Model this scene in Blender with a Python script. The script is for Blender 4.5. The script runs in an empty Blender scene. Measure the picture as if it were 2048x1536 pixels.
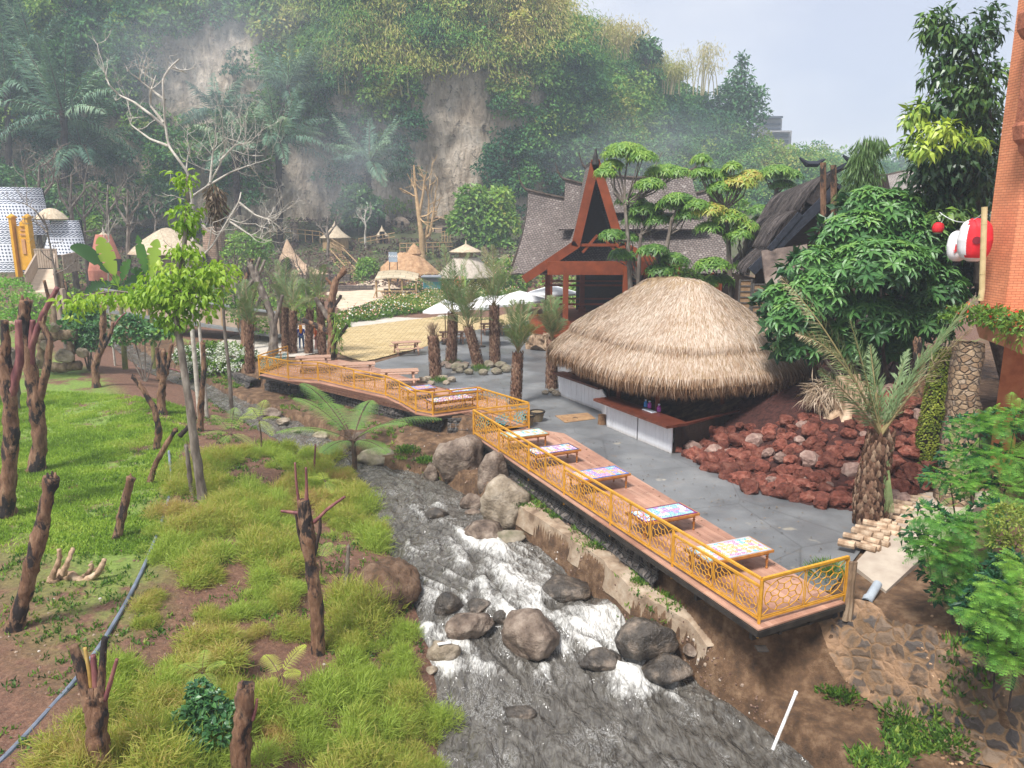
import bpy, math, random
import numpy as np
from mathutils import Vector, Matrix
D=bpy.data
S=bpy.context.scene
R=math.radians
rng=np.random.default_rng(7)
random.seed(7)
pi=math.pi
# ---------------------------------------------------------------- camera
FOC=1538.0; PITCH=R(12.04); ZC=8.0
cam=D.cameras.new("camera"); camo=D.objects.new("camera",cam); S.collection.objects.link(camo)
camo.location=(0,0,ZC); camo.rotation_euler=(R(90)-PITCH,0,0)
cam.sensor_width=36; cam.lens=36*FOC/2048; cam.clip_start=.1; cam.clip_end=3000
S.camera=camo
# ---------------------------------------------------------------- world
w=D.worlds.new("World"); S.world=w; w.use_nodes=True
nt=w.node_tree; nt.nodes.clear()
def N(t,typ,**k):
    n=t.nodes.new(typ)
    for a,b in k.items(): setattr(n,a,b)
    return n
SUNEL,SUNAZ=R(58),R(215)
out=N(nt,'ShaderNodeOutputWorld'); bg=N(nt,'ShaderNodeBackground'); sky=N(nt,'ShaderNodeTexSky',sky_type='NISHITA',sun_disc=False)
sky.sun_elevation=SUNEL; sky.sun_rotation=SUNAZ
sky.air_density=1.0; sky.dust_density=1.5
tc=N(nt,'ShaderNodeTexCoord'); mp=N(nt,'ShaderNodeMapping'); mp.inputs['Scale'].default_value=(1,1,2.6)
mp.inputs['Location'].default_value=(.35,.1,.2)
no=N(nt,'ShaderNodeTexNoise'); no.inputs['Scale'].default_value=1.9; no.inputs['Detail'].default_value=7; no.inputs['Roughness'].default_value=.5
rp=N(nt,'ShaderNodeValToRGB'); rp.color_ramp.elements[0].position=.34; rp.color_ramp.elements[0].color=(6.0,6.4,7.8,1)
rp.color_ramp.elements[1].position=.62; rp.color_ramp.elements[1].color=(9.2,9.2,9.5,1)
mx=N(nt,'ShaderNodeMixRGB'); mx.inputs[0].default_value=.86
L=nt.links.new
L(tc.outputs['Generated'],mp.inputs[0]); L(mp.outputs[0],no.inputs['Vector']); L(no.outputs['Fac'],rp.inputs[0])
L(sky.outputs[0],mx.inputs[1]); L(rp.outputs[0],mx.inputs[2]); L(mx.outputs[0],bg.inputs[0]); bg.inputs[1].default_value=.064
L(bg.outputs[0],out.inputs[0])
sl=D.lights.new("sun",'SUN'); sl.energy=3.7; sl.angle=R(14); sl.color=(1,.97,.93)
so=D.objects.new("sun",sl); S.collection.objects.link(so)
sd=Vector((math.sin(SUNAZ)*math.cos(SUNEL),math.cos(SUNAZ)*math.cos(SUNEL),math.sin(SUNEL)))
so.rotation_euler=sd.to_track_quat('Z','Y').to_euler(); so.location=(0,-20,60)
S.view_settings.view_transform='Standard'; S.view_settings.look='None'; S.view_settings.gamma=1; S.view_settings.exposure=.86
S.render.engine='CYCLES'
cy=S.cycles; cy.use_denoising=True; cy.max_bounces=5; cy.diffuse_bounces=3; cy.glossy_bounces=2; cy.transmission_bounces=3; cy.transparent_max_bounces=6; cy.volume_bounces=1
cy.sample_clamp_indirect=6; cy.use_adaptive_sampling=True; cy.adaptive_threshold=.015; cy.caustics_reflective=False; cy.caustics_refractive=False
# ---------------------------------------------------------------- pixel -> world (photo coordinates)
def ray(px,py):
    a=(px-1024)/FOC; b=(768-py)/FOC
    return np.array((a, math.cos(PITCH)+b*math.sin(PITCH), -math.sin(PITCH)+b*math.cos(PITCH)))
def P(px,py,z=0.):
    d=ray(px,py); t=(z-ZC)/d[2]; return np.array((d[0]*t,d[1]*t,z))
WA,WB=-2.2,.022
def wz(y):
    s=np.clip((18.5-np.asarray(y,float))/4.,0,1); return WA+WB*np.minimum(y,62)-.5*s*s*(3-2*s)
def W(px,py,l=0.):
    d=ray(px,py); t=(WA+l-ZC)/(d[2]-WB*d[1])
    for _ in range(4): t=(wz(d[1]*t)+l-ZC)/d[2]
    return np.array((0,0,ZC))+d*t
def Pd(px,py,Y):
    d=ray(px,py); return np.array((0,0,ZC))+d*(Y/d[1])
def Hp(px,py):
    "point where the pixel's ray meets the ground"
    d=ray(px,py); t=np.concatenate([np.arange(6,60,.1),np.arange(60,400,.5)]); q=np.array((0,0,ZC))+d*t[:,None]
    b=np.nonzero(q[:,2]<=H(q[:,0],q[:,1]))[0]; i=b[0] if len(b) else 400
    return q[i]
# ---------------------------------------------------------------- noise
def _h(i,j,k,s):
    n=(i*374761393+j*668265263+k*2147483647%1000003*1274126177+s*974634777)&0xffffffff
    n=((n^(n>>13))*1274126177)&0xffffffff
    return ((n^(n>>16))&0xffff)/65535.
def vn(x,y,z=0.,s=0):
    x,y,z=np.broadcast_arrays(np.asarray(x,float),np.asarray(y,float),np.asarray(z,float))
    i=np.floor(x).astype(np.int64); j=np.floor(y).astype(np.int64); k=np.floor(z).astype(np.int64)
    u=x-i; v=y-j; q=z-k
    u=u*u*(3-2*u); v=v*v*(3-2*v); q=q*q*(3-2*q); r=0
    for a in (0,1):
        for b in (0,1):
            for c in (0,1):
                r=r+_h(i+a,j+b,k+c,s)*(u if a else 1-u)*(v if b else 1-v)*(q if c else 1-q)
    return r*2-1
def fbm(x,y,z=0.,o=4,s=0,g=.5):
    r=0;a=1.;t=0;f=1.
    for n in range(o):
        r=r+a*vn(np.asarray(x)*f+n*7.3,np.asarray(y)*f+n*3.1,np.asarray(z)*f,s+n); t+=a; a*=g; f*=2.03
    return r/t
def sm(a,b,x):
    t=np.clip((np.asarray(x,float)-a)/(b-a),0,1); return t*t*(3-2*t)
# ---------------------------------------------------------------- mesh builder
def nrm(v):
    v=np.asarray(v,float); return v/np.maximum(np.linalg.norm(v,axis=-1,keepdims=True),1e-9)
class MB:
    def __init__(s): s.v=[];s.f=[];s.n=0;s.t=[];s.tint=False
    def add(s,v,*fs,mi=0,tint=0.):
        v=np.asarray(v,float).reshape(-1,3)
        for f in fs:
            f=np.asarray(f,np.int64)
            if f.size: s.f.append((f.reshape(-1,f.shape[-1])+s.n,mi))
        s.v.append(v); s.n+=len(v)
        s.t.append(np.full(len(v),tint) if np.isscalar(tint) else np.asarray(tint,float))
        if not np.isscalar(tint) or tint: s.tint=True
        return s
    def build(s,name,mats,parent=None,smooth=False,loc=None,world=True,col=None):
        me=D.meshes.new(name)
        v=np.concatenate(s.v) if s.v else np.zeros((0,3))
        org=None
        if loc is not None: org=np.array(loc,float)
        elif parent is not None and world: org=np.array(wloc(parent),float)
        if org is not None and world: v=v-org
        me.vertices.add(len(v)); me.vertices.foreach_set('co',v.astype(np.float32).ravel())
        tot=[np.full(len(f),f.shape[1]) for f,m in s.f]
        if tot:
            tot=np.concatenate(tot); lv=np.concatenate([f.ravel() for f,m in s.f]); ms=np.concatenate([np.full(len(f),m) for f,m in s.f])
            me.loops.add(len(lv)); me.loops.foreach_set('vertex_index',lv.astype(np.int32))
            me.polygons.add(len(tot)); st=np.concatenate(([0],np.cumsum(tot)[:-1]))
            me.polygons.foreach_set('loop_start',st.astype(np.int32)); me.polygons.foreach_set('loop_total',tot.astype(np.int32))
            me.polygons.foreach_set('material_index',ms.astype(np.int32))
            me.polygons.foreach_set('use_smooth',np.full(len(tot),bool(smooth)))
        if s.tint:
            a=me.attributes.new('tint','FLOAT','POINT'); a.data.foreach_set('value',np.concatenate(s.t).astype(np.float32))
        me.update(calc_edges=True)
        for m in (mats if isinstance(mats,(list,tuple)) else [mats]): me.materials.append(m)
        o=D.objects.new(name,me); S.collection.objects.link(o)
        if parent is not None: o.parent=parent; 
        elif loc is not None: o.location=loc
        return o
def wloc(o):
    l=Vector(o.location)
    while o.parent: o=o.parent; l=l+Vector(o.location)
    return l
def tag(o,label=None,cat=None,group=None,kind=None):
    if label: o['label']=label
    if cat: o['category']=cat
    if group: o['group']=group
    if kind: o['kind']=kind
    return o
def thing(name,label,cat,loc=(0,0,0),group=None,rz=0.):
    o=D.objects.new(name,None); S.collection.objects.link(o); o.location=tuple(float(a) for a in loc); o.rotation_euler=(0,0,rz); o.empty_display_size=.2
    return tag(o,label,cat,group)
def dup(o,loc,rz=None,sc=None,label=None,parent=None,rot=None):
    c=o.copy(); S.collection.objects.link(c)
    if parent is not None: c.parent=parent
    else:
        c.location=tuple(float(a) for a in loc)
        if rz is not None: c.rotation_euler=(0,0,rz)
        if rot is not None: c.rotation_euler=rot
        if sc is not None: c.scale=(sc,sc,sc) if np.isscalar(sc) else sc
        if label: c['label']=label
    for ch in list(o.children):
        dup(ch,None,parent=c)
    return c
Q6=np.array([[0,3,2,1],[4,5,6,7],[0,1,5,4],[1,2,6,5],[2,3,7,6],[3,0,4,7]])
def box(mb,c,s,rz=0.,mi=0,tilt=None,tint=0.):
    h=np.array(s,float)/2; v=np.array([[-1,-1,-1],[1,-1,-1],[1,1,-1],[-1,1,-1],[-1,-1,1],[1,-1,1],[1,1,1],[-1,1,1]])*h
    if tilt is not None: v=v@np.array(Matrix.Rotation(tilt[0],3,tilt[1])).T
    ca,sa=math.cos(rz),math.sin(rz); v=v@np.array([[ca,sa,0],[-sa,ca,0],[0,0,1]])
    mb.add(v+np.array(c,float),Q6,mi=mi,tint=tint)
def frame3(d,up=(0,0,1)):
    d=nrm(d); s=np.cross(d,up)
    if np.linalg.norm(s)<1e-3: s=np.cross(d,(0,1,0))
    s=nrm(s); return d,s,np.cross(s,d)
def beam(mb,a,b,w=.1,h=.1,mi=0,up=(0,0,1),tint=0.):
    a=np.array(a,float);b=np.array(b,float); d,s,u=frame3(b-a,up)
    v=[a-s*w/2-u*h/2,a+s*w/2-u*h/2,b+s*w/2-u*h/2,b-s*w/2-u*h/2,a-s*w/2+u*h/2,a+s*w/2+u*h/2,b+s*w/2+u*h/2,b-s*w/2+u*h/2]
    mb.add(v,Q6,mi=mi,tint=tint)
def tube(mb,pts,rad,n=8,mi=0,cap=True,rough=0.,seed=0,tint=0.):
    pts=np.array(pts,float); m=len(pts); rad=np.broadcast_to(np.asarray(rad,float),(m,))
    t=nrm(np.gradient(pts,axis=0)); up=np.array((0,0,1.)) if abs(t[0][2])<.9 else np.array((0,1.,0))
    s=nrm(np.cross(t[0],up)); V=[]
    a=np.linspace(0,2*pi,n,endpoint=False)
    for i in range(m):
        s=nrm(s-t[i]*np.dot(s,t[i])); u=np.cross(t[i],s)
        r=np.full(n,rad[i])
        if rough: r=r*(1+rough*vn(np.cos(a)*1.7+seed*5.1,np.sin(a)*1.7+i*.13+seed,i*.55,s=3))
        V.append(pts[i]+np.outer(np.cos(a)*r,s)+np.outer(np.sin(a)*r,u))
    V=np.concatenate(V); i=np.arange(m-1)[:,None]*n; j=np.arange(n)[None,:]; k=(j+1)%n
    f=np.stack([i+j,i+k,i+n+k,i+n+j],-1).reshape(-1,4)
    mb.add(V,f,mi=mi,tint=tint)
    if cap:
        c=len(V); base=mb.n-c
        mb.f.append((np.array([list(range(base+n-1,base-1,-1))]),mi)); mb.f.append((np.array([list(range(base+c-n,base+c))]),mi))
def lathe(mb,c,prof,n=16,mi=0,rot=0.):
    a=np.linspace(0,2*pi,n,endpoint=False)+rot; V=[]
    for r,z in prof: V.append(np.stack([np.cos(a)*r,np.sin(a)*r,np.full(n,z)],-1))
    V=np.concatenate(V)+np.array(c,float); m=len(prof); i=np.arange(m-1)[:,None]*n; j=np.arange(n)[None,:]; k=(j+1)%n
    mb.add(V,np.stack([i+j,i+k,i+n+k,i+n+j],-1).reshape(-1,4),mi=mi)
    b=mb.n-len(V)
    if prof[0][0]>.01: mb.f.append((np.array([list(range(b+n-1,b-1,-1))]),mi))
    if prof[-1][0]>.01: mb.f.append((np.array([list(range(b+len(V)-n,b+len(V)))]),mi))
def prism(mb,poly,z0,z1,mi=0):
    poly=np.array(poly,float)[:,:2]; n=len(poly)
    ar=np.sum(poly[:,0]*np.roll(poly[:,1],-1)-poly[:,1]*np.roll(poly[:,0],-1))
    if ar<0: poly=poly[::-1]
    v=np.concatenate([np.c_[poly,np.full(n,z0)],np.c_[poly,np.full(n,z1)]]); j=np.arange(n); k=(j+1)%n
    mb.add(v,np.stack([j,k,k+n,j+n],-1),mi=mi); b=mb.n-2*n
    mb.f.append((np.array([list(range(b+n-1,b-1,-1))]),mi)); mb.f.append((np.array([list(range(b+n,b+2*n))]),mi))
def gridf(nu,nv):
    i=np.arange(nu-1)[:,None]*nv; j=np.arange(nv-1)[None,:]
    return np.stack([i+j,i+nv+j,i+nv+j+1,i+j+1],-1).reshape(-1,4)
import bmesh
def ico(sub):
    b=bmesh.new(); bmesh.ops.create_icosphere(b,subdivisions=sub,radius=1); v=np.array([x.co[:] for x in b.verts]); f=np.array([[q.index for q in p.verts] for p in b.faces]); b.free(); return v,f
ICO={k:ico(k) for k in (1,2,3,4)}
def rock(mb,c,size,seed=0,sub=3,planes=14,rz=0.,mi=0,rough=.05,soft=.0,tint=0.):
    r=np.random.default_rng(seed); v,f=ICO[sub]; n=nrm(r.normal(size=(planes,3))); d=r.uniform(.72,1.,planes)
    dots=np.maximum(v@n.T,.05); q=d/dots; k=14
    rr=(np.sum(q**-k,axis=1))**(-1/k); rr=np.minimum(rr,1.15)*(1-soft)+soft
    rr=rr*(1+rough*fbm(v[:,0]*2.2+seed,v[:,1]*2.2,v[:,2]*2.2,3,seed%50)+rough*.5*fbm(v[:,0]*7+seed,v[:,1]*7,v[:,2]*7,2,9))
    p=v*rr[:,None]*np.array(size,float)/2
    ca,sa=math.cos(rz),math.sin(rz); p=p@np.array([[ca,sa,0],[-sa,ca,0],[0,0,1]])
    mb.add(p+np.array(c,float),f,mi=mi,tint=tint)
# leaves: o origin, d direction, u up-ish; vectorised
def leaf8(mb,o,d,u,L,Wd,droop=.25,fold=.25,mi=0,tint=0.):
    o=np.asarray(o,float); n=len(o); d=nrm(d); s=nrm(np.cross(d,u)); u=np.cross(s,d)
    L=np.broadcast_to(np.asarray(L,float),(n,))[:,None]; Wd=np.broadcast_to(np.asarray(Wd,float),(n,))[:,None]
    c1=o+d*L*.35-u*L*droop*.1; c2=o+d*L*.72-u*L*droop*.45; tp=o+d*L*.98-u*L*droop
    up=u*Wd*fold
    V=np.stack([o,c1-s*Wd*.5+up,c1,c1+s*Wd*.5+up,c2-s*Wd*.36+up,c2,c2+s*Wd*.36+up,tp],1).reshape(-1,3)
    b=(np.arange(n)*8)[:,None]
    T=np.concatenate([b+np.array([q]) for q in ([0,2,1],[0,3,2],[4,5,7],[5,6,7])]); Qd=np.concatenate([b+np.array([q]) for q in ([1,2,5,4],[2,3,6,5])])
    mb.add(V,T,Qd,mi=mi,tint=np.repeat(np.broadcast_to(tint,(n,)),8) if not np.isscalar(tint) else tint)
def leaf4(mb,o,d,u,L,Wd,droop=.15,mi=0,tint=0.):
    o=np.asarray(o,float); n=len(o); d=nrm(d); s=nrm(np.cross(d,u)); u=np.cross(s,d)
    L=np.broadcast_to(np.asarray(L,float),(n,))[:,None]; Wd=np.broadcast_to(np.asarray(Wd,float),(n,))[:,None]
    m=o+d*L*.45
    V=np.stack([o,m-s*Wd*.5+u*Wd*.1,o+d*L-u*L*droop,m+s*Wd*.5+u*Wd*.1],1).reshape(-1,3)
    mb.add(V,np.arange(n*4).reshape(n,4),mi=mi,tint=np.repeat(np.broadcast_to(tint,(n,)),4) if not np.isscalar(tint) else tint)
def rdir(n,r=rng): return nrm(r.normal(size=(n,3)))
def crown(mb,lobes,n,L,Wd,r=rng,shell=.35,mi=0,down=.3,kind=4,tint=None,tv=.25,droop=.2):
    "leaves spread through ellipsoid lobes [(cx,cy,cz,rx,ry,rz)] mostly near each lobe's surface"
    lobes=np.array(lobes,float); vol=(lobes[:,3]*lobes[:,4]+lobes[:,4]*lobes[:,5]+lobes[:,3]*lobes[:,5]); k=r.choice(len(lobes),n,p=vol/vol.sum())
    dd=rdir(n,r); dd[:,2]=np.where(dd[:,2]<-.55,-dd[:,2],dd[:,2]); rad=1-shell*r.random(n)**1.6
    rad*=1+.18*vn(dd[:,0]*2.5+k,dd[:,1]*2.5,dd[:,2]*2.5)
    p=lobes[k,:3]+dd*lobes[k,3:]*rad[:,None]
    d=nrm(dd*.8+rdir(n,r)*.8+np.array([0,0,-down])); u=nrm(dd+rdir(n,r)*.5+np.array([0,0,.6]))
    sz=r.uniform(.7,1.25,n)
    t=(tint if tint is not None else 0)+ (r.random(n)-.5)*tv + (r.random(len(lobes))[k]-.5)*tv
    (leaf4 if kind==4 else leaf8)(mb,p,d,u,L*sz,Wd*sz,droop=droop,mi=mi,tint=t)
# ---------------------------------------------------------------- materials
MATS={}
DEF={'frond_rib':[(.25,.20,.09)],'pale_driftwood':[(.3,(.20,.12,.07)),(.5,(.40,.27,.17)),(.7,(.58,.44,.31))],'driftwood':[(.3,(.10,.06,.035)),(.5,(.24,.16,.10)),(.7,(.42,.32,.22))],'sandy_path':[(.3,(.42,.33,.24)),(.7,(.60,.48,.36))]}
def principled(name):
    m=D.materials.new(name); m.use_nodes=True; t=m.node_tree; b=t.nodes['Principled BSDF']; MATS[name]=m; return m,t,b
def rampn(t,stops,fac):
    n=N(t,'ShaderNodeValToRGB'); e=n.color_ramp.elements
    while len(e)<len(stops): e.new(.5)
    for q,(p,c) in zip(e,stops): q.position=p; q.color=(*c,1)
    t.links.new(fac,n.inputs[0]); return n.outputs[0]
def noisen(t,scale,detail=5,rough=.55,vec=None,dist=0.,sc=None):
    n=N(t,'ShaderNodeTexNoise'); n.inputs['Scale'].default_value=scale; n.inputs['Detail'].default_value=detail; n.inputs['Roughness'].default_value=rough; n.inputs['Distortion'].default_value=dist
    if vec is None: vec=N(t,'ShaderNodeTexCoord').outputs['Object']
    if sc:
        m=N(t,'ShaderNodeMapping'); m.inputs['Scale'].default_value=sc; t.links.new(vec,m.inputs[0]); vec=m.outputs[0]
    t.links.new(vec,n.inputs['Vector']); return n.outputs['Fac']
def mixn(t,a,b,fac,mode='MIX'):
    n=N(t,'ShaderNodeMixRGB',blend_type=mode)
    for i,x in ((0,fac),(1,a),(2,b)):
        if isinstance(x,(int,float)): n.inputs[i].default_value=x
        elif isinstance(x,tuple): n.inputs[i].default_value=(*x,1)
        else: t.links.new(x,n.inputs[i])
    return n.outputs[0]
def mathn(t,op,a,b=None,clamp=False):
    n=N(t,'ShaderNodeMath',operation=op); n.use_clamp=clamp
    for i,x in ((0,a),(1,b)):
        if x is None: continue
        if isinstance(x,(int,float)): n.inputs[i].default_value=x
        else: t.links.new(x,n.inputs[i])
    return n.outputs[0]
def bumpn(t,b,h,strength=.5,dist=.02):
    n=N(t,'ShaderNodeBump'); n.inputs['Strength'].default_value=strength; n.inputs['Distance'].default_value=dist
    t.links.new(h,n.inputs['Height']); t.links.new(n.outputs[0],b.inputs['Normal'])
def mat(name,stops,scale=4,rough=.8,bump=.4,bd=.02,bs=None,sc=None,spec=.3,grime=None,metal=0.,rand=.0):
    if name in MATS: return MATS[name]
    if stops is None: stops=DEF[name]
    m,t,b=principled(name); f=noisen(t,scale,6,.6,sc=sc)
    if len(stops)==1: stops=[(.3,tuple(x*.8 for x in stops[0])),(.7,tuple(min(1,x*1.15) for x in stops[0]))]
    elif not isinstance(stops[0][1],tuple): stops=[(.3+.4*i/(len(stops)-1),c) for i,c in enumerate(stops)]
    c=rampn(t,stops,f)
    if grime: c=mixn(t,c,grime[0],rampn(t,[(grime[1],(0,0,0)),(grime[1]+.12,(1,1,1))],noisen(t,grime[2],6,.65)))
    if rand:
        oi=N(t,'ShaderNodeObjectInfo').outputs['Random']; hs=N(t,'ShaderNodeHueSaturation'); t.links.new(c,hs.inputs['Color'])
        t.links.new(mathn(t,'ADD',mathn(t,'MULTIPLY',oi,rand),1-rand/2),hs.inputs['Value']); c=hs.outputs[0]
    t.links.new(c,b.inputs['Base Color']); b.inputs['Roughness'].default_value=rough; b.inputs['Specular IOR Level'].default_value=spec; b.inputs['Metallic'].default_value=metal
    if bump: bumpn(t,b,noisen(t,bs or scale*3,6,.65,sc=sc),bump,bd)
    return m
def leafmat(name,stops,trans=.35,rough=.5,nscale=.5,spec=.35,rnd=.3,back=None):
    "colour by leaf tint + random per leaf + soft noise"
    m,t,b=principled(name); at=N(t,'ShaderNodeAttribute',attribute_name='tint').outputs['Fac']; g=N(t,'ShaderNodeNewGeometry')
    f=mathn(t,'ADD',mathn(t,'ADD',at,.5),mathn(t,'MULTIPLY',mathn(t,'SUBTRACT',g.outputs['Random Per Island'],.5),rnd))
    f=mathn(t,'ADD',f,mathn(t,'MULTIPLY',mathn(t,'SUBTRACT',noisen(t,nscale,3),.5),.5),True)
    c=rampn(t,[(i/(len(stops)-1),s) for i,s in enumerate(stops)],f)
    t.links.new(c,b.inputs['Base Color']); b.inputs['Roughness'].default_value=rough; b.inputs['Specular IOR Level'].default_value=spec
    tr=N(t,'ShaderNodeBsdfTranslucent'); t.links.new(mixn(t,c,(1.25,1.3,.7),1.,'MULTIPLY'),tr.inputs[0])
    ms=N(t,'ShaderNodeMixShader'); ms.inputs[0].default_value=trans; t.links.new(b.outputs[0],ms.inputs[1]); t.links.new(tr.outputs[0],ms.inputs[2])
    t.links.new(ms.outputs[0],t.nodes['Material Output'].inputs[0]); return m
def brickmat(name,c1,c2,mortar,bw,bh,msz=.012,rough=.8,axes=None,bump=.6,off=.5,nz=.5,sc=1.):
    m,t,b=principled(name); v=N(t,'ShaderNodeTexCoord').outputs['Object']
    if axes:
        x=N(t,'ShaderNodeSeparateXYZ'); t.links.new(v,x.inputs[0]); cmb=N(t,'ShaderNodeCombineXYZ')
        t.links.new(mathn(t,'ADD',x.outputs[0],x.outputs[1]) if axes=='sum' else x.outputs[axes[0]],cmb.inputs[0]); t.links.new(x.outputs[2 if axes=='sum' else axes[1]],cmb.inputs[1]); v=cmb.outputs[0]
    br=N(t,'ShaderNodeTexBrick'); br.offset=off; t.links.new(v,br.inputs['Vector']); br.inputs['Scale'].default_value=sc
    br.inputs['Color1'].default_value=(*c1,1); br.inputs['Color2'].default_value=(*c2,1); br.inputs['Mortar'].default_value=(*mortar,1)
    br.inputs['Brick Width'].default_value=bw; br.inputs['Row Height'].default_value=bh; br.inputs['Mortar Size'].default_value=msz; br.inputs['Bias'].default_value=0
    c=mixn(t,br.outputs['Color'],rampn(t,[(.35,(.55,.55,.55)),(.65,(1,1,1))],noisen(t,3,6,.6)),nz,'MULTIPLY')
    t.links.new(c,b.inputs['Base Color']); b.inputs['Roughness'].default_value=rough
    bumpn(t,b,mathn(t,'SUBTRACT',mathn(t,'MULTIPLY',noisen(t,30,3),.3),br.outputs['Fac']),bump,.02); return m
# ================================================================= terrain
_XL=[W(*q)[:2] for q in [(890,1700),(890,1536),(880,1420),(870,1300),(850,1240),(840,1160),(770,1090),(740,1040),(700,950),(640,930),(560,880),(480,835),(400,785),(300,745),(240,700)]]
_XR=[W(*q)[:2] for q in [(1800,1700),(1640,1536),(1560,1480),(1440,1400),(1360,1310),(1260,1260),(1180,1180),(1060,1090),(1000,1050),(940,1000),(870,960),(740,930),(700,905),(600,850),(470,800),(350,745),(275,700)]]
def _mono(p):
    p=sorted([tuple(q) for q in p],key=lambda q:q[1]); x=np.array([q[0] for q in p]); y=np.array([q[1] for q in p])
    return x,y
_xl,_yl=_mono(_XL); _xr,_yr=_mono(_XR)
def XL(y): return np.interp(y,np.append(_yl,95),np.append(_xl,_xl[-1]-38))
def XR(y): return np.interp(y,np.append(_yr,95),np.append(_xr,_xr[-1]-38))
_ey=np.array([5,12,14.3,28.0,28.9,30.2,31.3,33.2,36,38.8,40.3,44,50,58,95]); _ex=np.array([9.5,6.2,5.3,-1.1,.4,.4,-2.9,-4.5,-7.1,-9.9,-13,-16.2,-20.5,-28,-60])
_ly=np.array([5,12.5,13.5,14.8,17,19.5,22,25,27,29,31,34,38,41,45,95]); _lo=np.array([1.2,.7,.55,.55,.9,.9,.9,1,.8,.4,.8,.6,.35,.35,.5,.5])
_hy=np.array([-50,60,70,80,90,100,106,112,118,125,160,400,900]); _hz=np.array([0,0,.1,.7,1.8,3.2,4.0,5.0,7.5,8.5,9,2,2])
def H(x,y):
    x=np.asarray(x,float); y=np.asarray(y,float)
    hr=np.interp(y,_hy,_hz); n=fbm(x*.35,y*.35,0,4,1); n2=fbm(x*1.6,y*1.6,0,3,5)
    xl,xr,wl=XL(y),XR(y),wz(y)
    # ---- left bank
    dl=(xl-x)*.86; Wd=np.interp(y,[12,20,30,45,60],[5.5,5.5,5,4,6]); t=dl/Wd
    prof=np.interp(t,[-.3,0,.06,.3,.62,1,1.6],[-.35,-.03,.13,.38,.72,.97,1.0]); top=-.55+np.interp(y,[44,60,80],[0,.3,.55])
    hl=wl+(top-wl)*prof+.12*n*sm(0,.5,t)+.035*n2
    hl=hl+sm(60,78,y)*(hr-top)*sm(0,1,t)
    # terraces of the planted slope
    # ---- right bank
    e=np.interp(y,_ey,_ex); led=np.minimum(wl+np.interp(y,_ly,_lo),-.15); dr=(x-xr)*.86
    hl2=wl-.25+(led-wl+.25)*sm(-.08,.16,dr)+.05*n2*sm(.2,1,dr)
    pl=hr-.06
    near=sm(15.6,14.3,y)
    pl=pl*(1-near)+near*np.interp(x-.7*np.clip(15.1-y,-.5,3),[5.5,6.6,6.95,7.5,9.5,12,16,20],[-1.9,-1.85,-1.7,-.05,.35,1.2,2.2,3.0])+near*.15*n
    pl=pl+sm(10.0,13.5,x)*sm(30,24,y)*sm(13,15,y)*.0
    st=sm(-.05,.3,x-e)*(1-near)+near*sm(0,1,x-6)
    hrr=hl2*(1-st)+pl*st
    # red rock mound behind the kiosk
    mound=sm(7.5,12.5,x+.28*(y-22))*sm(20,24.5,y)*(1-sm(33,38,y)); hrr=hrr+mound*2.1
    bed=wl-.5
    h=np.where(x<(xl+xr)/2,np.maximum(hl,bed),np.maximum(hrr,bed))
    far=sm(60,75,y); 
    h=h*(1-far)+far*(np.where(x<(xl+xr)/2,np.maximum(hl,wl),hr+.15*n))
    return h
# polar tessellation: fine near, coarse far, one sheet to the horizon
ang=np.linspace(-R(52),R(52),560); rr=np.concatenate([np.geomspace(5,60,430),np.geomspace(61,1500,120)])
A,RR=np.meshgrid(ang,rr,indexing='ij'); X=RR*np.sin(A); Y=RR*np.cos(A)
Z=H(X,Y)
gm,t,b=principled('ground')
geo=N(t,'ShaderNodeNewGeometry').outputs['Position']; sx=N(t,'ShaderNodeSeparateXYZ'); t.links.new(geo,sx.inputs[0])
n1=noisen(t,.9,6,.6,geo); n2=noisen(t,9,6,.7,geo); n3=noisen(t,35,4,.7,geo); wet=N(t,'ShaderNodeAttribute',attribute_name='tint').outputs['Fac']
soil=mixn(t,rampn(t,[(.3,(.065,.027,.015)),(.5,(.125,.054,.030)),(.7,(.22,.108,.064))],n2),rampn(t,[(.45,(.0,.0,.0)),(.75,(.2,.17,.13))],n3),.5,'ADD')
grn=rampn(t,[(.3,(.08,.12,.02)),(.6,(.18,.27,.04))],n2)
# tint: 0 soil, 1 grassy, 2 river-bank mud / ledge, 3 forest floor
g1=mathn(t,'MULTIPLY',mathn(t,'SUBTRACT',1,mathn(t,'ABSOLUTE',mathn(t,'SUBTRACT',wet,1)),True),rampn(t,[(.38,(0,0,0)),(.5,(1,1,1))],n1))
mud=rampn(t,[(.3,(.040,.022,.011)),(.5,(.11,.058,.027)),(.68,(.22,.135,.075))],noisen(t,3,7,.65,geo))
m2=mathn(t,'SUBTRACT',1,mathn(t,'ABSOLUTE',mathn(t,'SUBTRACT',wet,2)),True)
m3=mathn(t,'SUBTRACT',wet,2,True)
c=mixn(t,mixn(t,mixn(t,soil,grn,g1),mud,m2),rampn(t,[(.3,(.03,.04,.015)),(.7,(.10,.10,.04))],n2),m3)
t.links.new(c,b.inputs['Base Color']); b.inputs['Roughness'].default_value=.85; bumpn(t,b,mathn(t,'ADD',n2,mathn(t,'MULTIPLY',n3,.5)),.8,.06)
e=np.interp(Y,_ey,_ex); mid=(XL(Y)+XR(Y))/2
lt=(X<mid)*sm(.85,1.25,(XL(Y)-X)*.86/np.interp(Y,[12,20,30,45,60],[5.5,5.5,5,4,6]))*sm(13,19,Y+.9*(X+10))
tint=np.where(X<mid,lt,2*(1-sm(0,.6,X-e)*(Y>52))); tint=np.where(Y>85,3*sm(84,92,Y),tint)
gmb=MB(); gmb.add(np.stack([X,Y,Z],-1),gridf(len(ang),len(rr)),tint=tint.ravel()); G=gmb.build('ground',gm,smooth=True); tag(G,kind='structure')
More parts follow.
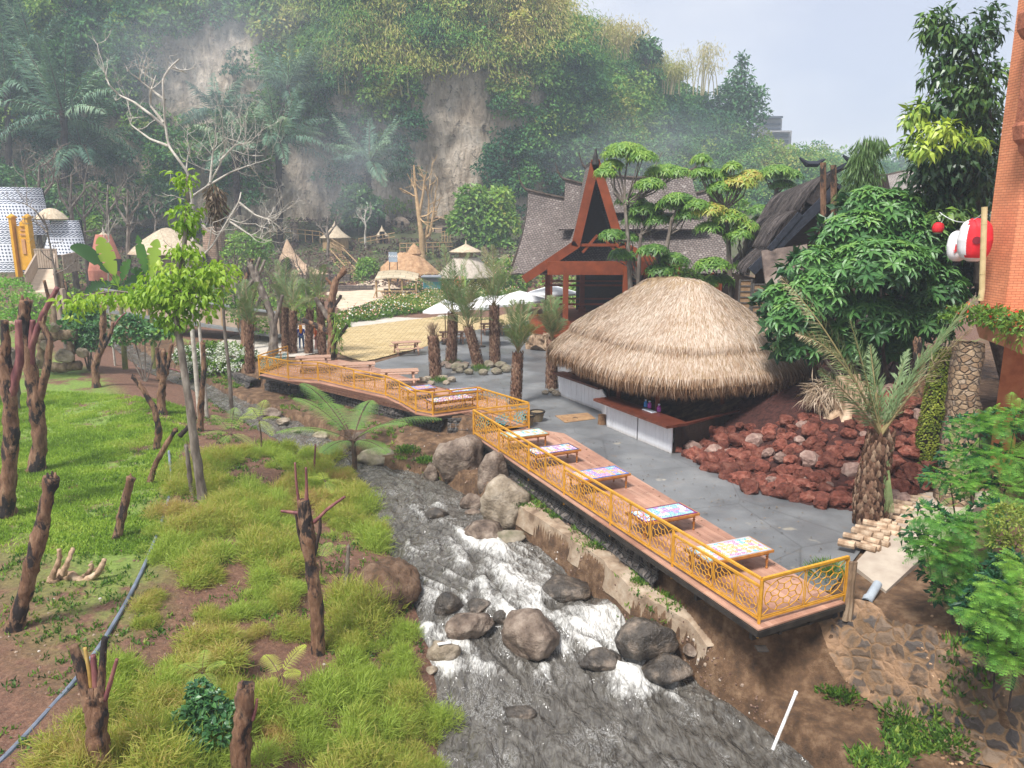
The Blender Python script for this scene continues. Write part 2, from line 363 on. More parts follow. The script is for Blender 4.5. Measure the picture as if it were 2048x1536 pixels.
# ================================================================= river
nu,nv=900,150
ys=np.geomspace(9,75,nu)[:,None]*np.ones((1,nv)); u=np.linspace(-.06,1.06,nv)[None,:]*np.ones((nu,1))
xa,xb=XL(ys)-.3,XR(ys)+.5; X=xa+(xb-xa)*u; Yv=ys
def rap(x,y):
    # how broken the water is: rapids around the boulders
    r=sm(14.5,16.0,y)*sm(24.5,20.5,y); r=np.maximum(r,.30*sm(22,24,y)*sm(29.5,26,y)); r=np.maximum(r,.07)
    d=u-.62-.22*np.sin((y-15)*.55); return r*(1-.55*np.clip(np.abs(d)*1.6,0,1))
rv=rap(X,Yv)
wx=X+.5*fbm(X*.7,Yv*.5,3,2,16); wy=Yv+.5*fbm(X*.7,Yv*.5,7,2,17); ca,sa=math.cos(.45),math.sin(.45); U1,V1=wx*ca+wy*sa,-wx*sa+wy*ca
flow=fbm(U1*1.3,V1*.55,0,2,11); fl2=fbm(U1*3.4,V1*1.5,1,2,12); fine=fbm(U1*8,V1*4,2,2,15)
Zw=wz(Yv)+flow*(.07+.20*rv)+fl2*(.075+.075*rv)+fine*.02
Zw+=.12*sm(17.1,17.6,Yv+.35*np.sin(X*2))-.0
foam=rv*.72+.12*sm(.1,.9,u)*sm(19,14,Yv)+.9*flow*rv+.7*fl2*sm(.1,.5,rv)-.38
for bx,by in [W(*q)[:2] for q in [(905,1250),(1080,1270),(1300,1290),(890,1300),(870,1030),(1335,1340),(960,1070)]]:
    dd=np.hypot(X-bx,(Yv-by)*.8); foam=foam+.35*sm(1.3,.5,dd)*(fl2+.8)
wm,t,b=principled('river_water'); geo=N(t,'ShaderNodeNewGeometry').outputs['Position']; fo=N(t,'ShaderNodeAttribute',attribute_name='tint').outputs['Fac']
st=noisen(t,2.6,8,.66,geo,2.2,(1.7,.7,1)); st2=noisen(t,9,6,.7,geo,1.2,(1.5,.7,1))
fac=mathn(t,'ADD',fo,mathn(t,'MULTIPLY',mathn(t,'SUBTRACT',mathn(t,'ADD',mathn(t,'MULTIPLY',st,.65),mathn(t,'MULTIPLY',st2,.35)),.5),3.0))
fm=rampn(t,[(.15,(0,0,0)),(.6,(.45,.45,.45)),(1.3,(1,1,1))],fac)
wc=rampn(t,[(.34,(.042,.037,.031)),(.66,(.130,.119,.102))],noisen(t,2.4,5,.62,geo,1.5,(1.6,.7,1)))
lc=noisen(t,3.2,5,.6,geo,2.6,(1.5,.75,1)); lac=mathn(t,'MULTIPLY',rampn(t,[(.0,(1,1,1)),(.035,(0,0,0))],mathn(t,'ABSOLUTE',mathn(t,'SUBTRACT',lc,.5))),rampn(t,[(.46,(0,0,0)),(.62,(1,1,1))],noisen(t,.9,3,.5,geo)))
wc=mixn(t,wc,(.34,.335,.32),mathn(t,'MULTIPLY',lac,.75)); t.links.new(mixn(t,wc,(.60,.59,.555),fm),b.inputs['Base Color'])
rg=mathn(t,'ADD',mathn(t,'MULTIPLY',fm,.5),.05); t.links.new(rg,b.inputs['Roughness']); b.inputs['IOR'].default_value=1.33; b.inputs['Specular IOR Level'].default_value=1.0
bumpn(t,b,mathn(t,'ADD',mathn(t,'MULTIPLY',noisen(t,2.2,2,.5,geo,.9,(1.8,.75,1)),1.),mathn(t,'MULTIPLY',noisen(t,7,2,.5,geo,.9,(1.6,.8,1)),.30)),.8,.20)
rmb=MB(); rmb.add(np.stack([X,Yv,Zw],-1),gridf(nu,nv)[:,::-1],tint=foam.ravel()); Rv=rmb.build('river',wm,smooth=True); tag(Rv,kind='structure')
# ================================================================= paved yard
asp,t,b=principled('asphalt'); geo=N(t,'ShaderNodeNewGeometry').outputs['Position']
c=rampn(t,[(.3,(.125,.129,.132)),(.55,(.18,.184,.187)),(.75,(.24,.24,.236))],noisen(t,.55,6,.6,geo))
c=mixn(t,c,rampn(t,[(.35,(.6,.6,.6)),(.6,(1,1,1))],noisen(t,120,2,.7,geo)),.6,'MULTIPLY')
c=mixn(t,c,(.38,.34,.27),rampn(t,[(.66,(0,0,0)),(.70,(.8,.8,.8))],noisen(t,.75,4,.5,geo)))
wetm=rampn(t,[(.46,(0,0,0)),(.56,(1,1,1))],noisen(t,.33,4,.5,geo)); c=mixn(t,c,(.62,.64,.68),mathn(t,'MULTIPLY',wetm,.45),'MULTIPLY')
t.links.new(c,b.inputs['Base Color']); vdc=N(t,'ShaderNodeTexVoronoi',feature='DISTANCE_TO_EDGE'); vdc.inputs['Scale'].default_value=.33; wv_=mixn(t,geo,N(t,'ShaderNodeTexNoise').outputs['Color'],.12); t.links.new(wv_,vdc.inputs['Vector']); c=mixn(t,c,(.05,.05,.05),mathn(t,'MULTIPLY',rampn(t,[(.0,(1,1,1)),(.006,(0,0,0))],vdc.outputs['Distance']),.55)); c=mixn(t,c,(.17,.12,.08),mathn(t,'MULTIPLY',rampn(t,[(.56,(0,0,0)),(.72,(1,1,1))],noisen(t,1.9,7,.7,geo)),.4)); t.links.new(c,b.inputs['Base Color'])
t.links.new(mathn(t,'SUBTRACT',.72,mathn(t,'MULTIPLY',wetm,.42)),b.inputs['Roughness']); bumpn(t,b,noisen(t,90,3,.7,geo),.35,.01)
def sheet(poly,z,m,name,kind='structure'):
    poly=np.array(poly)[:,:2]; mb=MB()
    from mathutils.geometry import tessellate_polygon
    tr=tessellate_polygon([[Vector((p[0],p[1],0)) for p in poly]]); v=np.c_[poly,np.full(len(poly),z)]
    tr=np.array(tr); a,b_,c_=v[tr[:,0]],v[tr[:,1]],v[tr[:,2]]; s=np.cross(b_-a,c_-a)[:,2]<0; tr[s]=tr[s][:,::-1]
    mb.add(v,tr); o=mb.build(name,m); tag(o,kind=kind); return o
yard=[P(1140,925)[:2],P(1439,1090)[:2],P(1640,1190)[:2],(7.15,15.8),P(1790,1010)[:2],(13.5,23),(16,28),(16,60),(2,66),P(1050,622)[:2],P(1000,650)[:2],P(900,667)[:2],P(860,690)[:2],P(800,712)[:2],P(735,730)[:2],P(700,742)[:2],P(800,780)[:2],P(880,800)[:2],P(960,835)[:2],P(1058,862)[:2]]
sheet(yard,.0,asp,'paved_yard')
# ================================================================= cliff and wooded hill
def hill(base,tops,setb,nu,nv,name,mt,amp=1.,zb=None):
    base=np.array(base,float); s=np.r_[0,np.cumsum(np.hypot(*np.diff(base[:,:2],axis=0).T))]; q=np.linspace(0,s[-1],nu)
    bx=np.interp(q,s,base[:,0]); by=np.interp(q,s,base[:,1]); tp=np.interp(q,s,tops); sb=np.interp(q,s,setb)
    tx,ty=np.gradient(bx),np.gradient(by); l=np.hypot(tx,ty); nx,ny=-ty/l,tx/l
    v=np.linspace(0,1,nv)[None,:]; z0=H(bx,by)-1.5
    z=z0[:,None]+(tp-z0)[:,None]*v**.9; hz=z-z0[:,None]
    steep=np.clip(1-(sb[:,None]-.1)*1.2,0,1)
    bulge=2.6*fbm(q[:,None]*.06,hz*.09,0,4,21)+1.5*np.abs(fbm(q[:,None]*.22,hz*.05,3,3,22))*steep+.45*fbm(q[:,None]*.9,hz*.5,0,3,23)*steep
    bulge*=amp*np.minimum(1,hz/4+.25)
    d=sb[:,None]*hz+np.maximum(hz-32,0)*.5-bulge
    X=bx[:,None]+nx[:,None]*d; Y=by[:,None]+ny[:,None]*d
    # top plateau
    X=np.c_[X,X[:,-1:]+nx[:,None]*60];Y=np.c_[Y,Y[:,-1:]+ny[:,None]*60]; z=np.c_[z,z[:,-1:]-2]
    mb=MB(); mb.add(np.stack([X,Y,z],-1),gridf(nu,nv+1)); o=mb.build(name,mt,smooth=True); tag(o,kind='structure')
    return X[:,:-1],Y[:,:-1],z[:,:-1]
def proj(x,y,z):
    f=y*math.cos(PITCH)-(z-ZC)*math.sin(PITCH); u=y*math.sin(PITCH)+(z-ZC)*math.cos(PITCH)
    return 1024+FOC*x/f, 768-FOC*u/f
cm,t,b=principled('cliff_rock'); geo=N(t,'ShaderNodeNewGeometry').outputs['Position']
a=noisen(t,.32,8,.65,geo,1.0,(1,1,.3)); a2=noisen(t,.9,7,.75,geo,.4); a3=noisen(t,.11,6,.65,geo); a4=noisen(t,1.1,8,.7,geo,1.2,(1,1,.3))
c=rampn(t,[(.3,(.24,.18,.12)),(.42,(.50,.40,.30)),(.55,(.68,.57,.45)),(.75,(.78,.70,.60))],a)
c=mixn(t,c,(.085,.07,.05),rampn(t,[(.56,(0,0,0)),(.64,(.8,.8,.8))],a2))
c=mixn(t,c,(.06,.075,.03),rampn(t,[(.58,(0,0,0)),(.66,(.8,.8,.8))],a3))
c=mixn(t,c,rampn(t,[(.36,(.42,.38,.34)),(.55,(1,1,1))],a4),.7,'MULTIPLY'); t.links.new(c,b.inputs['Base Color']); b.inputs['Roughness'].default_value=.95; b.inputs['Specular IOR Level'].default_value=.1
bumpn(t,b,mathn(t,'ADD',mathn(t,'ADD',a,a2),a4),1.,.9)
_b=[(-150,104),(-95,112),(-50,118),(-20,121),(-8,122),(4,124),(12,128),(24,136),(40,148),(60,163),(85,190),(115,230),(150,290)]
_sx=[-900,1080,1095,1180,1290,1420,1530,1600,1700,2048]; _sy=[-330,-200,60,105,140,240,345,378,378,380]
_sb=[.10,.10,.12,.10,.08,.10,.30,.62,.75,.75,.75,.75,.75]
_tp=[]
for (x,y),sb in zip(_b,_sb):
    for it in range(1):
        zt=40.
        for k in range(6):
            X_=x-.3*sb*zt; Y_=y+sb*zt*.9+max(zt-40,0)*.5; px,_=proj(X_,Y_,zt); ps=np.interp(px,_sx,_sy)
            d=ray(px,ps); zt=min(64,max(10,ZC+d[2]*Y_/d[1]))
    _tp.append(zt)
HX,HY,HZ=hill(_b,_tp,_sb,420,170,'cliff',cm)
fm_,t,b=principled('far_hill_ground'); t.links.new(rampn(t,[(.3,(.04,.06,.02)),(.7,(.10,.11,.05))],noisen(t,.1,5)),b.inputs['Base Color']); b.inputs['Roughness'].default_value=1
FX,FY,FZ=hill([(85,300),(140,310),(260,330),(420,300)],[27,31,33,38],[1.,1,1,1],140,30,'far_hill',fm_,1)
# ---- vegetation on the slopes
hillleaf=leafmat('hill_leaf',[(.032,.11,.055),(.065,.18,.06),(.125,.27,.06),(.26,.36,.075),(.46,.42,.12),(.60,.48,.22)],.3,.7,.06,.2,.22)
RP=[(900,300,88,145,.0),(432,168,125,105,.05),(605,355,62,95,.05),(950,230,45,60,.25),(1070,240,40,55,.35),(270,290,70,60,.5),(90,300,80,55,.45),(740,410,60,40,.4),(880,410,90,40,.25),(690,210,40,60,.6),(190,260,60,50,.6)]
def bare(px,py,r):
    for cx,cy_,a,b_,p in RP:
        n=vn(px/38.,py/30.,s=31)*.45
        if ((px-cx)/a)**2+((py-cy_)/b_)**2+n<1 and r.random()>p: return True
    return False
rg_=np.random.default_rng(11)
wood=MB(); far=MB()
cnt=0; nu_,nv_=HX.shape
for k in range(8200):
    i=rg_.integers(2,nu_-2); j=int(rg_.random()**.62*(nv_-1)); x,y,z=HX[i,j],HY[i,j],HZ[i,j]; px,py=proj(x,y,z)
    if px<-120 or px>1990 or py<-90 or py>520 or bare(px,py,rg_): continue
    if j<4 and rg_.random()<.5: continue
    cnt+=1
    rad=rg_.uniform(1.2,2.9)*(1 if px<1100 else 1.25)*(1+.25*(y>170)); 
    nx,ny=HX[i,min(j+6,nv_-1)]-x,HY[i,min(j+6,nv_-1)]-y
    # tint zones: dark bluish green low, olive / straw bamboo high
    olive=sm(330,60,py)*sm(430,700,px)*.34*(px<1130)+sm(250,130,py)*sm(1090,1180,px)*.30
    tn=-.30+olive+.30*vn(px/95.,py/85.,s=41)+rg_.uniform(-.20,.22)+(.10 if px>1180 else 0)
    lob=[]
    for q in range(rg_.integers(3,6)):
        o=rg_.normal(size=3)*rad*.55; rr_=rad*rg_.uniform(.45,.8); lob.append((x+o[0],y+o[1]-.6*rad*.5,z+abs(o[2])*.8+rad*.25,rr_,rr_,rr_*rg_.uniform(.6,.95)))
    if olive>.2 and rg_.random()<.45:   # drooping bamboo plumes
        n=330; c0=np.array([x,y-1.,z+rad*1.3]); dd=nrm(np.c_[rg_.normal(size=(n,1)),rg_.normal(size=(n,1))-.5,rg_.uniform(-.2,1.2,(n,1))]); tt=rg_.random(n)**.7*rad*1.9
        p=c0+dd*tt[:,None]; p[:,2]-=.22*tt**2/rad*1.2
        leaf4(wood,p,nrm(dd*.5+np.array([0,0,-.8])+rdir(n,rg_)*.4),rdir(n,rg_),rg_.uniform(.5,1.,n),.14,tint=tn+.14+rg_.uniform(-.1,.1,n))
    else: crown(wood,lob,int(270*max(.6,rad/2)),.62,.36,rg_,shell=.4,tint=tn,tv=.16)
for k in range(420):
    i=rg_.integers(1,FX.shape[0]-1); j=rg_.integers(0,FX.shape[1]); x,y,z=FX[i,j],FY[i,j],FZ[i,j]; px,py=proj(x,y,z)
    if px<1500 or px>2100: continue
    rad=rg_.uniform(2.5,6); lob=[(x+rg_.normal()*rad*.5,y,z+rg_.uniform(0,1)*rad,rad*.7,rad*.7,rad*.6) for q in range(3)]
    crown(far,lob,170,1.7,1.1,rg_,shell=.4,tint=rg_.uniform(-.3,.2),tv=.2)
wo=wood.build('hillside_wood',hillleaf); tag(wo,'dense mixed woodland and bamboo covering the steep cliff and hill behind the village','woodland',kind='stuff')
fo_=far.build('distant_wood',hillleaf); tag(fo_,'hazy blue-green woodland along the far skyline on the right','woodland',kind='stuff')
# ================================================================= haze
hz=MB(); box(hz,(20,180,35.5),(700,420,85)); hm=D.materials.new('haze'); hm.use_nodes=True; t=hm.node_tree; t.nodes.clear()
o_=N(t,'ShaderNodeOutputMaterial'); pv=N(t,'ShaderNodeVolumePrincipled'); pv.inputs['Color'].default_value=(.76,.87,1.0,1); pv.inputs['Density'].default_value=.0011; pv.inputs['Anisotropy'].default_value=.2
t.links.new(pv.outputs[0],o_.inputs['Volume'])
HZO=hz.build('haze',hm); tag(HZO,kind='stuff')
# ================================================================= shared materials
def woodmat(name,c,scale=6,rough=.55,spec=.3,vec_sc=(1,1,8),bump=.2,dark=.55,rand=.15):
    return mat(name,[(.3,tuple(x*dark for x in c)),(.5,c),(.7,tuple(min(1,x*1.3) for x in c))],scale,rough,bump,.01,sc=vec_sc,spec=spec,rand=rand)
yel=mat('yellow_paint',[(.35,(.50,.23,.018)),(.7,(.66,.34,.035))],5,.42,.1,.003,spec=.5)
dplank,t,b=principled('deck_plank'); g_=N(t,'ShaderNodeNewGeometry'); c=rampn(t,[(0,(.34,.17,.115)),(.5,(.42,.225,.155)),(1,(.50,.29,.205))],g_.outputs['Random Per Island'])
c=mixn(t,c,rampn(t,[(.3,(.55,.55,.55)),(.65,(1,1,1))],noisen(t,1.4,6,.65,g_.outputs['Position'])),.7,'MULTIPLY'); t.links.new(c,b.inputs['Base Color']); b.inputs['Roughness'].default_value=.5; bumpn(t,b,noisen(t,14,4,.6),.15,.01)
steel=mat('dark_steel',[(.3,(.012,.011,.010)),(.7,(.05,.04,.033))],4,.6,.3,.01)
redwood=woodmat('red_brown_wood',(.14,.036,.013),1.6,.6,.2,(1,1,1),dark=.7)
counterw=woodmat('counter_wood',(.10,.028,.016),5,.3,.5,(1,1,1))
picw=woodmat('picnic_wood',(.42,.255,.18),7,.65,.2,(1,6,1),rand=.2)
legw=mat('turned_orange_wood',[(.3,(.30,.10,.02)),(.7,(.50,.22,.05))],6,.35,.1,.005,spec=.5)
teal=mat('teal_paint',[(.08,.42,.42)],4,.45,0)
def clip(poly,n,d,keep=1):
    out=[]; m=len(poly)
    for i in range(m):
        a,b=poly[i],poly[(i+1)%m]; da,db=(np.dot(a,n)-d)*keep,(np.dot(b,n)-d)*keep
        if da<=0: out.append(a)
        if da*db<0: out.append(a+(b-a)*(da/(da-db)))
    return out
def decking(poly,dirv,z,parent,bw=.14,th=.035,seam=2.4,seed=1):
    poly=[np.array(p[:2],float) for p in poly]; dirv=nrm(np.array(dirv,float)); n=np.array([-dirv[1],dirv[0]]); pr=[np.dot(p,n) for p in poly]; al=[np.dot(p,dirv) for p in poly]
    mb=MB(); a=min(pr); r=np.random.default_rng(seed)
    while a<max(pr):
        q=clip(clip(poly,n,a,-1),n,a+bw-.004,1); s=min(al)-r.random()*seam
        while s<max(al) and len(q)>2:
            qq=clip(clip(q,dirv,s,-1),dirv,s+seam-.006,1)
            if len(qq)>2: prism(mb,qq,z-th,z+r.uniform(-.002,.002))
            s+=seam
        a+=bw
    return mb.build('planking',dplank,parent)
def girih(mb,org,ex,s,teal_=False,rx=.006):
    "a rosette lattice motif in the vertical plane spanned by ex and z, side s"
    ez=np.array((0,0,1.)); o=np.array(org,float)
    def seg(a,b,mi=0): beam(mb,o+ex*a[0]*s+ez*a[1]*s,o+ex*b[0]*s+ez*b[1]*s,rx*2,rx*2,mi)
    pt=lambda r,k,n=8: (.5+r*math.cos(2*pi*k/n),.5+r*math.sin(2*pi*k/n))
    for a,b in (((.02,.02),(.98,.02)),((.98,.02),(.98,.98)),((.98,.98),(.02,.98)),((.02,.98),(.02,.02))): seg(a,b)
    mi=1 if teal_ else 0
    for k in range(8):
        seg(pt(.13,k),pt(.13,k+1),mi); seg(pt(.13,k),pt(.26,k),mi)
        seg(pt(.26,k),pt(.34,k+.5),mi); seg(pt(.34,k+.5),pt(.26,k+1),mi); seg(pt(.34,k+.5),pt(.44,k+.5),mi)
    for k in range(16): seg(pt(.44,k,16),pt(.44,k+1,16))
    for k in (1,3,5,7): seg(pt(.44,k),pt(.66,k))
def railing(label,pts,z0=0.,h=1.0,second=(),tealp=(),below=.28,startpost=True,group='yellow lattice railings of the river decks',ms=.62):
    t=thing('railing',label,'railing',(pts[0][0],pts[0][1],z0),group); pts=[np.array((p[0],p[1],z0)) for p in pts]
    up=np.array((0,0,1.))
    for i,p in enumerate(pts):
        if i==0 and not startpost: continue
        m=MB(); beam(m,p-up*below,p+up*(h-.02),.05,.05); m.build('post',yel,t)
    top=MB(); bot=MB()
    for i in range(len(pts)-1):
        a,b=pts[i],pts[i+1]; d=b-a; Ln=np.linalg.norm(d); d=d/Ln
        beam(top,a+up*h,b+up*h,.06,.05); beam(bot,a+d*.025+up*.13,b-d*.025+up*.13,.04,.04)
        if i in second: beam(top,a+d*.025+up*(h-.17),b-d*.025+up*(h-.17),.045,.045)
        pm=MB(); hh=h-.17-(.16 if i in second else 0)-.02; s=min(ms,hh); n=max(1,int((Ln-.06)/s)); st=(Ln-.06)/n
        for k in range(n): girih(pm,a+d*(.03+k*st)+up*.17,d,1.,i in tealp) if False else girih_s(pm,a+d*(.03+k*st)+up*.16,d,st,hh,i in tealp)
        pm.build('lattice_panel',[yel,teal],t)
    top.build('top_rail',yel,t); bot.build('bottom_rail',yel,t); return t
def girih_s(mb,org,ex,w,hh,tl):
    m2=MB(); girih(m2,(0,0,0),np.array((1.,0,0)),1.,tl,.007/min(w,hh))
    for v in m2.v:
        x=v[:,0]*w; z=v[:,2]*hh; y=v[:,1]*min(w,hh); nrm_=np.array((-ex[1],ex[0],0)); v[:]=np.array(org)+np.outer(x,ex)+np.outer(y,nrm_)+np.outer(z,(0,0,1.))
    base=mb.n
    for v in m2.v: mb.v.append(v); mb.t.append(np.zeros(len(v))); mb.n+=len(v)
    for f,mi in m2.f: mb.f.append((f+base,mi))
# ---------------------------------------------------------------- river decks
A=P(947,872); Bp=P(1058,858); E1=P(1517,1262); E2=P(1690,1207); I1=np.array((6.75,15.75,0.)); I0=P(1128,868)
d1=thing('river_deck','long reddish plank deck with mosaic tables running along the near river bank','deck',A,'plank decks beside the river')
ddir=(E1-A)[:2]; decking([A,E1,E2,I1,I0,Bp],ddir,.03,d1,seed=2)
m=MB(); q=np.array((0,0,1.))
for a,b in ((A,E1),(E1,E2),(Bp,A)): beam(m,a-q*.08,b-q*.08,.05,.12)
nn=nrm(np.array((-ddir[1],ddir[0],0)))
for f in (.25,.6): beam(m,A+(Bp-A)*f-q*.16,E1+(E2-E1)*f-q*.16,.08,.16)
m.build('edge_beam',steel,d1)
for f in np.linspace(.04,.98,9):
    m=MB(); p0=A+(E1-A)*f; beam(m,p0+nn*.1-q*.30,p0+nn*2.3-q*.30,.1,.14); m.build('joist',steel,d1)
m=MB(); box(m,E1+(E2-E1)*.05-q*.42,(.22,.22,.03)); m.build('bracket_plate',steel,d1)
d2o=[P(*q_) for q_ in [(519,751),(577,763),(637,767),(709,783),(772,797),(800,810),(832,829),(866,835),(955,822),(1058,860)]]
d2i=[P(*q_) for q_ in [(1008,800),(900,783),(850,768),(760,738),(690,722),(640,712),(583,727)]]
d2=thing('river_deck','angled plank deck with picnic tables farther up the river bank','deck',d2o[0],'plank decks beside the river')
decking([p[:2] for p in d2o+d2i],(P(866,835)-P(519,751))[:2],.03,d2,seed=5)
m=MB()
for a,b in zip(d2o[:-1],d2o[1:]): beam(m,a-q*.08,b-q*.08,.05,.12)
m.build('edge_beam',steel,d2)
def Lp(a,b,fs): return [a+(b-a)*f for f in fs]
def onl(a,b,pxs):
    r=[]
    for px in pxs:
        f=np.linspace(0,1,400); pp=a+(b-a)*f[:,None]; x,_=proj(pp[:,0],pp[:,1],pp[:,2]); r.append(pp[np.argmin(abs(x-px))])
    return r
Ar,Er=P(947,871),P(1517,1250)
railing('long yellow railing along the river edge of the deck with five mosaic tables',[Ar]+onl(Ar,Er,(998,1057,1128,1221,1344))+[Er],second=(1,3,5),ms=.95)
railing('short yellow railing closing the near end of the deck by the stone wall',[Er,P(1689,1200)],startpost=False,ms=1.05)
railing('yellow railing with teal lattice closing the far end of the mosaic table deck',[Ar,P(1058,857)],startpost=False,second=(0,),tealp=(0,),ms=.7)
r2=[P(*q_) for q_ in [(519,748),(577,760),(637,763),(709,780),(772,794),(800,807),(832,826),(866,832)]]
railing('yellow railing bending along the river edge of the picnic table deck',r2,second=(1,3,5),ms=.8)
railing('yellow railing across the notch between the two decks',[P(866,832),P(955,820),P(1057,855)],startpost=False,second=(0,),ms=.7)
railing('yellow railing with teal lattice at the far left end of the picnic table deck',[P(519,748),P(577,727)],startpost=False,second=(0,),tealp=(0,),ms=.8)
# ---------------------------------------------------------------- mosaic tables
def mosmat(name,cols,border,mid):
    m,t,b=principled(name); v=N(t,'ShaderNodeTexCoord').outputs['Object']
    vo=N(t,'ShaderNodeTexVoronoi'); vo.inputs['Scale'].default_value=6.2; vo.inputs['Randomness'].default_value=.25; t.links.new(v,vo.inputs['Vector'])
    s=N(t,'ShaderNodeSeparateColor'); t.links.new(vo.outputs['Color'],s.inputs[0]); r=N(t,'ShaderNodeValToRGB'); r.color_ramp.interpolation='CONSTANT'; e=r.color_ramp.elements
    while len(e)<len(cols): e.new(.5)
    for i,cc in enumerate(cols): e[i].position=i/len(cols); e[i].color=(*cc,1)
    t.links.new(s.outputs[0],r.inputs[0])
    dots=rampn(t,[(.30,(1,1,1)),(.34,(0,0,0))],vo.outputs['Distance']); ring=rampn(t,[(.52,(0,0,0)),(.56,(1,1,1))],vo.outputs['Distance'])
    c=mixn(t,mid,r.outputs[0],rampn(t,[(.50,(1,1,1)),(.54,(0,0,0))],vo.outputs['Distance'])); c=mixn(t,c,(.80,.78,.72),mathn(t,'MULTIPLY',dots,.0))
    v2=N(t,'ShaderNodeTexVoronoi'); v2.inputs['Scale'].default_value=26; t.links.new(v,v2.inputs['Vector']); v2.feature='DISTANCE_TO_EDGE'
    c=mixn(t,c,(.75,.72,.66),rampn(t,[(.03,(1,1,1)),(.08,(0,0,0))],v2.outputs['Distance']))
    t.links.new(c,b.inputs['Base Color']); b.inputs['Roughness'].default_value=.22; return m
O_,Pk,Bl,Wh,Tq,Pu,Ye=(.70,.26,.04),(.48,.12,.30),(.04,.10,.38),(.62,.60,.56),(.05,.36,.38),(.24,.08,.40),(.68,.46,.09)
TM=[mosmat('mosaic_turquoise',[O_,Wh,Tq,Ye,Wh],Tq,(.55,.72,.68)),mosmat('mosaic_purple',[Pu,Pk,Wh,Tq,O_],Bl,(.62,.55,.72)),mosmat('mosaic_orange_blue',[O_,Pk,O_,Tq,Pu],Bl,(.10,.20,.52)),mosmat('mosaic_plum',[Pu,Tq,Wh,Pk,Tq,Wh],Pu,(.08,.22,.60)),mosmat('mosaic_sunset',[O_,Pk,Ye,Tq,O_],Bl,(.72,.70,.66))]
BORD=[mat('border_'+n_,[c_],5,.25,0,spec=.5) for n_,c_ in (('sea',(.25,.50,.48)),('navy',(.03,.06,.20)),('blue',(.05,.15,.45)),('plum',(.16,.02,.11)),('grey',(.40,.44,.50)))]
def mtable(cs,z,k,label,h=None):
    c=[P(x,y,z)[:2] for x,y in cs]; ctr=sum(c)/4; lx=(c[1]-c[0]+c[2]-c[3])/2; wy=(c[3]-c[0]+c[2]-c[1])/2; Ln=np.linalg.norm(lx); Wn=max(.55,min(np.linalg.norm(wy),.85)); an=math.atan2(lx[1],lx[0])
    t=thing('mosaic_table',label,'table',(ctr[0],ctr[1],.03),'mosaic topped tables on the decks',an); H_=z-.03
    m=MB(); box(m,(0,0,H_-.015),(Ln-.14,Wn-.14,.03)); m.build('mosaic_top',TM[k],t,world=False)
    m=MB()
    for s in (-1,1): box(m,(0,s*(Wn/2-.045),H_-.013),(Ln-.02,.05,.032)); box(m,(s*(Ln/2-.045),0,H_-.0135),(.05,Wn-.14,.0315))
    m.build('tile_border',BORD[k],t,world=False)
    m=MB()
    for s in (-1,1): box(m,(0,s*(Wn/2-.01),H_-.04),(Ln+.06,.05,.06)); box(m,(s*(Ln/2+.01),0,H_-.0405),(.05,Wn-.07,.059)); box(m,(0,s*(Wn/2-.07),H_-.09),(Ln-.15,.03,.08))
    m.build('wood_frame',legw,t,world=False)
    for sx_ in (-1,1):
        for sy_ in (-1,1):
            m=MB(); r=.036; pf=[(r*.6,0),(r*.9,.03),(r*.5,.07),(r*.75,.12),(r*1.05,.20),(r*.6,.27),(r*1.2,.29),(r*.6,.31),(r,.36),(r*1.1,H_-.06)]
            lathe(m,(sx_*(Ln/2-.08),sy_*(Wn/2-.08),0),pf,10); m.build('leg',legw,t,world=False)
    return t
ZT=.52
mtable([(1366,1097),(1493,1072),(1550,1099),(1423,1125)],ZT,4,'low table with an orange and pink mosaic top nearest the deck corner')
mtable([(1249,1022),(1354,1004),(1402,1026),(1293,1047)],ZT,3,'low table with a plum bordered mosaic top, second from the near deck corner')
mtable([(1134,944),(1231,931),(1259,946),(1164,963)],ZT,2,'low table with orange and blue mosaic top in the middle of the near deck')
mtable([(1049,897),(1137,887),(1161,897),(1070,912)],ZT,1,'low table with purple mosaic and navy border, second from the teal end railing')
mtable([(1000,865),(1076,858),(1099,865),(1017,878)],ZT,0,'low table with turquoise and orange mosaic beside the teal end railing')
mtable([(847,798),(927,787),(955,795),(868,806)],ZT,1,'low purple mosaic table inside the front corner of the picnic table deck')
mtable([(800,775),(858,769),(874,775),(815,782)],ZT,2,'low blue mosaic table between the bending railing and the sawn palm stump')
mtable([(893,777),(955,773),(972,779),(905,785)],ZT,3,'low mosaic table on the yard edge right of the sawn palm stump')
# ---------------------------------------------------------------- picnic tables
def picnic(loc,rz,label,sc=1.):
    t=thing('picnic_table',label,'picnic table',loc,'weathered wooden picnic tables',rz); t.scale=(sc,)*3
    Ln=1.75
    m=MB()
    for k in range(5): box(m,(0,-.32+.16*k,.74),(Ln,.15,.04))
    m.build('table_top',picw,t,world=False)
    for s in (-1,1):
        m=MB()
        for k in range(2): box(m,(0,s*(.68+.14*k),.44),(Ln,.13,.04))
        m.build('bench',picw,t,world=False)
    for sx_ in (-.62,.62):
        for s in (-1,1):
            m=MB(); beam(m,(sx_,s*.22,.73),(sx_,s*.62,0),.045,.09,up=(1,0,0)); m.build('leg',picw,t,world=False)
        m=MB(); beam(m,(sx_+.05,-.82,.40),(sx_+.05,.82,.40),.04,.09); beam(m,(sx_+.05,-.36,.70),(sx_+.05,.36,.70),.04,.07); m.build('cross_brace',picw,t,world=False)
    return t
def pic_at(px,py,z,rz,label,sc=1.): p=P(px,py,z); return picnic(p,rz,label,sc)
pic_at(628,742,.03,.22,'picnic table at the far left end of the plank deck by the bare tree',1.05)
pic_at(715,757,.03,.22,'middle picnic table of the three standing on the plank deck',1.05)
pic_at(800,772,.03,.18,'picnic table on the plank deck nearest the sawn palm stump',1.05)
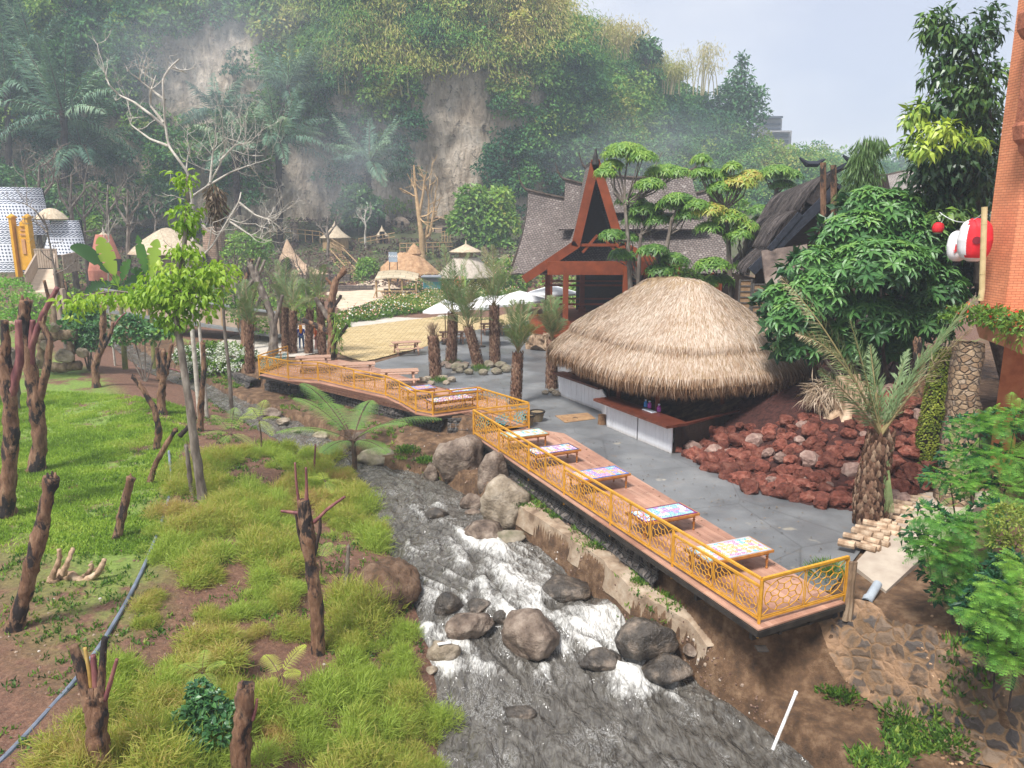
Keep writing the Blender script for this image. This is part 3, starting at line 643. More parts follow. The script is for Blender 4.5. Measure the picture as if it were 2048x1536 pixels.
pic_at(813,708,0,.35,'picnic table standing alone on the grey yard beside the yellow paving')
pic_at(905,686,0,.2,'picnic table behind the single date palm on the yard')
pic_at(985,668,0,.15,'picnic table under the nearest white parasol')
# ---------------------------------------------------------------- thatched kiosk
thatch=leafmat('straw_thatch',[(.12,.062,.030),(.25,.150,.086),(.37,.265,.185),(.47,.365,.285),(.56,.47,.385)],.12,.85,.8,.1,.55)
thb=mat('straw_under',[(.30,.21,.12)],9,.95,.8,.05,sc=(1,1,.3))
KC=np.array((6.85,32.28)); ku=np.array((-.39,.921)); kv=np.array((.91,.415))
def eaveR(th): 
    c_,s_=np.cos(th),np.sin(th); a,bb=5.45,4.4
    return (np.abs(c_/a)**3.4+np.abs(s_/bb)**3.4)**(-1/3.4)
KS=np.array([0,.10,.3,.55,.72,.80,.815,.83,.9,1.0,1.02]); KZ=np.array([5.66,5.56,4.98,4.2,3.72,3.46,3.26,3.18,2.94,2.54,2.46])
def kpt(th,s,dz=0):
    r=eaveR(th)*s; off=1.2*np.sign(np.cos(th))*np.minimum(np.abs(np.cos(th))*2,1)*(1-s)*np.minimum(1,s*9)
    z=np.interp(s,KS,KZ)+.07*fbm(th*3,s*5,0,3,61)+dz
    x=KC[0]+ku[0]*(r*np.cos(th)+off)+kv[0]*r*np.sin(th); y=KC[1]+ku[1]*(r*np.cos(th)+off)+kv[1]*r*np.sin(th)
    return np.stack([x,y,z],-1)
kz=thing('thatched_bar','round thatched bar hut with shaggy straw roof and white plank counters','bar hut',(KC[0],KC[1],0))
th,ss=np.meshgrid(np.linspace(0,2*pi,121),np.linspace(.001,1.0,60),indexing='ij'); mb=MB(); mb.add(kpt(th,ss),gridf(121,60))
mb.add(kpt(th,ss,-.22),gridf(121,60)[:,::-1])
def straws(mb,n,th,s,L0,L1,wd,lift,hang,r,tint=0.,ptf=None,tv=.2):
    ptf=ptf or kpt; a=ptf(th,s); b2=ptf(th+r.normal(size=n)*.004,np.minimum(s+.03,1.03)); d=nrm(b2-a)+np.stack([r.normal(size=n)*.10,r.normal(size=n)*.10,-hang*np.ones(n)],-1)
    if hasattr(hang,'__len__') is False and hang>1: pass
    Ln=r.uniform(L0,L1,n); u=np.array((0,0,1.))+rdir(n,r)*.25
    a=a+np.array((0,0,1.))*(lift*r.random(n))[:,None]
    leaf4(mb,a,d,u,Ln,wd*r.uniform(.6,1.4,n),droop=.12+.2*(hang>1),tint=tint+(r.random(n)-.5)*tv)
rs=np.random.default_rng(3); sm_=MB()
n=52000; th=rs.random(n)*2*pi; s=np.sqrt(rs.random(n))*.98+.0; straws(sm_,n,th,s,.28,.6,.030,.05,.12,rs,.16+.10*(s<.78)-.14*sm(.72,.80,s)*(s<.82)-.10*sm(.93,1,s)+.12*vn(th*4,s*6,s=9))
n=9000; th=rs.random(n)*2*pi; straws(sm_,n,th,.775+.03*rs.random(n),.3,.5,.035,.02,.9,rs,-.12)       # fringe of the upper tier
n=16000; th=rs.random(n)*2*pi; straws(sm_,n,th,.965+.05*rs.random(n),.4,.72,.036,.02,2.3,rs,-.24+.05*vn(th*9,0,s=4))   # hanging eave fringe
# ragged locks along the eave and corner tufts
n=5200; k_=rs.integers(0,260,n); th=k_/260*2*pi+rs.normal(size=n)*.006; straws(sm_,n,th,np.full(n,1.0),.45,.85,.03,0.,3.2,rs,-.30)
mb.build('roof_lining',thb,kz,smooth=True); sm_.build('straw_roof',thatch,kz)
# lower thatch skirt on the rock side
sk=MB(); n=9000; th=rs.uniform(-.65*pi+pi,pi*.98,n) if False else rs.uniform(-2.55,-.1,n)
def kpt2(th,s): p=kpt(th,s*0+.92); p[...,2]=2.45-(s)*1.0; return p
side=rs.uniform(.35,2.5,n)+0; side=side
a_=kpt(side,np.full(n,.90)); a_[:,2]=2.3-1.15*rs.random(n)*sm(2.5,1.9,side); leaf4(sk,a_,nrm(np.array((0,0,-1.))+rdir(n,rs)*.14),rdir(n,rs),rs.uniform(.4,.7,n),.035,tint=-.12+(rs.random(n)-.5)*.2)
sk.build('straw_skirt',thatch,kz)
whitew,t,b=principled('white_planks'); v=N(t,'ShaderNodeTexCoord').outputs['Object']; sx=N(t,'ShaderNodeSeparateXYZ'); t.links.new(v,sx.inputs[0])
st_=noisen(t,7,6,.7,v,0,(1,1,.18)); lo_=rampn(t,[(.0,(.55,.50,.44)),(.14,(1,1,1))],sx.outputs[2])
c=mixn(t,rampn(t,[(.26,(.40,.37,.34)),(.36,(.74,.74,.76)),(.7,(.83,.83,.85))],st_),lo_,.8,'MULTIPLY'); t.links.new(c,b.inputs['Base Color']); b.inputs['Roughness'].default_value=.5
def plankwall(name,a,b_,z0,z1,mt,parent,bw=.11,th=.05):
    a=np.array(a[:2]);b_=np.array(b_[:2]); d=nrm(b_-a); Ln=np.linalg.norm(b_-a); n=max(1,int(Ln/bw)); an=math.atan2(d[1],d[0]); m=MB(); r=np.random.default_rng(int(abs(a[0])*10)+1)
    for k in range(n): c=a+d*(k+.5)*Ln/n; box(m,(c[0],c[1],(z0+z1)/2+r.uniform(-.01,.01)),(Ln/n-.008,th+r.uniform(-.008,.008),z1-z0),an)
    return m.build(name,mt,parent)
K0,K1,K2,K3,K4=P(1118,790),P(1203,823),P(1215,853),P(1343,907),P(1480,872)
plankwall('counter_wall',K0,K1,0,1.0,whitew,kz); plankwall('counter_wall',K2,K2+(K3-K2)*.49,0,1.0,whitew,kz); plankwall('counter_wall',K2+(K3-K2)*.51,K3,0,1.0,whitew,kz); plankwall('side_wall',K3+(K4-K3)*.03,K4,0,.95,woodmat('dark_interior_wood',(.035,.022,.016),4,.7),kz)
plankwall('counter_wall',K0,K0+np.array((1.4,1.6,0)),0,1.0,whitew,kz); plankwall('counter_wall',K1+np.array((0,.05,0)),K2+np.array((0,.05,0)),0,1.0,whitew,kz)
kd=nrm((K3-K2)[:2]); kn=np.array((kd[1],-kd[0])); kn=-kn if kn@np.array((-1,-1))<0 else kn
def ctop(a,b_,wi,wo,z=1.04,th=.09,ext=.3):
    a=a[:2];b_=b_[:2];d=nrm(b_-a); n=np.array((d[1],-d[0])); n=n if n@np.array((0,-1))>0 else -n
    m=MB(); prism(m,[a-d*ext+n*wo,b_+d*ext+n*wo,b_+d*ext-n*wi,a-d*ext-n*wi],z,z+th); m.build('counter_top',counterw,kz)
def tri3(m,a,b_,c): pass
ctop(K2,K3,.45,.5); ctop(K0,K1,.3,.28,1.0,ext=.1); m=MB(); prism(m,[K3[:2]+kn*.5+kd*.31,K4[:2]+kd*.2,K4[:2]-kn*.5,K3[:2]-kn*.3+kd*.31],1.035,1.12); m.build('counter_top',counterw,kz)
for p_ in (K1+np.array((.3,.3,0)),K3+np.array((-.2,1.9,0)),K2+np.array((.5,.7,0)),K4+np.array((-.5,.9,0)),K0+np.array((.7,.3,0))):
    m=MB(); beam(m,p_,p_+q*2.3,.14,.14); m.build('roof_post',redwood,kz)
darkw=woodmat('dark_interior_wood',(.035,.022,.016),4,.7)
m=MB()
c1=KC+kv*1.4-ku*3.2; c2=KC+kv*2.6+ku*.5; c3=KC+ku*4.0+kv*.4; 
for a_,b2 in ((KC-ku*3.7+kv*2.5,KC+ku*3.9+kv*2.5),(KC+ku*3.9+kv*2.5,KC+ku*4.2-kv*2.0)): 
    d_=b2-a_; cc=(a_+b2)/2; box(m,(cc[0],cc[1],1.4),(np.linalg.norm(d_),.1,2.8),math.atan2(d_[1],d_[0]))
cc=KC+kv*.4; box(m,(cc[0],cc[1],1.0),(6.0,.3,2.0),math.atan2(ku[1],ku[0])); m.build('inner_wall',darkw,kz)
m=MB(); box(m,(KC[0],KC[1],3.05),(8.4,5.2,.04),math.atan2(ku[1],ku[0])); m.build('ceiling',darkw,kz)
# things on the counter
cen=K2+(K3-K2)*.62+np.array((.15,.25,1.13)); an=math.atan2(kd[1],kd[0])
ob=thing('keyboard','pale keyboard lying on the dark bar counter','keyboard',cen); m=MB(); box(m,cen+np.array((0,0,.0125)),(.6,.22,.025),an); m.build('case',mat('pale_plastic',[(.55,.60,.66)],3,.5,0),ob)
m=MB(); [box(m,cen+np.array((kd[0]*.05*k,kd[1]*.05*k,.032)),(.04,.17,.012),an) for k in range(-5,6)]; m.build('keys',mat('grey_plastic',[(.25,.27,.30)],3,.5,0),ob)
for k,(f,col,nm,lb) in enumerate(((.50,(.05,.25,.6),'blue_bottle','small blue bottle on the bar counter beside the keyboard'),(.56,(.45,.08,.4),'jar','pink jar on the bar counter behind the keyboard'),(.70,(.4,.06,.35),'jar','magenta jar at the right end of the bar counter'))):
    p_=K2+(K3-K2)*f+np.array((.35,.5,1.125)); o=thing(nm,lb,'bottle' if k==0 else 'jar',p_); m=MB(); lathe(m,p_,[(.07,0),(.08,.02),(.08,.16),(.04,.2),(.035,.24)],12); m.build('body',mat('glass%d'%k,[col],3,.2,0,spec=.6),o); m=MB(); lathe(m,p_+q*.24,[(.045,0),(.045,.04)],10); m.build('cap',mat('pale_plastic',[(.5,.6,.7)]),o)
p_=K1+(K2-K1)*.4+np.array((-.05,-.45,0)); p_=P(1204,848)
o=thing('log_stool','short sawn log standing at the corner of the bar counter','stool',p_); m=MB(); tube(m,[p_,p_+q*.2,p_+q*.38],[.17,.16,.165],14,rough=.08); m.build('log',mat('log_bark',[(.3,(.12,.06,.03)),(.7,(.28,.16,.08))],6,.8,.6,.03),o)
mh=thing('access_cover','rusty square metal cover set in the grey yard before the bar','cover',P(1151,836)); m=MB(); prism(m,[P(1110,832),P(1175,826),P(1192,838),P(1130,846)],.006,.02); m.build('plate',mat('rust_plate',[(.3,(.22,.12,.06)),(.7,(.40,.25,.13))],3,.75,.3,.01),mh)
m=MB(); tube(m,[P(1145,836,.03),P(1150,835,.05),P(1156,836,.03)],.012,6); m.build('handle',steel,mh)
# ================================================================= traditional long house
def shingle(name,c1,c2,c3,bw=.22,bh=.17):
    m,t,b=principled(name); uv=N(t,'ShaderNodeAttribute',attribute_name='suv').outputs['Vector']
    br=N(t,'ShaderNodeTexBrick'); br.offset=.5; t.links.new(uv,br.inputs['Vector']); br.inputs['Scale'].default_value=1
    br.inputs['Color1'].default_value=(*c1,1); br.inputs['Color2'].default_value=(*c2,1); br.inputs['Mortar'].default_value=(*[x*.25 for x in c1],1); br.inputs['Brick Width'].default_value=bw; br.inputs['Row Height'].default_value=bh; br.inputs['Mortar Size'].default_value=.018
    c=mixn(t,br.outputs['Color'],c3,rampn(t,[(.60,(0,0,0)),(.66,(.8,.8,.8))],noisen(t,4.5,5,.6,sc=(1,1,1)))); c=mixn(t,c,rampn(t,[(.3,(.6,.6,.6)),(.7,(1.1,1.1,1.1))],noisen(t,.5,5,.6)),.8,'MULTIPLY')
    t.links.new(c,b.inputs['Base Color']); b.inputs['Roughness'].default_value=.85; bumpn(t,b,mathn(t,'SUBTRACT',mathn(t,'MULTIPLY',noisen(t,12,3),.4),br.outputs['Fac']),.7,.05); return m
shg=shingle('grey_shingle',(.15,.118,.105),(.22,.18,.16),(.36,.32,.29))
def addsuv(o,S_):
    a=o.data.attributes.new('suv','FLOAT_VECTOR','POINT'); a.data.foreach_set('vector',np.asarray(S_,np.float32).ravel())
class SMB(MB):
    def __init__(s): super().__init__(); s.uv=[]
    def surf(s,G_,thick=.12,mi=0):
        "G_: (nu,nv,3) grid with u along the eave, v down the slope"
        nu,nv=G_.shape[:2]; du=np.linalg.norm(np.diff(G_,axis=0),axis=-1); dv=np.linalg.norm(np.diff(G_,axis=1),axis=-1)
        U=np.concatenate([np.zeros((1,nv)),np.cumsum(du,0)]); V=np.concatenate([np.zeros((nu,1)),np.cumsum(dv,1)],1)
        n=nrm(np.cross(np.gradient(G_,axis=0),np.gradient(G_,axis=1))); 
        if n[...,2].mean()<0: n=-n
        B=G_-n*thick; k=nu*nv; uv=np.stack([U,V,U*0],-1).reshape(-1,3); f=gridf(nu,nv)
        idx=np.arange(k).reshape(nu,nv); ring=np.concatenate([idx[:,0],idx[-1,1:],idx[-2::-1,-1],idx[0,-2:0:-1]]); r2=np.roll(ring,-1)
        s.add(np.concatenate([G_.reshape(-1,3),B.reshape(-1,3)]),f,f[:,::-1]+k,np.stack([ring,r2,r2+k,ring+k],-1),mi=mi); s.uv+= [uv,uv]
    def fin(s,*a,**k): o=s.build(*a,**k); addsuv(o,np.concatenate(s.uv)); return o
redwood2=woodmat('temple_red_wood',(.20,.045,.014),1.6,.6,.2,(1,1,1),dark=.7)
lh=thing('long_house','shingled long house with stacked saddle roofs and a steep red-brown gable porch','house',(7.5,53,0))
Yr,Ye=56.,51.2
def saddle(xl,xr,xel,xer,zr,ze,sag,yr=Yr,ye=Ye,cv=.82,nu=28,nv=14):
    m=SMB(); s,v=np.meshgrid(np.linspace(0,1,nu),np.linspace(0,1,nv),indexing='ij'); vv=v**1.5
    x=(xl+(xel-xl)*vv)*(1-s)+(xr+(xer-xr)*vv)*s; zrr=zr-sag*(1-np.abs(2*s-1)**1.8); z=zrr+(ze-zrr)*v**cv
    m.surf(np.stack([x,yr+(ye-yr)*v,z],-1)); m.surf(np.stack([x,yr-(ye-yr)*v,z],-1))
    o=m.fin('roof_tier',shg,lh)
    rm=MB(); sx_=np.linspace(0,1,nu); pts=np.stack([xl+(xr-xl)*sx_,sx_*0+yr,zr-sag*(1-np.abs(2*sx_-1)**1.8)+.05],-1); tube(rm,pts,.11,7); r_=rm.build('ridge_cap',mat('ridge_fibre',[(.3,(.03,.022,.018)),(.7,(.12,.09,.07))],6,.9,.7,.05),lh)
    for e,sg in ((pts[0],-1),(pts[-1],1)):
        a=np.linspace(0,1,9); hp=e+np.stack([sg*.75*np.sin(a*1.2),a*0,1.15*a**1.7],-1); h=MB(); tube(h,hp,.10*(1-a*.85)+.012,7); h.build('ridge_horn',MATS['ridge_fibre'],lh)
    return o
saddle(1.15,13.9,-.1,15.2,10.0,4.55,.9)
saddle(3.75,12.7,3.2,13.4,10.75,7.4,.7,ye=53.2)
saddle(5.4,12.6,5.0,13.0,11.4,8.5,.55,ye=53.6)
# front gable porch
def gz(f): pass
GY=50.0
Gp=[Pd(1050,552,GY),Pd(1151,484,GY),Pd(1190,318,GY),Pd(1243,461,GY),Pd(1310,514,GY),Pd(1390,562,GY)]
Gp[3]=np.array((Pd(1240,484,GY)[0],GY,Gp[1][2])); 
GL=[Gp[0],Gp[1],Gp[2]]; GR=[Gp[2],Gp[3],Gp[5]]
def cxx(p,q_): return p
for side in (GL[::-1],GR):
    pp=np.array(side); 
    fr=np.linspace(0,2,17); pts=np.array([[np.interp(f_,[0,1,2],pp[:,k]) for k in range(3)] for f_ in fr])
    pts[1:-1]=.5*pts[1:-1]+.25*(pts[:-2]+pts[2:])
    m=SMB(); G_=np.stack([np.stack([pts[:,0],np.full(17,y_),pts[:,2]],-1) for y_ in np.linspace(GY-.2,Yr-.4,20)],0)
    m.surf(G_,.14); m.fin('porch_roof',shg,lh)
    bb=MB()
    for a_,b_ in ((pp[0],pp[1]),(pp[1],pp[2])):
        d_=nrm(b_-a_); off=np.array((0,-.28,-.16)); beam(bb,a_+off-d_*.06,b_+off+d_*.1,.07,.55)
    bb.build('bargeboard',redwood2,lh)
m=MB(); tube(m,[Gp[2]+np.array((0,-.3,-.35)),Gp[2]+np.array((0,-.33,.15)),Gp[2]+np.array((0,-.35,.6))],[.22,.16,.03],8); m.build('gable_finial',steel,lh)
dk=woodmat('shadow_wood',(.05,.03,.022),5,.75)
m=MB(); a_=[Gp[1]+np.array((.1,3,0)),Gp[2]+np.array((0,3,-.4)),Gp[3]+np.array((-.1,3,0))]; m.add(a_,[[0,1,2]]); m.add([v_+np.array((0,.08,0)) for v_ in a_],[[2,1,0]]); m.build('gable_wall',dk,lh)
PL=1.35
def px_at(px,Y,z=None): v=Pd(px,500,Y); return v[0]
posts=[(1131,49.2,4.9),(1095,53.2,4.5),(1164,57,6.0),(1178,58.,6.0),(1250,49.2,5.0),(1330,49.2,4.4),(1325,57,6),(1290,57,6),(1100,59,6.3),(1375,49.4,3.8)]
for px,Y_,h_ in posts:
    x_=Pd(px,600,Y_)[0]; m=MB(); box(m,(x_,Y_,(PL+h_)/2),(.34,.34,h_-PL)); box(m,(x_,Y_,PL+.16),(.52,.52,.32)); m.build('post',redwood2,lh)
x0,x1=Gp[0][0]+.6,Gp[5][0]-.4
m=MB(); box(m,((x0+x1)/2,49.2,5.02),(x1-x0-1.6,.24,.85)); box(m,((x0+x1)/2+.8,52.8,4.6),(x1-x0,.2,.3)); m.build('lintel',redwood2,lh)
m=MB()
for a_,b_ in (((1195,470),(1165,505)),((1200,470),(1235,505))): beam(m,Pd(*a_,49.9),Pd(*b_,49.9),.16,.16)
beam(m,Pd(1150,490,49.85),Pd(1245,490,49.85),.14,.18); m.build('truss',redwood2,lh)
m=MB()
for Y_ in (53.2,57.): 
    for z_ in (3.6,2.3): beam(m,(2.2,Y_,z_),(12.2,Y_,z_),.1,.12)
m.build('rail',redwood2,lh)
m=MB(); box(m,(8.0,54.,PL-.12),(13.6,10.6,.2)); box(m,(4.4,48.55,PL-.55),(5.2,.9,.14)); box(m,(8,48.62,PL-.33),(13.6,.1,.24)); m.build('platform',redwood2,lh)
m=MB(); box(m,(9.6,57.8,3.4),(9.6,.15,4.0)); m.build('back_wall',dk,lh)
m=MB(); box(m,(13.2,51.,3.0),(.15,4.6,3.2)); box(m,(11.3,49.6,2.6),(3.4,.12,2.5)); m.build('side_wall',redwood2,lh)
# gnarled stump under the platform
def stump(loc,label,r,h,seed,group=None,name='root_stump',mt=None,lean=0):
    t=thing(name,label,'stump',loc,group); m=MB(); r_=np.random.default_rng(seed)
    for k in range(6):
        a_=k/6*2*pi+r_.uniform(-.3,.3); o=np.array((math.cos(a_),math.sin(a_),0))*r*.5; s=np.linspace(0,1,7)
        pts=np.array(loc)+o*(1+ (1-s[:,None])**2*1.1)+np.stack([s*0+lean*s,s*0,s*h*r_.uniform(.8,1.05)],-1)+.12*r*r_.normal(size=(7,3))*s[:,None]*(1-s[:,None])*4
        tube(m,pts,r*(.32+.35*(1-s)**2),8,rough=.25,seed=seed+k)
    tube(m,np.array(loc)+np.stack([lean*np.linspace(0,1,6),np.zeros(6),np.linspace(-.1,h*.9,6)],-1),r*np.array([.95,.8,.7,.62,.6,.5]),10,rough=.22,seed=seed)
    m.build('stump',mt or mat('driftwood',[(.3,(.10,.06,.035)),(.5,(.24,.16,.10)),(.7,(.42,.32,.22))],3.5,.85,.8,.06,sc=(1,1,.35)),t); return t
stump((P(1085,708)[0],48.4,0),'gnarled root stump carrying the front edge of the long house platform',.75,.95,5)
# ================================================================= black fibre roofed house
bh=thing('black_roof_house','dark house under layered black palm-fibre roofs behind the broad-leaved shrub','house',(14.5,39,0))
ijuk,t,b=principled('black_fibre'); c=rampn(t,[(.3,(.018,.015,.014)),(.55,(.055,.045,.042)),(.75,(.13,.11,.10))],noisen(t,3,8,.75,sc=(1,1,.4))); t.links.new(c,b.inputs['Base Color']); b.inputs['Roughness'].default_value=.95; b.inputs['Specular IOR Level'].default_value=.1; bumpn(t,b,noisen(t,14,6,.8,sc=(1,1,.3)),1.,.08)
fibm=leafmat('black_fibre_strands',[(.012,.010,.010),(.03,.025,.024),(.06,.05,.047),(.10,.085,.08),(.16,.14,.13)],.0,.9,.7,.1,.5)
Nt,Ft,Fb,Nb=Pd(1672,362,34.5),Pd(1562,398,45),Pd(1473,512,43.5),Pd(1502,530,34.5)
def quadgrid(a,b_,c_,d_,nu=40,nv=30,sag=.15,nz=.06,seed=0):
    u,v=np.meshgrid(np.linspace(0,1,nu),np.linspace(0,1,nv),indexing='ij'); u=u[...,None];v=v[...,None]
    G_=(a*(1-u)+b_*u)*(1-v)+(d_*(1-u)+c_*u)*v; G_[...,2]-=sag*np.sin(pi*v[...,0]); G_[...,2]+=nz*fbm(G_[...,0]*1.5,G_[...,1]*1.5,seed,3,70); return G_
def roofquad(a,b_,c_,d_,parent,mt,name='roof_layer',thick=.25,strand=6000,band=None,**k):
    m=SMB(); G_=quadgrid(a,b_,c_,d_,**k); m.surf(G_,thick); m.fin(name,mt,parent)
    if strand:
        r_=np.random.default_rng(int(abs(a[0]*100))); sm2=MB(); u=r_.random(strand)[:,None]; v=(r_.random(strand)**.8)[:,None]
        p=(a*(1-u)+b_*u)*(1-v)+(d_*(1-u)+c_*u)*v; p[:,2]+= .03-k.get('sag',.15)*np.sin(pi*v[:,0]); dn=nrm((d_-a)+(c_-b_))
        leaf4(sm2,p,dn+rdir(strand,r_)*.12,np.array((0,0,1.))+rdir(strand,r_)*.2,r_.uniform(.3,.7,strand),.035,tint=(vn(u[:,0]*22,v[:,0]*3,s=8))*.25)
        e=strand//3; u=r_.random(e)[:,None]; p=d_*(1-u)+c_*u; leaf4(sm2,p,nrm(dn*.6+np.array((0,0,-1.1))+rdir(e,r_)*.2),rdir(e,r_),r_.uniform(.25,.6,e),.035,tint=-.1)
        sm2.build('fibre_strands',fibm,parent)
lerp=lambda a,b_,f:a+(b_-a)*f
# base slope, then two thick shaggy layers over it
roofquad(lerp(Nt,Nb,.0),lerp(Ft,Fb,.0),Fb,Nb,bh,ijuk,strand=7000)
up=np.array((0,0,1.))
roofquad(lerp(Nt,Nb,.46)+up*.45,lerp(Ft,Fb,.46)+up*.45,lerp(Ft,Fb,.78)+up*.28,lerp(Nt,Nb,.74)+up*.28,bh,ijuk,strand=9000,thick=.4,sag=-.22)
roofquad(lerp(Nt,Nb,.02)+up*.5,lerp(Ft,Fb,.06)+up*.5,lerp(Ft,Fb,.42)+up*.45,lerp(Nt,Nb,.36)+up*.45,bh,ijuk,strand=9000,thick=.45,sag=-.25)
# opposite slope
Rb=np.array((Nt[0]+5.2,34.5,Nt[2]-4.6)); Rb2=np.array((Ft[0]+5.2,42,Ft[2]-4.6))
roofquad(Ft,Nt,Rb,Rb2,bh,ijuk,strand=4000)
m=MB()
for a_,b_ in ((Nt,Nb),(Nt,Rb)): beam(m,a_+np.array((0,-.15,-.28)),b_+np.array((0,-.15,-.28)),.1,.4)
beam(m,lerp(Nt,Nb,.44)+up*.2+np.array((0,-.2,0)),lerp(Nt,Nb,.80)+up*-.05+np.array((0,-.2,0)),.1,.25)
m.build('bargeboard',mat('blue_black_wood',[(.3,(.010,.012,.018)),(.7,(.035,.040,.055))],4,.7,.3,.01),bh)
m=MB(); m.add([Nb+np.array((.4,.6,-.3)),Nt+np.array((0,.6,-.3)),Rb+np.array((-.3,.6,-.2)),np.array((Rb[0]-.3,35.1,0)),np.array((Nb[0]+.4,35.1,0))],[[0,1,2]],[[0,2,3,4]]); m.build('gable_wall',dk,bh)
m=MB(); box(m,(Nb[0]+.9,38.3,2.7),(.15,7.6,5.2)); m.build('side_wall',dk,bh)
m=MB(); xs=[Nb[0]+.8,Rb[0]-.6]
for x_ in (Nb[0]+.85,Nb[0]+4.4,Rb[0]-.7): m=MB(); box(m,(x_,34.75,2.6),(.22,.22,5.2)); m.build('post',dk,bh)
# hanging flap roof over the entrance and shuttered windows
f0,f1,f2,f3=Pd(1523,502,34.3),Pd(1614,488,34.3),Pd(1624,565,33.2),Pd(1536,588,33.2)
roofquad(f0,f1,f2,f3,bh,mat('weathered_flap',[(.3,(.06,.045,.04)),(.5,(.16,.12,.10)),(.7,(.30,.25,.21))],1.2,.9,.6,.06),name='entrance_flap',strand=0,thick=.12,nu=14,nv=10)
sh=mat('shutter_frame',[(.3,(.06,.055,.05)),(.7,(.13,.12,.11))],5,.8,.4,.01); pane=mat('tan_slats',[(.3,(.22,.13,.07)),(.7,(.36,.24,.14))],6,.7,.4,.01)
for k in range(4):
    a_=Pd(1480+k*27,555+k*8,34.4); wv=.52; hv=1.25
    w_=MB(); c0=np.array((a_[0]+.27,34.45,a_[2]-.75)); box(w_,c0,(wv,.06,hv)); fo2=w_.build('window',pane,bh)
    w_=MB()
    for sx_ in (-1,1): box(w_,c0+np.array((sx_*wv/2,-.045,0)),(.07,.05,hv+.1))
    for z_ in np.linspace(-.5,.5,6): box(w_,c0+np.array((0,-.04,z_*hv)),(wv-.06,.04,.055))
    w_.build('frame',sh,fo2)
m=MB()
for px,py,ln in ((1650,400,1.6),(1672,392,1.7)):
    p_=Pd(px-60,py-18,41); m=MB(); beam(m,p_,Pd(px+45,py-72,38),.16,.16); m.build('ridge_beam',MATS['blue_black_wood'],bh)
for px,py in ((1622,330),(1750,318)):
    p_=Pd(px,py,40) if px<1700 else Pd(px-40,py+8,38); m=MB(); tube(m,[p_+np.array((-.6,0,.35)),p_+np.array((-.2,0,.05)),p_+np.array((.3,0,.05)),p_+np.array((.7,0,.3))],[.05,.16,.16,.04],7); m.build('ridge_ornament',MATS['blue_black_wood'],bh)
# grey roofed house at the far right
gh=thing('grey_roof_house','grey shingled house roof seen behind the black fibre roof on the right','house',(27,58,0))
a_,b_,c_,d_=Pd(1775,350,58),Pd(1840,335,58),Pd(1868,392,53),Pd(1785,385,53)
m=SMB(); m.surf(quadgrid(a_,b_,c_,d_,16,10,nz=0)); m.surf(quadgrid(b_,a_,d_+np.array((0,10,0)),c_+np.array((0,10,0)),16,10,nz=0)); m.fin('roof',shingle('pale_shingle',(.26,.22,.20),(.33,.29,.26),(.42,.38,.34)),gh)
m=MB(); box(m,((a_[0]+c_[0])/2,57,3.4),(4.6,7,6.8)); m.build('wall',dk,gh)
m=MB(); tube(m,[a_+np.array((-1.2,0,-.1)),a_,b_,b_+np.array((.5,0,.25))],.1,6); m.build('ridge_cap',MATS['ridge_fibre'],gh)
# ================================================================= orange brick tower on the right
ot=thing('orange_brick_building','orange brick building with carved corner bay and overgrown ledge at the right edge','building',(14.5,22,0))
brk=brickmat('orange_brick',(.68,.245,.115),(.76,.30,.145),(.42,.13,.06),.24,.075,.008,.8,'sum',.5,.5,.35); pls=mat('orange_plaster',[(.3,(.44,.13,.055)),(.5,(.62,.20,.085)),(.7,(.70,.27,.12))],2.,.8,.4,.02)
TY=22.0; c0=Pd(1968,603,TY); cx0=c0[0]+.62
lz=c0[2]
m=MB(); box(m,(cx0+.42,TY+.6,lz+5.),(.84,1.2,10.8)); box(m,(cx0+4.7,TY+.7,lz+5.),(7.72,.8,10.8)); m.build('brick_wall',brk,ot)
# window: flat panel on the wall, recess shade put into its colour
wx=Pd(2035,450,TY)[0]
m=MB(); box(m,(wx+.85,TY+.29,lz+2.1),(1.3,.06,2.0)); m.build('niche_shade_panel',mat('niche_shadow',[(.30,.085,.03)],3,.9,.2),ot)
m=MB(); box(m,(wx+.2,TY+.25,lz+2.1),(.12,.1,2.1)); box(m,(wx+.85,TY+.24,lz+1.05),(1.5,.14,.12)); box(m,(wx+.85,TY+.25,lz+3.15),(1.42,.1,.12)); m.build('window_surround',pls,ot)
# corner bay: carved hanging turret
m=MB(); bx=Pd(2046,330,TY-.4)[0]; 
def ring(z,r): return (r,z)
lathe(m,(bx+.25,TY-.35,0),[(.05,lz+3.55),(.16,lz+3.7),(.20,lz+3.95),(.34,lz+4.1),(.36,lz+4.25),(.50,lz+4.4),(.56,lz+4.75),(.5,lz+4.85),(.48,lz+6.9),(.62,lz+7.0),(.74,lz+7.2),(.76,lz+7.6),(.62,lz+7.75),(.46,lz+8.3),(.50,lz+8.5),(.56,lz+8.6),(.56,lz+12)],8,rot=pi/8); m.build('carved_bay',mat('carved_terracotta',[(.3,(.22,.07,.04)),(.7,(.48,.17,.09))],6,.8,.9,.06),ot)
# ledge slab with overgrown planter
La,Lb=Pd(1945,640,21.4),Pd(2048,690,18.6)
m=MB(); ex=nrm(Lb-La); 
prism(m,[La[:2]+np.array((.25,0)),La[:2]+np.array((1.9,3.)),(26,24.5),(26,17.5),(Lb+ex*.9)[:2]],lz-.95,lz-.32); m.build('ledge',mat('mossy_beam',[(.3,(.14,.13,.04)),(.48,(.42,.17,.09)),(.7,(.55,.27,.16))],1.6,.85,.5,.03),ot)
m=MB(); prism(m,[(cx0+.1,TY-.05),(cx0+2.6,TY+3.6),(26,TY+3.6),(26,TY-3.2),(cx0+2.6,TY-2.2)],-.5,lz-.96); m.build('lower_wall',pls,ot)
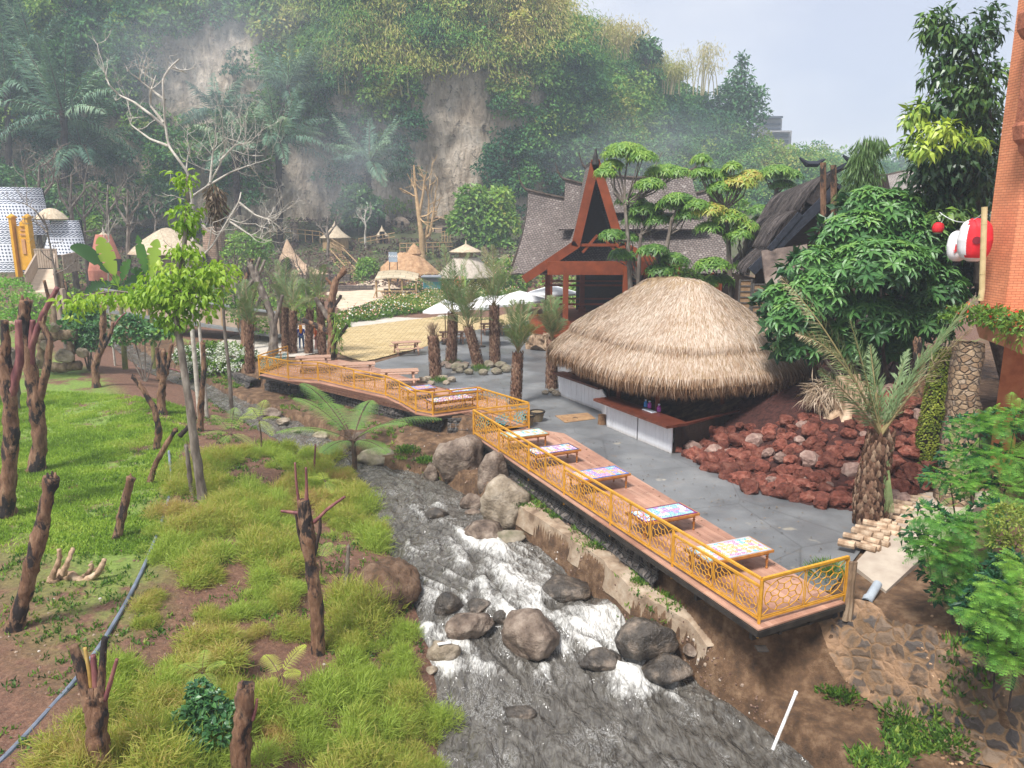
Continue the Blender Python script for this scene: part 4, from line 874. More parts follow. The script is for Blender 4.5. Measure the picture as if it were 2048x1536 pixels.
# lower floor arch: flat face, the shade inside painted as its dark colour
m=MB(); A0=Pd(1982,790,20.7); 
n_=nrm(np.array((-(ex[1]),ex[0],0))); 
wl0=np.array((cx0+.1,TY-.05,0)); wl1=np.array((cx0+2.6,TY-2.2,0)); dW=nrm(wl1-wl0); nW=np.array((dW[1],-dW[0],0)); nW=nW if nW[1]<0 else -nW
aw=[]; 
for a2 in np.linspace(0,pi,13): aw.append(wl0+dW*(1.75-1.15*math.cos(a2))+up*(lz-2.7+.75*math.sin(a2)))
aw=[aw[0]*[1,1,0]+up*.3]+aw+[aw[-1]*[1,1,0]+up*.3]; aw=np.array(aw); k=len(aw); fr_,bk_=aw+nW*.012,aw-nW*.0+nW*.006
m.add(fr_,[list(range(k))]); m.build('arch_shade_face',mat('arch_shadow_plaster',[(.07,.022,.012)],3,.9,.3,.01),ot)
m=MB(); 
for i in range(1,k-2): beam(m,aw[i]+nW*.06,aw[i+1]+nW*.06,.16,.1,up=nW)
m.build('arch_trim',pls,ot)
# stone pillar below the ledge
stn,t,b=principled('ledge_stone'); v=N(t,'ShaderNodeTexCoord').outputs['Object']; mpz=N(t,'ShaderNodeMapping'); mpz.inputs['Scale'].default_value=(1,1,1.5); t.links.new(v,mpz.inputs[0]); v=mpz.outputs[0]; vo=N(t,'ShaderNodeTexVoronoi'); vo.inputs['Scale'].default_value=4.6; t.links.new(v,vo.inputs['Vector']); vd=N(t,'ShaderNodeTexVoronoi',feature='DISTANCE_TO_EDGE'); vd.inputs['Scale'].default_value=4.6; t.links.new(v,vd.inputs['Vector'])
s_=N(t,'ShaderNodeSeparateColor'); t.links.new(vo.outputs['Color'],s_.inputs[0]); c=rampn(t,[(0,(.26,.155,.09)),(.4,(.38,.255,.15)),(.75,(.46,.33,.21)),(1,(.31,.24,.18))],s_.outputs[0])
ed=rampn(t,[(.02,(1,1,1)),(.06,(0,0,0))],vd.outputs['Distance']); c=mixn(t,c,(.24,.18,.13),ed); c=mixn(t,c,rampn(t,[(.3,(.6,.6,.6)),(.7,(1.15,1.15,1.15))],noisen(t,5,6,.7)),.8,'MULTIPLY'); t.links.new(c,b.inputs['Base Color']); b.inputs['Roughness'].default_value=.85; bumpn(t,b,mathn(t,'ADD',rampn(t,[(0,(0,0,0)),(.14,(1,1,1))],vd.outputs['Distance']),mathn(t,'MULTIPLY',noisen(t,9,5,.7),.5)),.9,.10)
sp=thing('stone_pillar','flaring pillar of tan rubble stone under the ledge of the orange building','pillar',(Pd(1935,700,20.9)[0],20.9,0))
prf=[(.05,1885,1300),(.3,1887,1190),(.5,1900,1010),(.7,1908,870),(.85,1915,770),(1,1921,692)]
m=MB(); zt=lz-.97; nz_=16; gr=[]
for i in range(nz_):
    z_=-.4+(zt+.4)*i/(nz_-1); f=(z_+.4)/(zt+.4); xl_=np.interp(f,[0,.5,1],[Pd(1880,900,20.6)[0],Pd(1897,800,20.6)[0],Pd(1912,690,20.6)[0]]); xr_=xl_+np.interp(f,[0,1],[.85,.62]); jj=.05
    ringp=[]
    for (a2,b2) in ((xl_,20.35),((xl_+xr_)/2,20.25),(xr_,20.35),(xr_+.05,20.6),(xr_,20.9),(xl_+.1,20.9),(xl_,20.6)): ringp.append((a2+jj*vn(a2*3,z_*4,b2,s=2)*2,b2-.25*(1-f)*(b2<20.6)+jj*2*vn(z_*4,a2*3,b2,s=5),z_))
    gr.append(ringp)
gr=np.array(gr); kk=gr.shape[1]; i=np.arange(nz_-1)[:,None]*kk; j=np.arange(kk)[None,:]; m.add(gr.reshape(-1,3),np.stack([i+j,i+(j+1)%kk,i+kk+(j+1)%kk,i+kk+j],-1).reshape(-1,4)); m.build('stonework',stn,sp,smooth=True)
# distant buildings on the ridge
hb=thing('ridge_building','hazy multi-storey building with round roof terrace on the wooded ridge','building',Pd(1550,300,236)); Yh=236
gw=mat('grey_render',[(.30,.30,.31)],3,.8,.2,.02); gl=mat('dark_glass',[(.06,.07,.09)],3,.3,0)
def hbx(x0_,y0_,x1_,y1_,nm,mt,dp=8,yo=0): 
    a_=Pd(x0_,y0_,Yh+yo); b2=Pd(x1_,y1_,Yh+yo); m=MB(); box(m,((a_[0]+b2[0])/2,Yh+yo+dp/2,(a_[2]+b2[2])/2),(b2[0]-a_[0],dp,abs(a_[2]-b2[2]))); m.build(nm,mt,hb)
hbx(1528,238,1563,262,'upper_floor',gw); hbx(1538,262,1579,330,'lower_floor',gw,9,-1)
for y_ in (246,255): hbx(1530,y_,1561,y_+4,'window_band',gl,1,-.6)
for y_ in (268,280): hbx(1540,y_,1577,y_+6,'window_band',gl,1,-1.7)
hbx(1520,232,1566,236,'roof_slab',gl,11,-2); hbx(1534,261,1584,264,'balcony_slab',gw,11,-3)
# ================================================================= paving, paths
def drape(poly_px,name,m,z=None,lift=.03,n=60,kind='structure',world=False):
    from mathutils.geometry import tessellate_polygon
    pts=[(np.array(p,float) if world else P(*p)) for p in poly_px]; P2=np.array([p[:2] for p in pts]); mn,mx_=P2.min(0),P2.max(0)
    xs=np.linspace(mn[0],mx_[0],n); ys_=np.linspace(mn[1],mx_[1],n); X,Y=np.meshgrid(xs,ys_,indexing='ij')
    ins=np.zeros(X.shape,bool); j=len(P2)-1
    for i in range(len(P2)):
        xi,yi=P2[i];xj,yj=P2[j]; c_=((yi>Y)!=(yj>Y))&(X<(xj-xi)*(Y-yi)/((yj-yi) or 1e-9)+xi); ins^=c_; j=i
    f=gridf(n,n); ok=ins.ravel()[f].any(1); mb=MB(); mb.add(np.stack([X,Y,H(X,Y)+lift if z is None else X*0+z],-1),f[ok]); o=mb.build(name,m,smooth=True); tag(o,kind=kind); return o
pav=brickmat('yellow_paving',(.46,.33,.15),(.62,.47,.25),(.24,.19,.09),.62,.30,.03,.85,None,.5,.5,.6)
drape([(655,692),(668,672),(700,655),(870,634),(1010,624),(1075,612),(1060,640),(1000,652),(905,667),(868,688),(800,705),(730,722),(700,715)],'paved_court',pav,z=.008,n=160)
con=mat('pale_concrete',[(.3,(.36,.32,.27)),(.7,(.56,.51,.44))],1.5,.85,.3,.02)
drape([(400,700),(470,672),(560,656),(700,642),(880,620),(1045,596),(1075,604),(1065,616),(870,634),(700,655),(668,672),(655,700),(600,712),(500,716)],'footpath',con,z=.0,n=160)
drape([(655,600),(760,585),(860,612),(690,628)],'footpath',mat('sandy_path',[(.3,(.42,.33,.24)),(.7,(.60,.48,.36))],1.5,.9,.3,.02),lift=.12,n=60)
# ---------------------------------------------------------------- flower field
grnleaf=leafmat('garden_leaf',[(.025,.06,.015),(.05,.12,.02),(.10,.20,.03),(.18,.30,.04),(.30,.36,.07)],.35,.5,.6,.3,.35)
petal=leafmat('petals',[(.80,.80,.72),(.80,.70,.30),(.75,.40,.20),(.70,.30,.35),(.80,.80,.76)],.3,.6,.9,.2,1.)
def inpoly(px,py,poly):
    r=False;j=len(poly)-1
    for i in range(len(poly)):
        if (poly[i][1]>py)!=(poly[j][1]>py) and px<(poly[j][0]-poly[i][0])*(py-poly[i][1])/(poly[j][1]-poly[i][1])+poly[i][0]: r=not r
        j=i
    return r
def scatter(poly,n,r,z=0.):
    W_=np.array([P(*p)[:2] for p in poly]); mn,mx_=W_.min(0),W_.max(0); o=[]
    while len(o)<n:
        q_=mn+r.random(2)*(mx_-mn)
        if inpoly(q_[0],q_[1],W_): o.append(q_)
    return np.array(o)
rf=np.random.default_rng(21); fl=MB(); fp=MB()
FP=[(650,690),(640,650),(700,628),(760,612),(830,590),(930,574),(1045,566),(1062,590),(1040,600),(880,622),(700,646)]
for x_,y_ in scatter(FP,2600,rf):
    z_=float(H(x_,y_)); n=26; tb=.05+.25*vn(x_*.35,y_*.35,s=6)
    d=nrm(np.c_[rf.normal(size=(n,2)),rf.uniform(.3,2,n)]); p=np.array((x_,y_,z_))+d*np.array((.28,.28,.25)); leaf4(fl,p,d,rdir(n,rf),.32,.13,tint=tb+rf.uniform(-.2,.2,n))
    if rf.random()<.55:
        k=rf.integers(2,5); c_=np.array((x_,y_,z_+.5))+rf.normal(size=(k,3))*.2; leaf4(fp,c_,rdir(k,rf),(0,0,1.),.17,.15,tint=rf.uniform(-.5,.5))
o=fl.build('flower_bed',[grnleaf]); tag(o,'sloping bed of low green plants dotted with white and orange blossom','flower bed',kind='stuff')
o=fp.build('blossom',[petal]); tag(o,'small white, yellow and orange blossoms scattered over the sloping flower bed','blossom',kind='stuff')
# ---------------------------------------------------------------- village
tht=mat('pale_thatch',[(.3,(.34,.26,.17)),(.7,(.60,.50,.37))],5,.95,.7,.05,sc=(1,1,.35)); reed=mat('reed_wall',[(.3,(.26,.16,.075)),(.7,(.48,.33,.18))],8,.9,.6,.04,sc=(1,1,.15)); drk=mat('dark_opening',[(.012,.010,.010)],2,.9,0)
stn2=mat('earth_stone',[(.3,(.20,.14,.10)),(.7,(.42,.33,.26))],3,.9,.8,.08,sc=(1,1,2))
terr=mat('terracotta_render',[(.3,(.38,.13,.09)),(.7,(.58,.24,.17))],2,.85,.6,.05)
def sc_(Y): return Y/FOC*1.0
def hut(name,label,cat,Y,px,ya,ye,hw,yb,bw,bw2=None,roofm=tht,wallm=reed,door=None,group=None,prof=None,n=20):
    "ya apex, ye eave, yb base pixel rows; hw eave half width, bw wall half width in px"
    a,e_,b_=Pd(px,ya,Y),Pd(px,ye,Y),Pd(px,yb,Y); k=Y/FOC; t=thing(name,label,cat,b_,group); c=(b_[0],b_[1],0)
    rh=a[2]-e_[2]; pr=prof or [(1,-.04),(1.0,0),(.72,.18),(.45,.42),(.2,.72),(.05,.96),(.02,1.08)]
    m=MB(); lathe(m,c,[(hw*k*.9,e_[2]-.12)]+[(hw*k*r,e_[2]+rh*h) for r,h in pr],n); m.build('thatched_roof',roofm,t,smooth=True)
    m=MB(); lathe(m,c,[((bw2 or bw)*k,b_[2]-1),((bw2 or bw)*k,b_[2]),(bw*k,e_[2]+.1)],n); m.build('wall',wallm,t)
    if door:
        dx,dw,dh=door; d0=Pd(px+dx,yb,Y-(bw2 or bw)*k*.96); m=MB(); box(m,(d0[0],Y-(bw2 or bw)*k*.93,b_[2]+dh/2),(dw,.3,dh)); m.build('doorway',drk,t)
    return t
hut('reed_hut','round reed walled hut with cone roof standing high on the terrace','hut',106,672,445,475,30,503,25)
hut('stone_hut','small round hut of flared stone courses with a dark doorway','hut',112,765,452,472,14,494,11,17,wallm=stn2,door=(0,.7,2.2))
hut('stone_lantern_hut','narrow pale stone shrine tower on the upper terrace','shrine',112,591,444,452,7,472,5,roofm=stn2,wallm=stn2)
hut('thatched_dome_hall','broad low thatched dome hut behind the banana plants','hut',84,340,457,506,74,540,52,prof=[(1,-.04),(1,0),(.86,.22),(.6,.55),(.35,.8),(.12,1),(.03,1.03)],wallm=stn2)
hut('terracotta_hut','rounded terracotta hut with small thatched cap','hut',80,214,462,471,12,540,14,34,wallm=terr,door=(22,.8,1.2))
hut('stone_tower','round brown stone tower behind the dried tree','tower',88,432,452,457,21,520,20,24,roofm=stn2,wallm=brickmat('tower_stone',(.26,.16,.11),(.38,.26,.19),(.14,.10,.07),.5,.22,.02,.9,'sum'))
p_=hut('double_roof_hut','pale hut with a small raised roof above a flared straw skirt','hut',84,932,488,503,33,516,14,prof=[(1,-.05),(1,0),(.5,.5),(.04,1),(.02,1.5)])
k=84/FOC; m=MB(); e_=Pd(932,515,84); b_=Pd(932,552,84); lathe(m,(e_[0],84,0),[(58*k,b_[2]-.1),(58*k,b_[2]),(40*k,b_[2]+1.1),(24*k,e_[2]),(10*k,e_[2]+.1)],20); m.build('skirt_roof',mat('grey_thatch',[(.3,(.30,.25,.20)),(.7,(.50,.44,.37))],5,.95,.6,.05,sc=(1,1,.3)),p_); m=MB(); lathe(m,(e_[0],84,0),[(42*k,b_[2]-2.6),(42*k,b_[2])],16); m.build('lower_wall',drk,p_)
for i,(dx,c_) in enumerate(((-22,(.7,.06,.05)),(-17,(.8,.12,.05)),(-12,(.8,.35,.4)),(-7,(.75,.65,.05)),(-2,(.3,.5,.1)))):
    a=Pd(932+dx,552,80.8); o=thing('hanging_cloth',('red','scarlet','pink','yellow','green')[i]+' cloth hanging in the row below the double roofed hut','cloth',a); m=MB(); box(m,a+np.array((0,0,-.6)),(.22,.03,1.2)); m.build('cloth',mat('cloth%d'%i,[c_],3,.8,.2),o)
# tepee like tent with flared skirt
Y=88; a,b_=Pd(578,478,Y),Pd(578,548,Y); k=Y/FOC; t_=thing('cone_tent','pointed woven cone tent with a dark round window and a long flaring side','tent',b_); m=MB(); nA=28; prf=[(.02,1.0),(.10,.90),(.28,.62),(.55,.30),(.86,.08),(1,0),(1,-.1)]; V=[]
for r_,h_ in prf:
    for j in range(nA): an=j/nA*2*pi; R_=40*k*r_*(1+.95*max(0,math.cos(an))**2*(r_**1.2)); V.append((b_[0]+R_*math.cos(an),Y+R_*.8*math.sin(an),b_[2]+(a[2]-b_[2])*h_))
i=np.arange(len(prf)-1)[:,None]*nA; j=np.arange(nA)[None,:]; m.add(V,np.stack([i+j,i+nA+j,i+nA+(j+1)%nA,i+(j+1)%nA],-1).reshape(-1,4)); m.build('woven_cover',mat('woven_cover',[(.3,(.34,.22,.14)),(.7,(.54,.40,.28))],4,.9,.5,.03,sc=(1,1,.5)),t_)
w_=Pd(573,528,Y-1.75); m=MB(); tube(m,[w_+np.array((0,.3,0)),w_+np.array((0,-.25,0))],.62,14); m.build('round_window',drk,t_)
# restaurant roof
Y=88;k=Y/FOC; cx_=Pd(815,545,Y); t_=thing('restaurant_pavilion','broad orange-brown thatched pavilion with ragged hipped roof and sign','pavilion',(cx_[0],Y,float(H(cx_[0],Y)))); m=MB(); zE=Pd(0,546,Y)[2]; zT=Pd(0,505,Y)[2]
V=[];prf=[(62,-.3),(62,0),(52,.28),(36,.62),(24,.86),(14,1.0)]
for r_,h_ in prf:
    for j in range(24): an=j/24*2*pi; rr2=r_*k*(1+.05*vn(j*.9,h_*3,s=7)); V.append((cx_[0]+rr2*math.cos(an),Y+rr2*.75*math.sin(an),zE+(zT-zE)*h_+.12*vn(j*.7,r_,s=3)))
nA=24; i=np.arange(len(prf)-1)[:,None]*nA; j=np.arange(nA)[None,:]; m.add(V,np.stack([i+j,i+(j+1)%nA,i+nA+(j+1)%nA,i+nA+j],-1).reshape(-1,4)); m.build('thatched_roof',mat('orange_thatch',[(.3,(.28,.15,.075)),(.7,(.52,.33,.19))],3,.95,.9,.1),t_)
m=MB(); lathe(m,(Pd(815,0,Y)[0],Y,0),[(13*k,zT-.3),(15*k,zT-.1),(12*k,zT+.25),(11*k,zT+.3),(8*k,zT+.6),(1*k,zT+1.0)],12); m.build('crown_roof',MATS['orange_thatch'],t_)
for x_ in (768,800,835,865): 
    a=Pd(x_,546,Y-2.4); m=MB(); beam(m,(a[0],a[1],-1),a,.2,.2); m.build('post',reed,t_)
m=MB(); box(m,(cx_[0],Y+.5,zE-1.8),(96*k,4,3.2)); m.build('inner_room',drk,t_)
# sign board
a,b_=Pd(777,504,82.5),Pd(795,524,82.5); sgn=thing('sign_board','pale blue sign board with white brush script standing before the pavilion roof','sign',(a[0],82.5,float(H(a[0],82.5)))); m=MB(); box(m,((a[0]+b_[0])/2,82.5,(a[2]+b_[2])/2),(b_[0]-a[0],.08,a[2]-b_[2])); m.build('panel',mat('sign_blue',[(.30,.36,.42)],2,.5,0),sgn)
m=MB(); 
for x_ in (a[0]+.05,b_[0]-.05): beam(m,(x_,82.6,float(H(x_,82.5))),(x_,82.6,a[2]),.07,.07)
m.build('frame',steel,sgn)
def text(s,size,loc,rot,m,parent,name='lettering',ext=.01):
    cu=D.curves.new(name,'FONT'); cu.body=s; cu.size=size; cu.extrude=ext; cu.align_x='CENTER'; cu.align_y='CENTER'; o=D.objects.new(name,cu); S.collection.objects.link(o)
    bpy.context.view_layer.update(); me=D.meshes.new_from_object(o); D.objects.remove(o); o=D.objects.new(name,me); S.collection.objects.link(o); me.materials.clear(); me.materials.append(m); o.location=Vector([float(x) for x in loc])-(wloc(parent) if parent else Vector()); o.rotation_euler=rot
    if parent: o.parent=parent
    return o
whp=mat('white_paint',[(.80,.80,.80)],3,.5,0)
text('Arion',.44,((a[0]+b_[0])/2,82.44,a[2]-.42),(R(90),0,0),whp,sgn)
# shed in front
Y=77; t_=thing('open_shed','open timber shed under a sagging pale sheet roof with rustic railings','shed',(Pd(794,590,Y)[0],Y,float(H(-11,Y))))
m=SMB(); u,v=np.meshgrid(np.linspace(0,1,16),np.linspace(0,1,5),indexing='ij'); A_,B_,C_,D_=Pd(757,541,Y+1.2),Pd(838,545,Y+1.2),Pd(834,560,Y-1.4),Pd(748,558,Y-1.4); G_=(A_*(1-u[...,None])+B_*u[...,None])*(1-v[...,None])+(D_*(1-u[...,None])+C_*u[...,None])*v[...,None]; G_[...,2]+=.25*np.sin(pi*u*1.0)-.1
m.surf(G_,.06); m.fin('sheet_roof',shingle('tan_sheet',(.42,.34,.22),(.56,.47,.33),(.36,.28,.19),1.2,.8),t_)
for x_ in (752,778,804,832): a=Pd(x_,557,Y-1.2); m=MB(); tube(m,[(a[0],a[1],float(H(a[0],a[1]))-.1),a],.09,6); m.build('post',reed,t_)
m=MB(); zb=Pd(0,582,Y-1.3)[2]; xa_,xb_=Pd(752,582,Y-1.3)[0],Pd(834,582,Y-1.3)[0]; beam(m,(xa_,Y-1.3,zb),(xb_,Y-1.3,zb),.1,.1)
for i in range(9): x_=xa_+(xb_-xa_)*i/8; beam(m,(x_,Y-1.3,zb),(x_+(.4 if i%2 else -.4),Y-1.3,zb-1),.08,.08)
m.build('railing',reed,t_)
m=MB(); box(m,((xa_+xb_)/2,Y,zb-.2),(xb_-xa_-.6,1,.12)); box(m,((xa_+xb_)/2,Y+.9,zb-.5),(xb_-xa_-.8,.1,1.1)); m.build('counter',stn2,t_)
a,b_=Pd(846,554,79),Pd(881,578,79); t_=thing('blue_kiosk','small turquoise kiosk with slatted window band beside the shed','kiosk',(a[0],79,b_[2]-.6)); m=MB(); box(m,((a[0]+b_[0])/2,79.6,(a[2]+b_[2])/2-.4),(b_[0]-a[0],1.4,a[2]-b_[2]+.8)); m.build('wall',mat('turquoise_paint',[(.10,.36,.40)],2,.6,.1),t_)
m=MB(); box(m,((a[0]+b_[0])/2,78.85,a[2]-.28),(b_[0]-a[0]-.1,.06,.4)); box(m,((a[0]+b_[0])/2,79.4,a[2]+.05),(b_[0]-a[0]+.3,2.1,.1)); m.build('window_band',mat('grey_plastic',[(.25,.27,.30)]),t_)
# cliff foot kiln domes, twisted hut
for px,yt,yb,hw,lb in ((766,427,452,17,'arched stone kiln with dark mouth at the foot of the bare cliff'),(801,433,452,19,'low stone dome with two window holes right of the kiln')):
    Y=118;k=Y/FOC;a,b_=Pd(px,yt,Y),Pd(px,yb,Y); t_=thing('stone_kiln',lb,'kiln',b_,'stone domes at the foot of the cliff'); m=MB(); h_=a[2]-b_[2]; lathe(m,(b_[0],Y,0),[(hw*k,b_[2]-1.5),(hw*k,b_[2]+h_*.3),(hw*k*.8,b_[2]+h_*.65),(hw*k*.4,b_[2]+h_*.93),(.05,a[2])],14); m.build('dome',stn2,t_)
    for dx in ((0,) if px<790 else (-6,6)): m=MB(); r_=.95 if px<790 else .35; box(m,(b_[0]+dx*k,Y-hw*k*.86,b_[2]+h_*.3),(r_*1.1,.5,r_*1.5)); m.build('opening',drk,t_)
Y=116;k=Y/FOC;a,b_=Pd(885,440,Y),Pd(885,468,Y); t_=thing('driftwood_hut','grey driftwood hut with flat wavy roof at the foot of the cliff','hut',b_); m=MB(); box(m,(b_[0],Y,(a[2]+b_[2])/2-.4),(26*k,2.5,a[2]-b_[2]+.6)); m.build('wall',stn2,t_); m=MB(); 
for i in range(6): tube(m,[a+np.array((-22*k,-1.6+i*.5,.1)),a+np.array((-8*k,-1.6+i*.5,.35)),a+np.array((8*k,-1.6+i*.5,.1)),a+np.array((24*k,-1.6+i*.5,-.5))],.28,6)
m.build('driftwood_roof',mat('driftwood',None),t_)
m=MB(); box(m,(b_[0]+.4,Y-1.27,b_[2]+.5),(.7,.06,.9)); m.build('window',drk,t_)
# ---- patterned cloth towers, yellow gate
pat,t,b=principled('patterned_cloth'); uv=N(t,'ShaderNodeAttribute',attribute_name='suv').outputs['Vector']
sx=N(t,'ShaderNodeSeparateXYZ'); t.links.new(uv,sx.inputs[0]); X_,Y_=sx.outputs[0],sx.outputs[1]
tri=mathn(t,'PINGPONG',mathn(t,'MULTIPLY',X_,2.6),.5); row=mathn(t,'FRACT',mathn(t,'MULTIPLY',Y_,1.9)); z1=mathn(t,'GREATER_THAN',mathn(t,'FRACT',mathn(t,'ADD',mathn(t,'MULTIPLY',row,2.6),tri)),.55)
dia=mathn(t,'LESS_THAN',mathn(t,'ADD',mathn(t,'PINGPONG',mathn(t,'MULTIPLY',X_,3.6),.5),mathn(t,'PINGPONG',mathn(t,'MULTIPLY',Y_,3.3),.5)),.36)
band=mathn(t,'GREATER_THAN',mathn(t,'FRACT',mathn(t,'MULTIPLY',Y_,.31)),.5); c=mixn(t,z1,dia,band)
t.links.new(mixn(t,(.70,.72,.78),(.035,.05,.10),c),b.inputs['Base Color']); b.inputs['Roughness'].default_value=.7
def ptower(label,Y,x0_,x1_,yt,xb0,xb1,yb,cap=None):
    a,b_,c_,d_=Pd(x0_,yt,Y),Pd(x1_,yt,Y),Pd(xb1,yb,Y),Pd(xb0,yb,Y); t_=thing('patterned_tower',label,'tower',(d_+c_)/2,'black and white patterned towers'); m=SMB(); n=17; pts=[]
    u=np.linspace(0,1,n); gr=[]
    for s in np.linspace(0,1,9):
        L_,R_=a*(1-s)+d_*s+np.array((0,0,0)),b_*(1-s)+c_*s; L_[0]+=-.0*s; cc=(L_+R_)/2; hw=(R_[0]-L_[0])/2; fl=s**2*.0
        gr.append([(cc[0]-hw*math.cos(pi*uu),Y+2.2-hw*.75*math.sin(pi*uu),cc[2]) for uu in u])
    G_=np.array(gr).transpose(1,0,2)[::-1]; m.surf(G_,.08)
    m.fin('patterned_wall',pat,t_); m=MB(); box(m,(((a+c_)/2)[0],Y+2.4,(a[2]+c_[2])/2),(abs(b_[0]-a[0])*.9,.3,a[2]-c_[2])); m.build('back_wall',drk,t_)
    if cap:
        px,ya,ye,hw=cap; k=Y/FOC; e_=Pd(px,ye,Y+1.4); q1=Pd(px,ya,Y+1.4); m=MB(); hh=q1[2]-e_[2]; lathe(m,(e_[0],Y+1.4,0),[(hw*k*.9,e_[2]-.1),(hw*k,e_[2]),(hw*k*.75,e_[2]+hh*.45),(hw*k*.35,e_[2]+hh*.9),(.05,q1[2])],18); m.build('thatched_cap',tht,t_)
ptower('tall black and white patterned tower with leaning side at the left edge',75,-60,56,374,-70,78,470)
ptower('black and white patterned tower under a small thatched cap right of the yellow gate',73,78,132,441,62,150,510,(103,416,438,31))
ptower('low black and white patterned wall bulging out at the far left edge',70,-60,22,452,-70,42,545)
Y=68;k=Y/FOC; yp=mat('gate_yellow',[(.3,(.55,.27,.015)),(.7,(.72,.38,.03))],2,.6,.2,.01); g_=thing('yellow_gate','tall yellow gate with two capped pillars and a pale door panel','gate',Pd(50,530,Y))
for (x0_,x1_,yt) in ((21,40,436),(52,72,436)):
    a,b_=Pd(x0_,yt,Y),Pd(x1_,540,Y); m=MB(); box(m,((a[0]+b_[0])/2,Y,(a[2]+b_[2])/2-.3),(b_[0]-a[0],.7,a[2]-b_[2]+.6)); box(m,((a[0]+b_[0])/2,Y,a[2]+.06),(b_[0]-a[0]+.2,.85,.16)); lathe(m,((a[0]+b_[0])/2,Y,0),[(.3,a[2]+.14),(.22,a[2]+.24),(.02,a[2]+.36)],8); m.build('pillar',yp,g_)
a,b_=Pd(34,452,Y),Pd(58,540,Y); m=MB(); box(m,((a[0]+b_[0])/2,Y+.2,(a[2]+b_[2])/2),(b_[0]-a[0]+.3,.4,a[2]-b_[2])); a2=Pd(46,441,Y); lathe(m,(a2[0],Y+.2,0),[(.42,a[2]-.02),(.40,a[2]+.3),(.1,a2[2]+.1)],10); m.build('centre_wall',yp,g_)
op=mat('ochre_panel',[(.3,(.42,.20,.08)),(.7,(.55,.30,.14))],2,.7,.2,.01)
for (x0_,y0_,x1_,y1_) in ((41,458,54,462),(41,467,54,471),(43,478,54,508),(42,441,51,449)): a,b_=Pd(x0_,y0_,Y),Pd(x1_,y1_,Y); m=MB(); box(m,((a[0]+b_[0])/2,Y-.03,(a[2]+b_[2])/2),(b_[0]-a[0],.1,a[2]-b_[2])); m.build('panel',op,g_)
# ---- footbridge ramp with tall slatted railings
rb=thing('footbridge','beige footbridge ramp with slatted timber railings left of the river','bridge',Pd(100,560,60)); a,b_,c_,d_=Pd(76,538,66),Pd(112,538,66),Pd(112,584,55),Pd(54,584,55)
bgm=mat('beige_plaster',[(.3,(.30,.22,.16)),(.7,(.44,.34,.26))],2,.85,.3,.02)
m=MB(); lo=np.array((0,0,-.4)); m.add([a,b_,c_,d_,a+lo,b_+lo,c_+lo,d_+lo],[[3,2,1,0],[4,5,6,7],[0,1,5,4],[1,2,6,5],[2,3,7,6],[3,0,4,7]]); m.build('ramp_deck',mat('sandy_path',None),rb)
def slatrail(p0,p1,h,parent,n,mt,nm='railing'):
    m=MB(); 
    for i in range(n): f=(i+.5)/n; pp=p0*(1-f)+p1*f; w_=np.linalg.norm(p1-p0)/n*.82; d_=p1-p0; box(m,pp+up*h/2,(w_,.06,h),math.atan2(d_[1],d_[0]))
    beam(m,p0+up*h,p1+up*h,.12,.1); m.build(nm,mt,parent)
pw=mat('pale_slats',[(.3,(.26,.19,.14)),(.7,(.46,.37,.29))],4,.85,.3,.02)
slatrail(a,d_,1.25,rb,14,pw); slatrail(b_,c_,1.25,rb,14,pw); slatrail(Pd(72,536,67),Pd(118,536,67),1.6,rb,10,bgm,'end_wall'); slatrail(Pd(128,548,64),Pd(160,540,66),1.5,rb,9,pw)
for (xx,yy,hh) in ((122,572,1.5),(104,622,1.4)): 
    a=Pd(xx,yy,58 if xx==122 else 52); m=MB(); tube(m,[a-up*1.,a+up*.3,a+up*hh*.8],[.26,.28,.22],12,rough=.15,seed=xx); m.build('carved_post',mat('driftwood',None),rb)
a,b_=Pd(94,578,53),Pd(124,578,53); m=MB(); box(m,((a[0]+b_[0])/2,53.2,a[2]-1.1),(b_[0]-a[0],.4,2.2)); m.build('abutment',bgm,rb)
# long walkway wall spanning the river
lw=thing('river_bridge','long low bridge with brown parapet and grey edge beam crossing the river behind the trees','bridge',Pd(440,650,56)); A_,B_=Pd(200,616,56),Pd(560,668,50.5); d_=B_-A_; rzb=math.atan2(d_[1],d_[0])
m=MB(); Ln=np.linalg.norm(d_); m.add([A_-up*.0,B_-up*.0,B_+up*1.35,A_+up*1.35,A_+np.array((.1,.25,0)),B_+np.array((.1,.25,0)),B_+np.array((.1,.25,1.35)),A_+np.array((.1,.25,1.35))],[[0,1,2,3],[5,4,7,6],[3,2,6,7],[1,0,4,5]]); m.build('parapet',bgm,lw)
m=MB(); beam(m,A_-up*.12,B_-up*.12,.5,.22); beam(m,A_+up*1.4,B_+up*1.4,.4,.1); m.build('edge_beam',mat('grey_metal',[(.20,.21,.21)],3,.6,.1),lw)
for i in range(12):
    m=MB(); pp=A_+d_*(i+.5)/12+np.array((-.04,-.12,0)); beam(m,pp-up*.1,pp+up*1.3,.09,.09); m.build('post',reed,lw)
m=MB(); pp=(A_+B_)/2; m.add([A_+np.array((0,.3,-.05)),B_+np.array((0,.3,-.05)),B_+np.array((.5,3,-.05)),A_+np.array((.5,3,-.05))],[[0,1,2,3]]); m.add([A_+np.array((0,.3,-.25)),B_+np.array((0,.3,-.25)),B_+np.array((.5,3,-.25)),A_+np.array((.5,3,-.25))],[[3,2,1,0]]); m.build('walkway',con,lw)
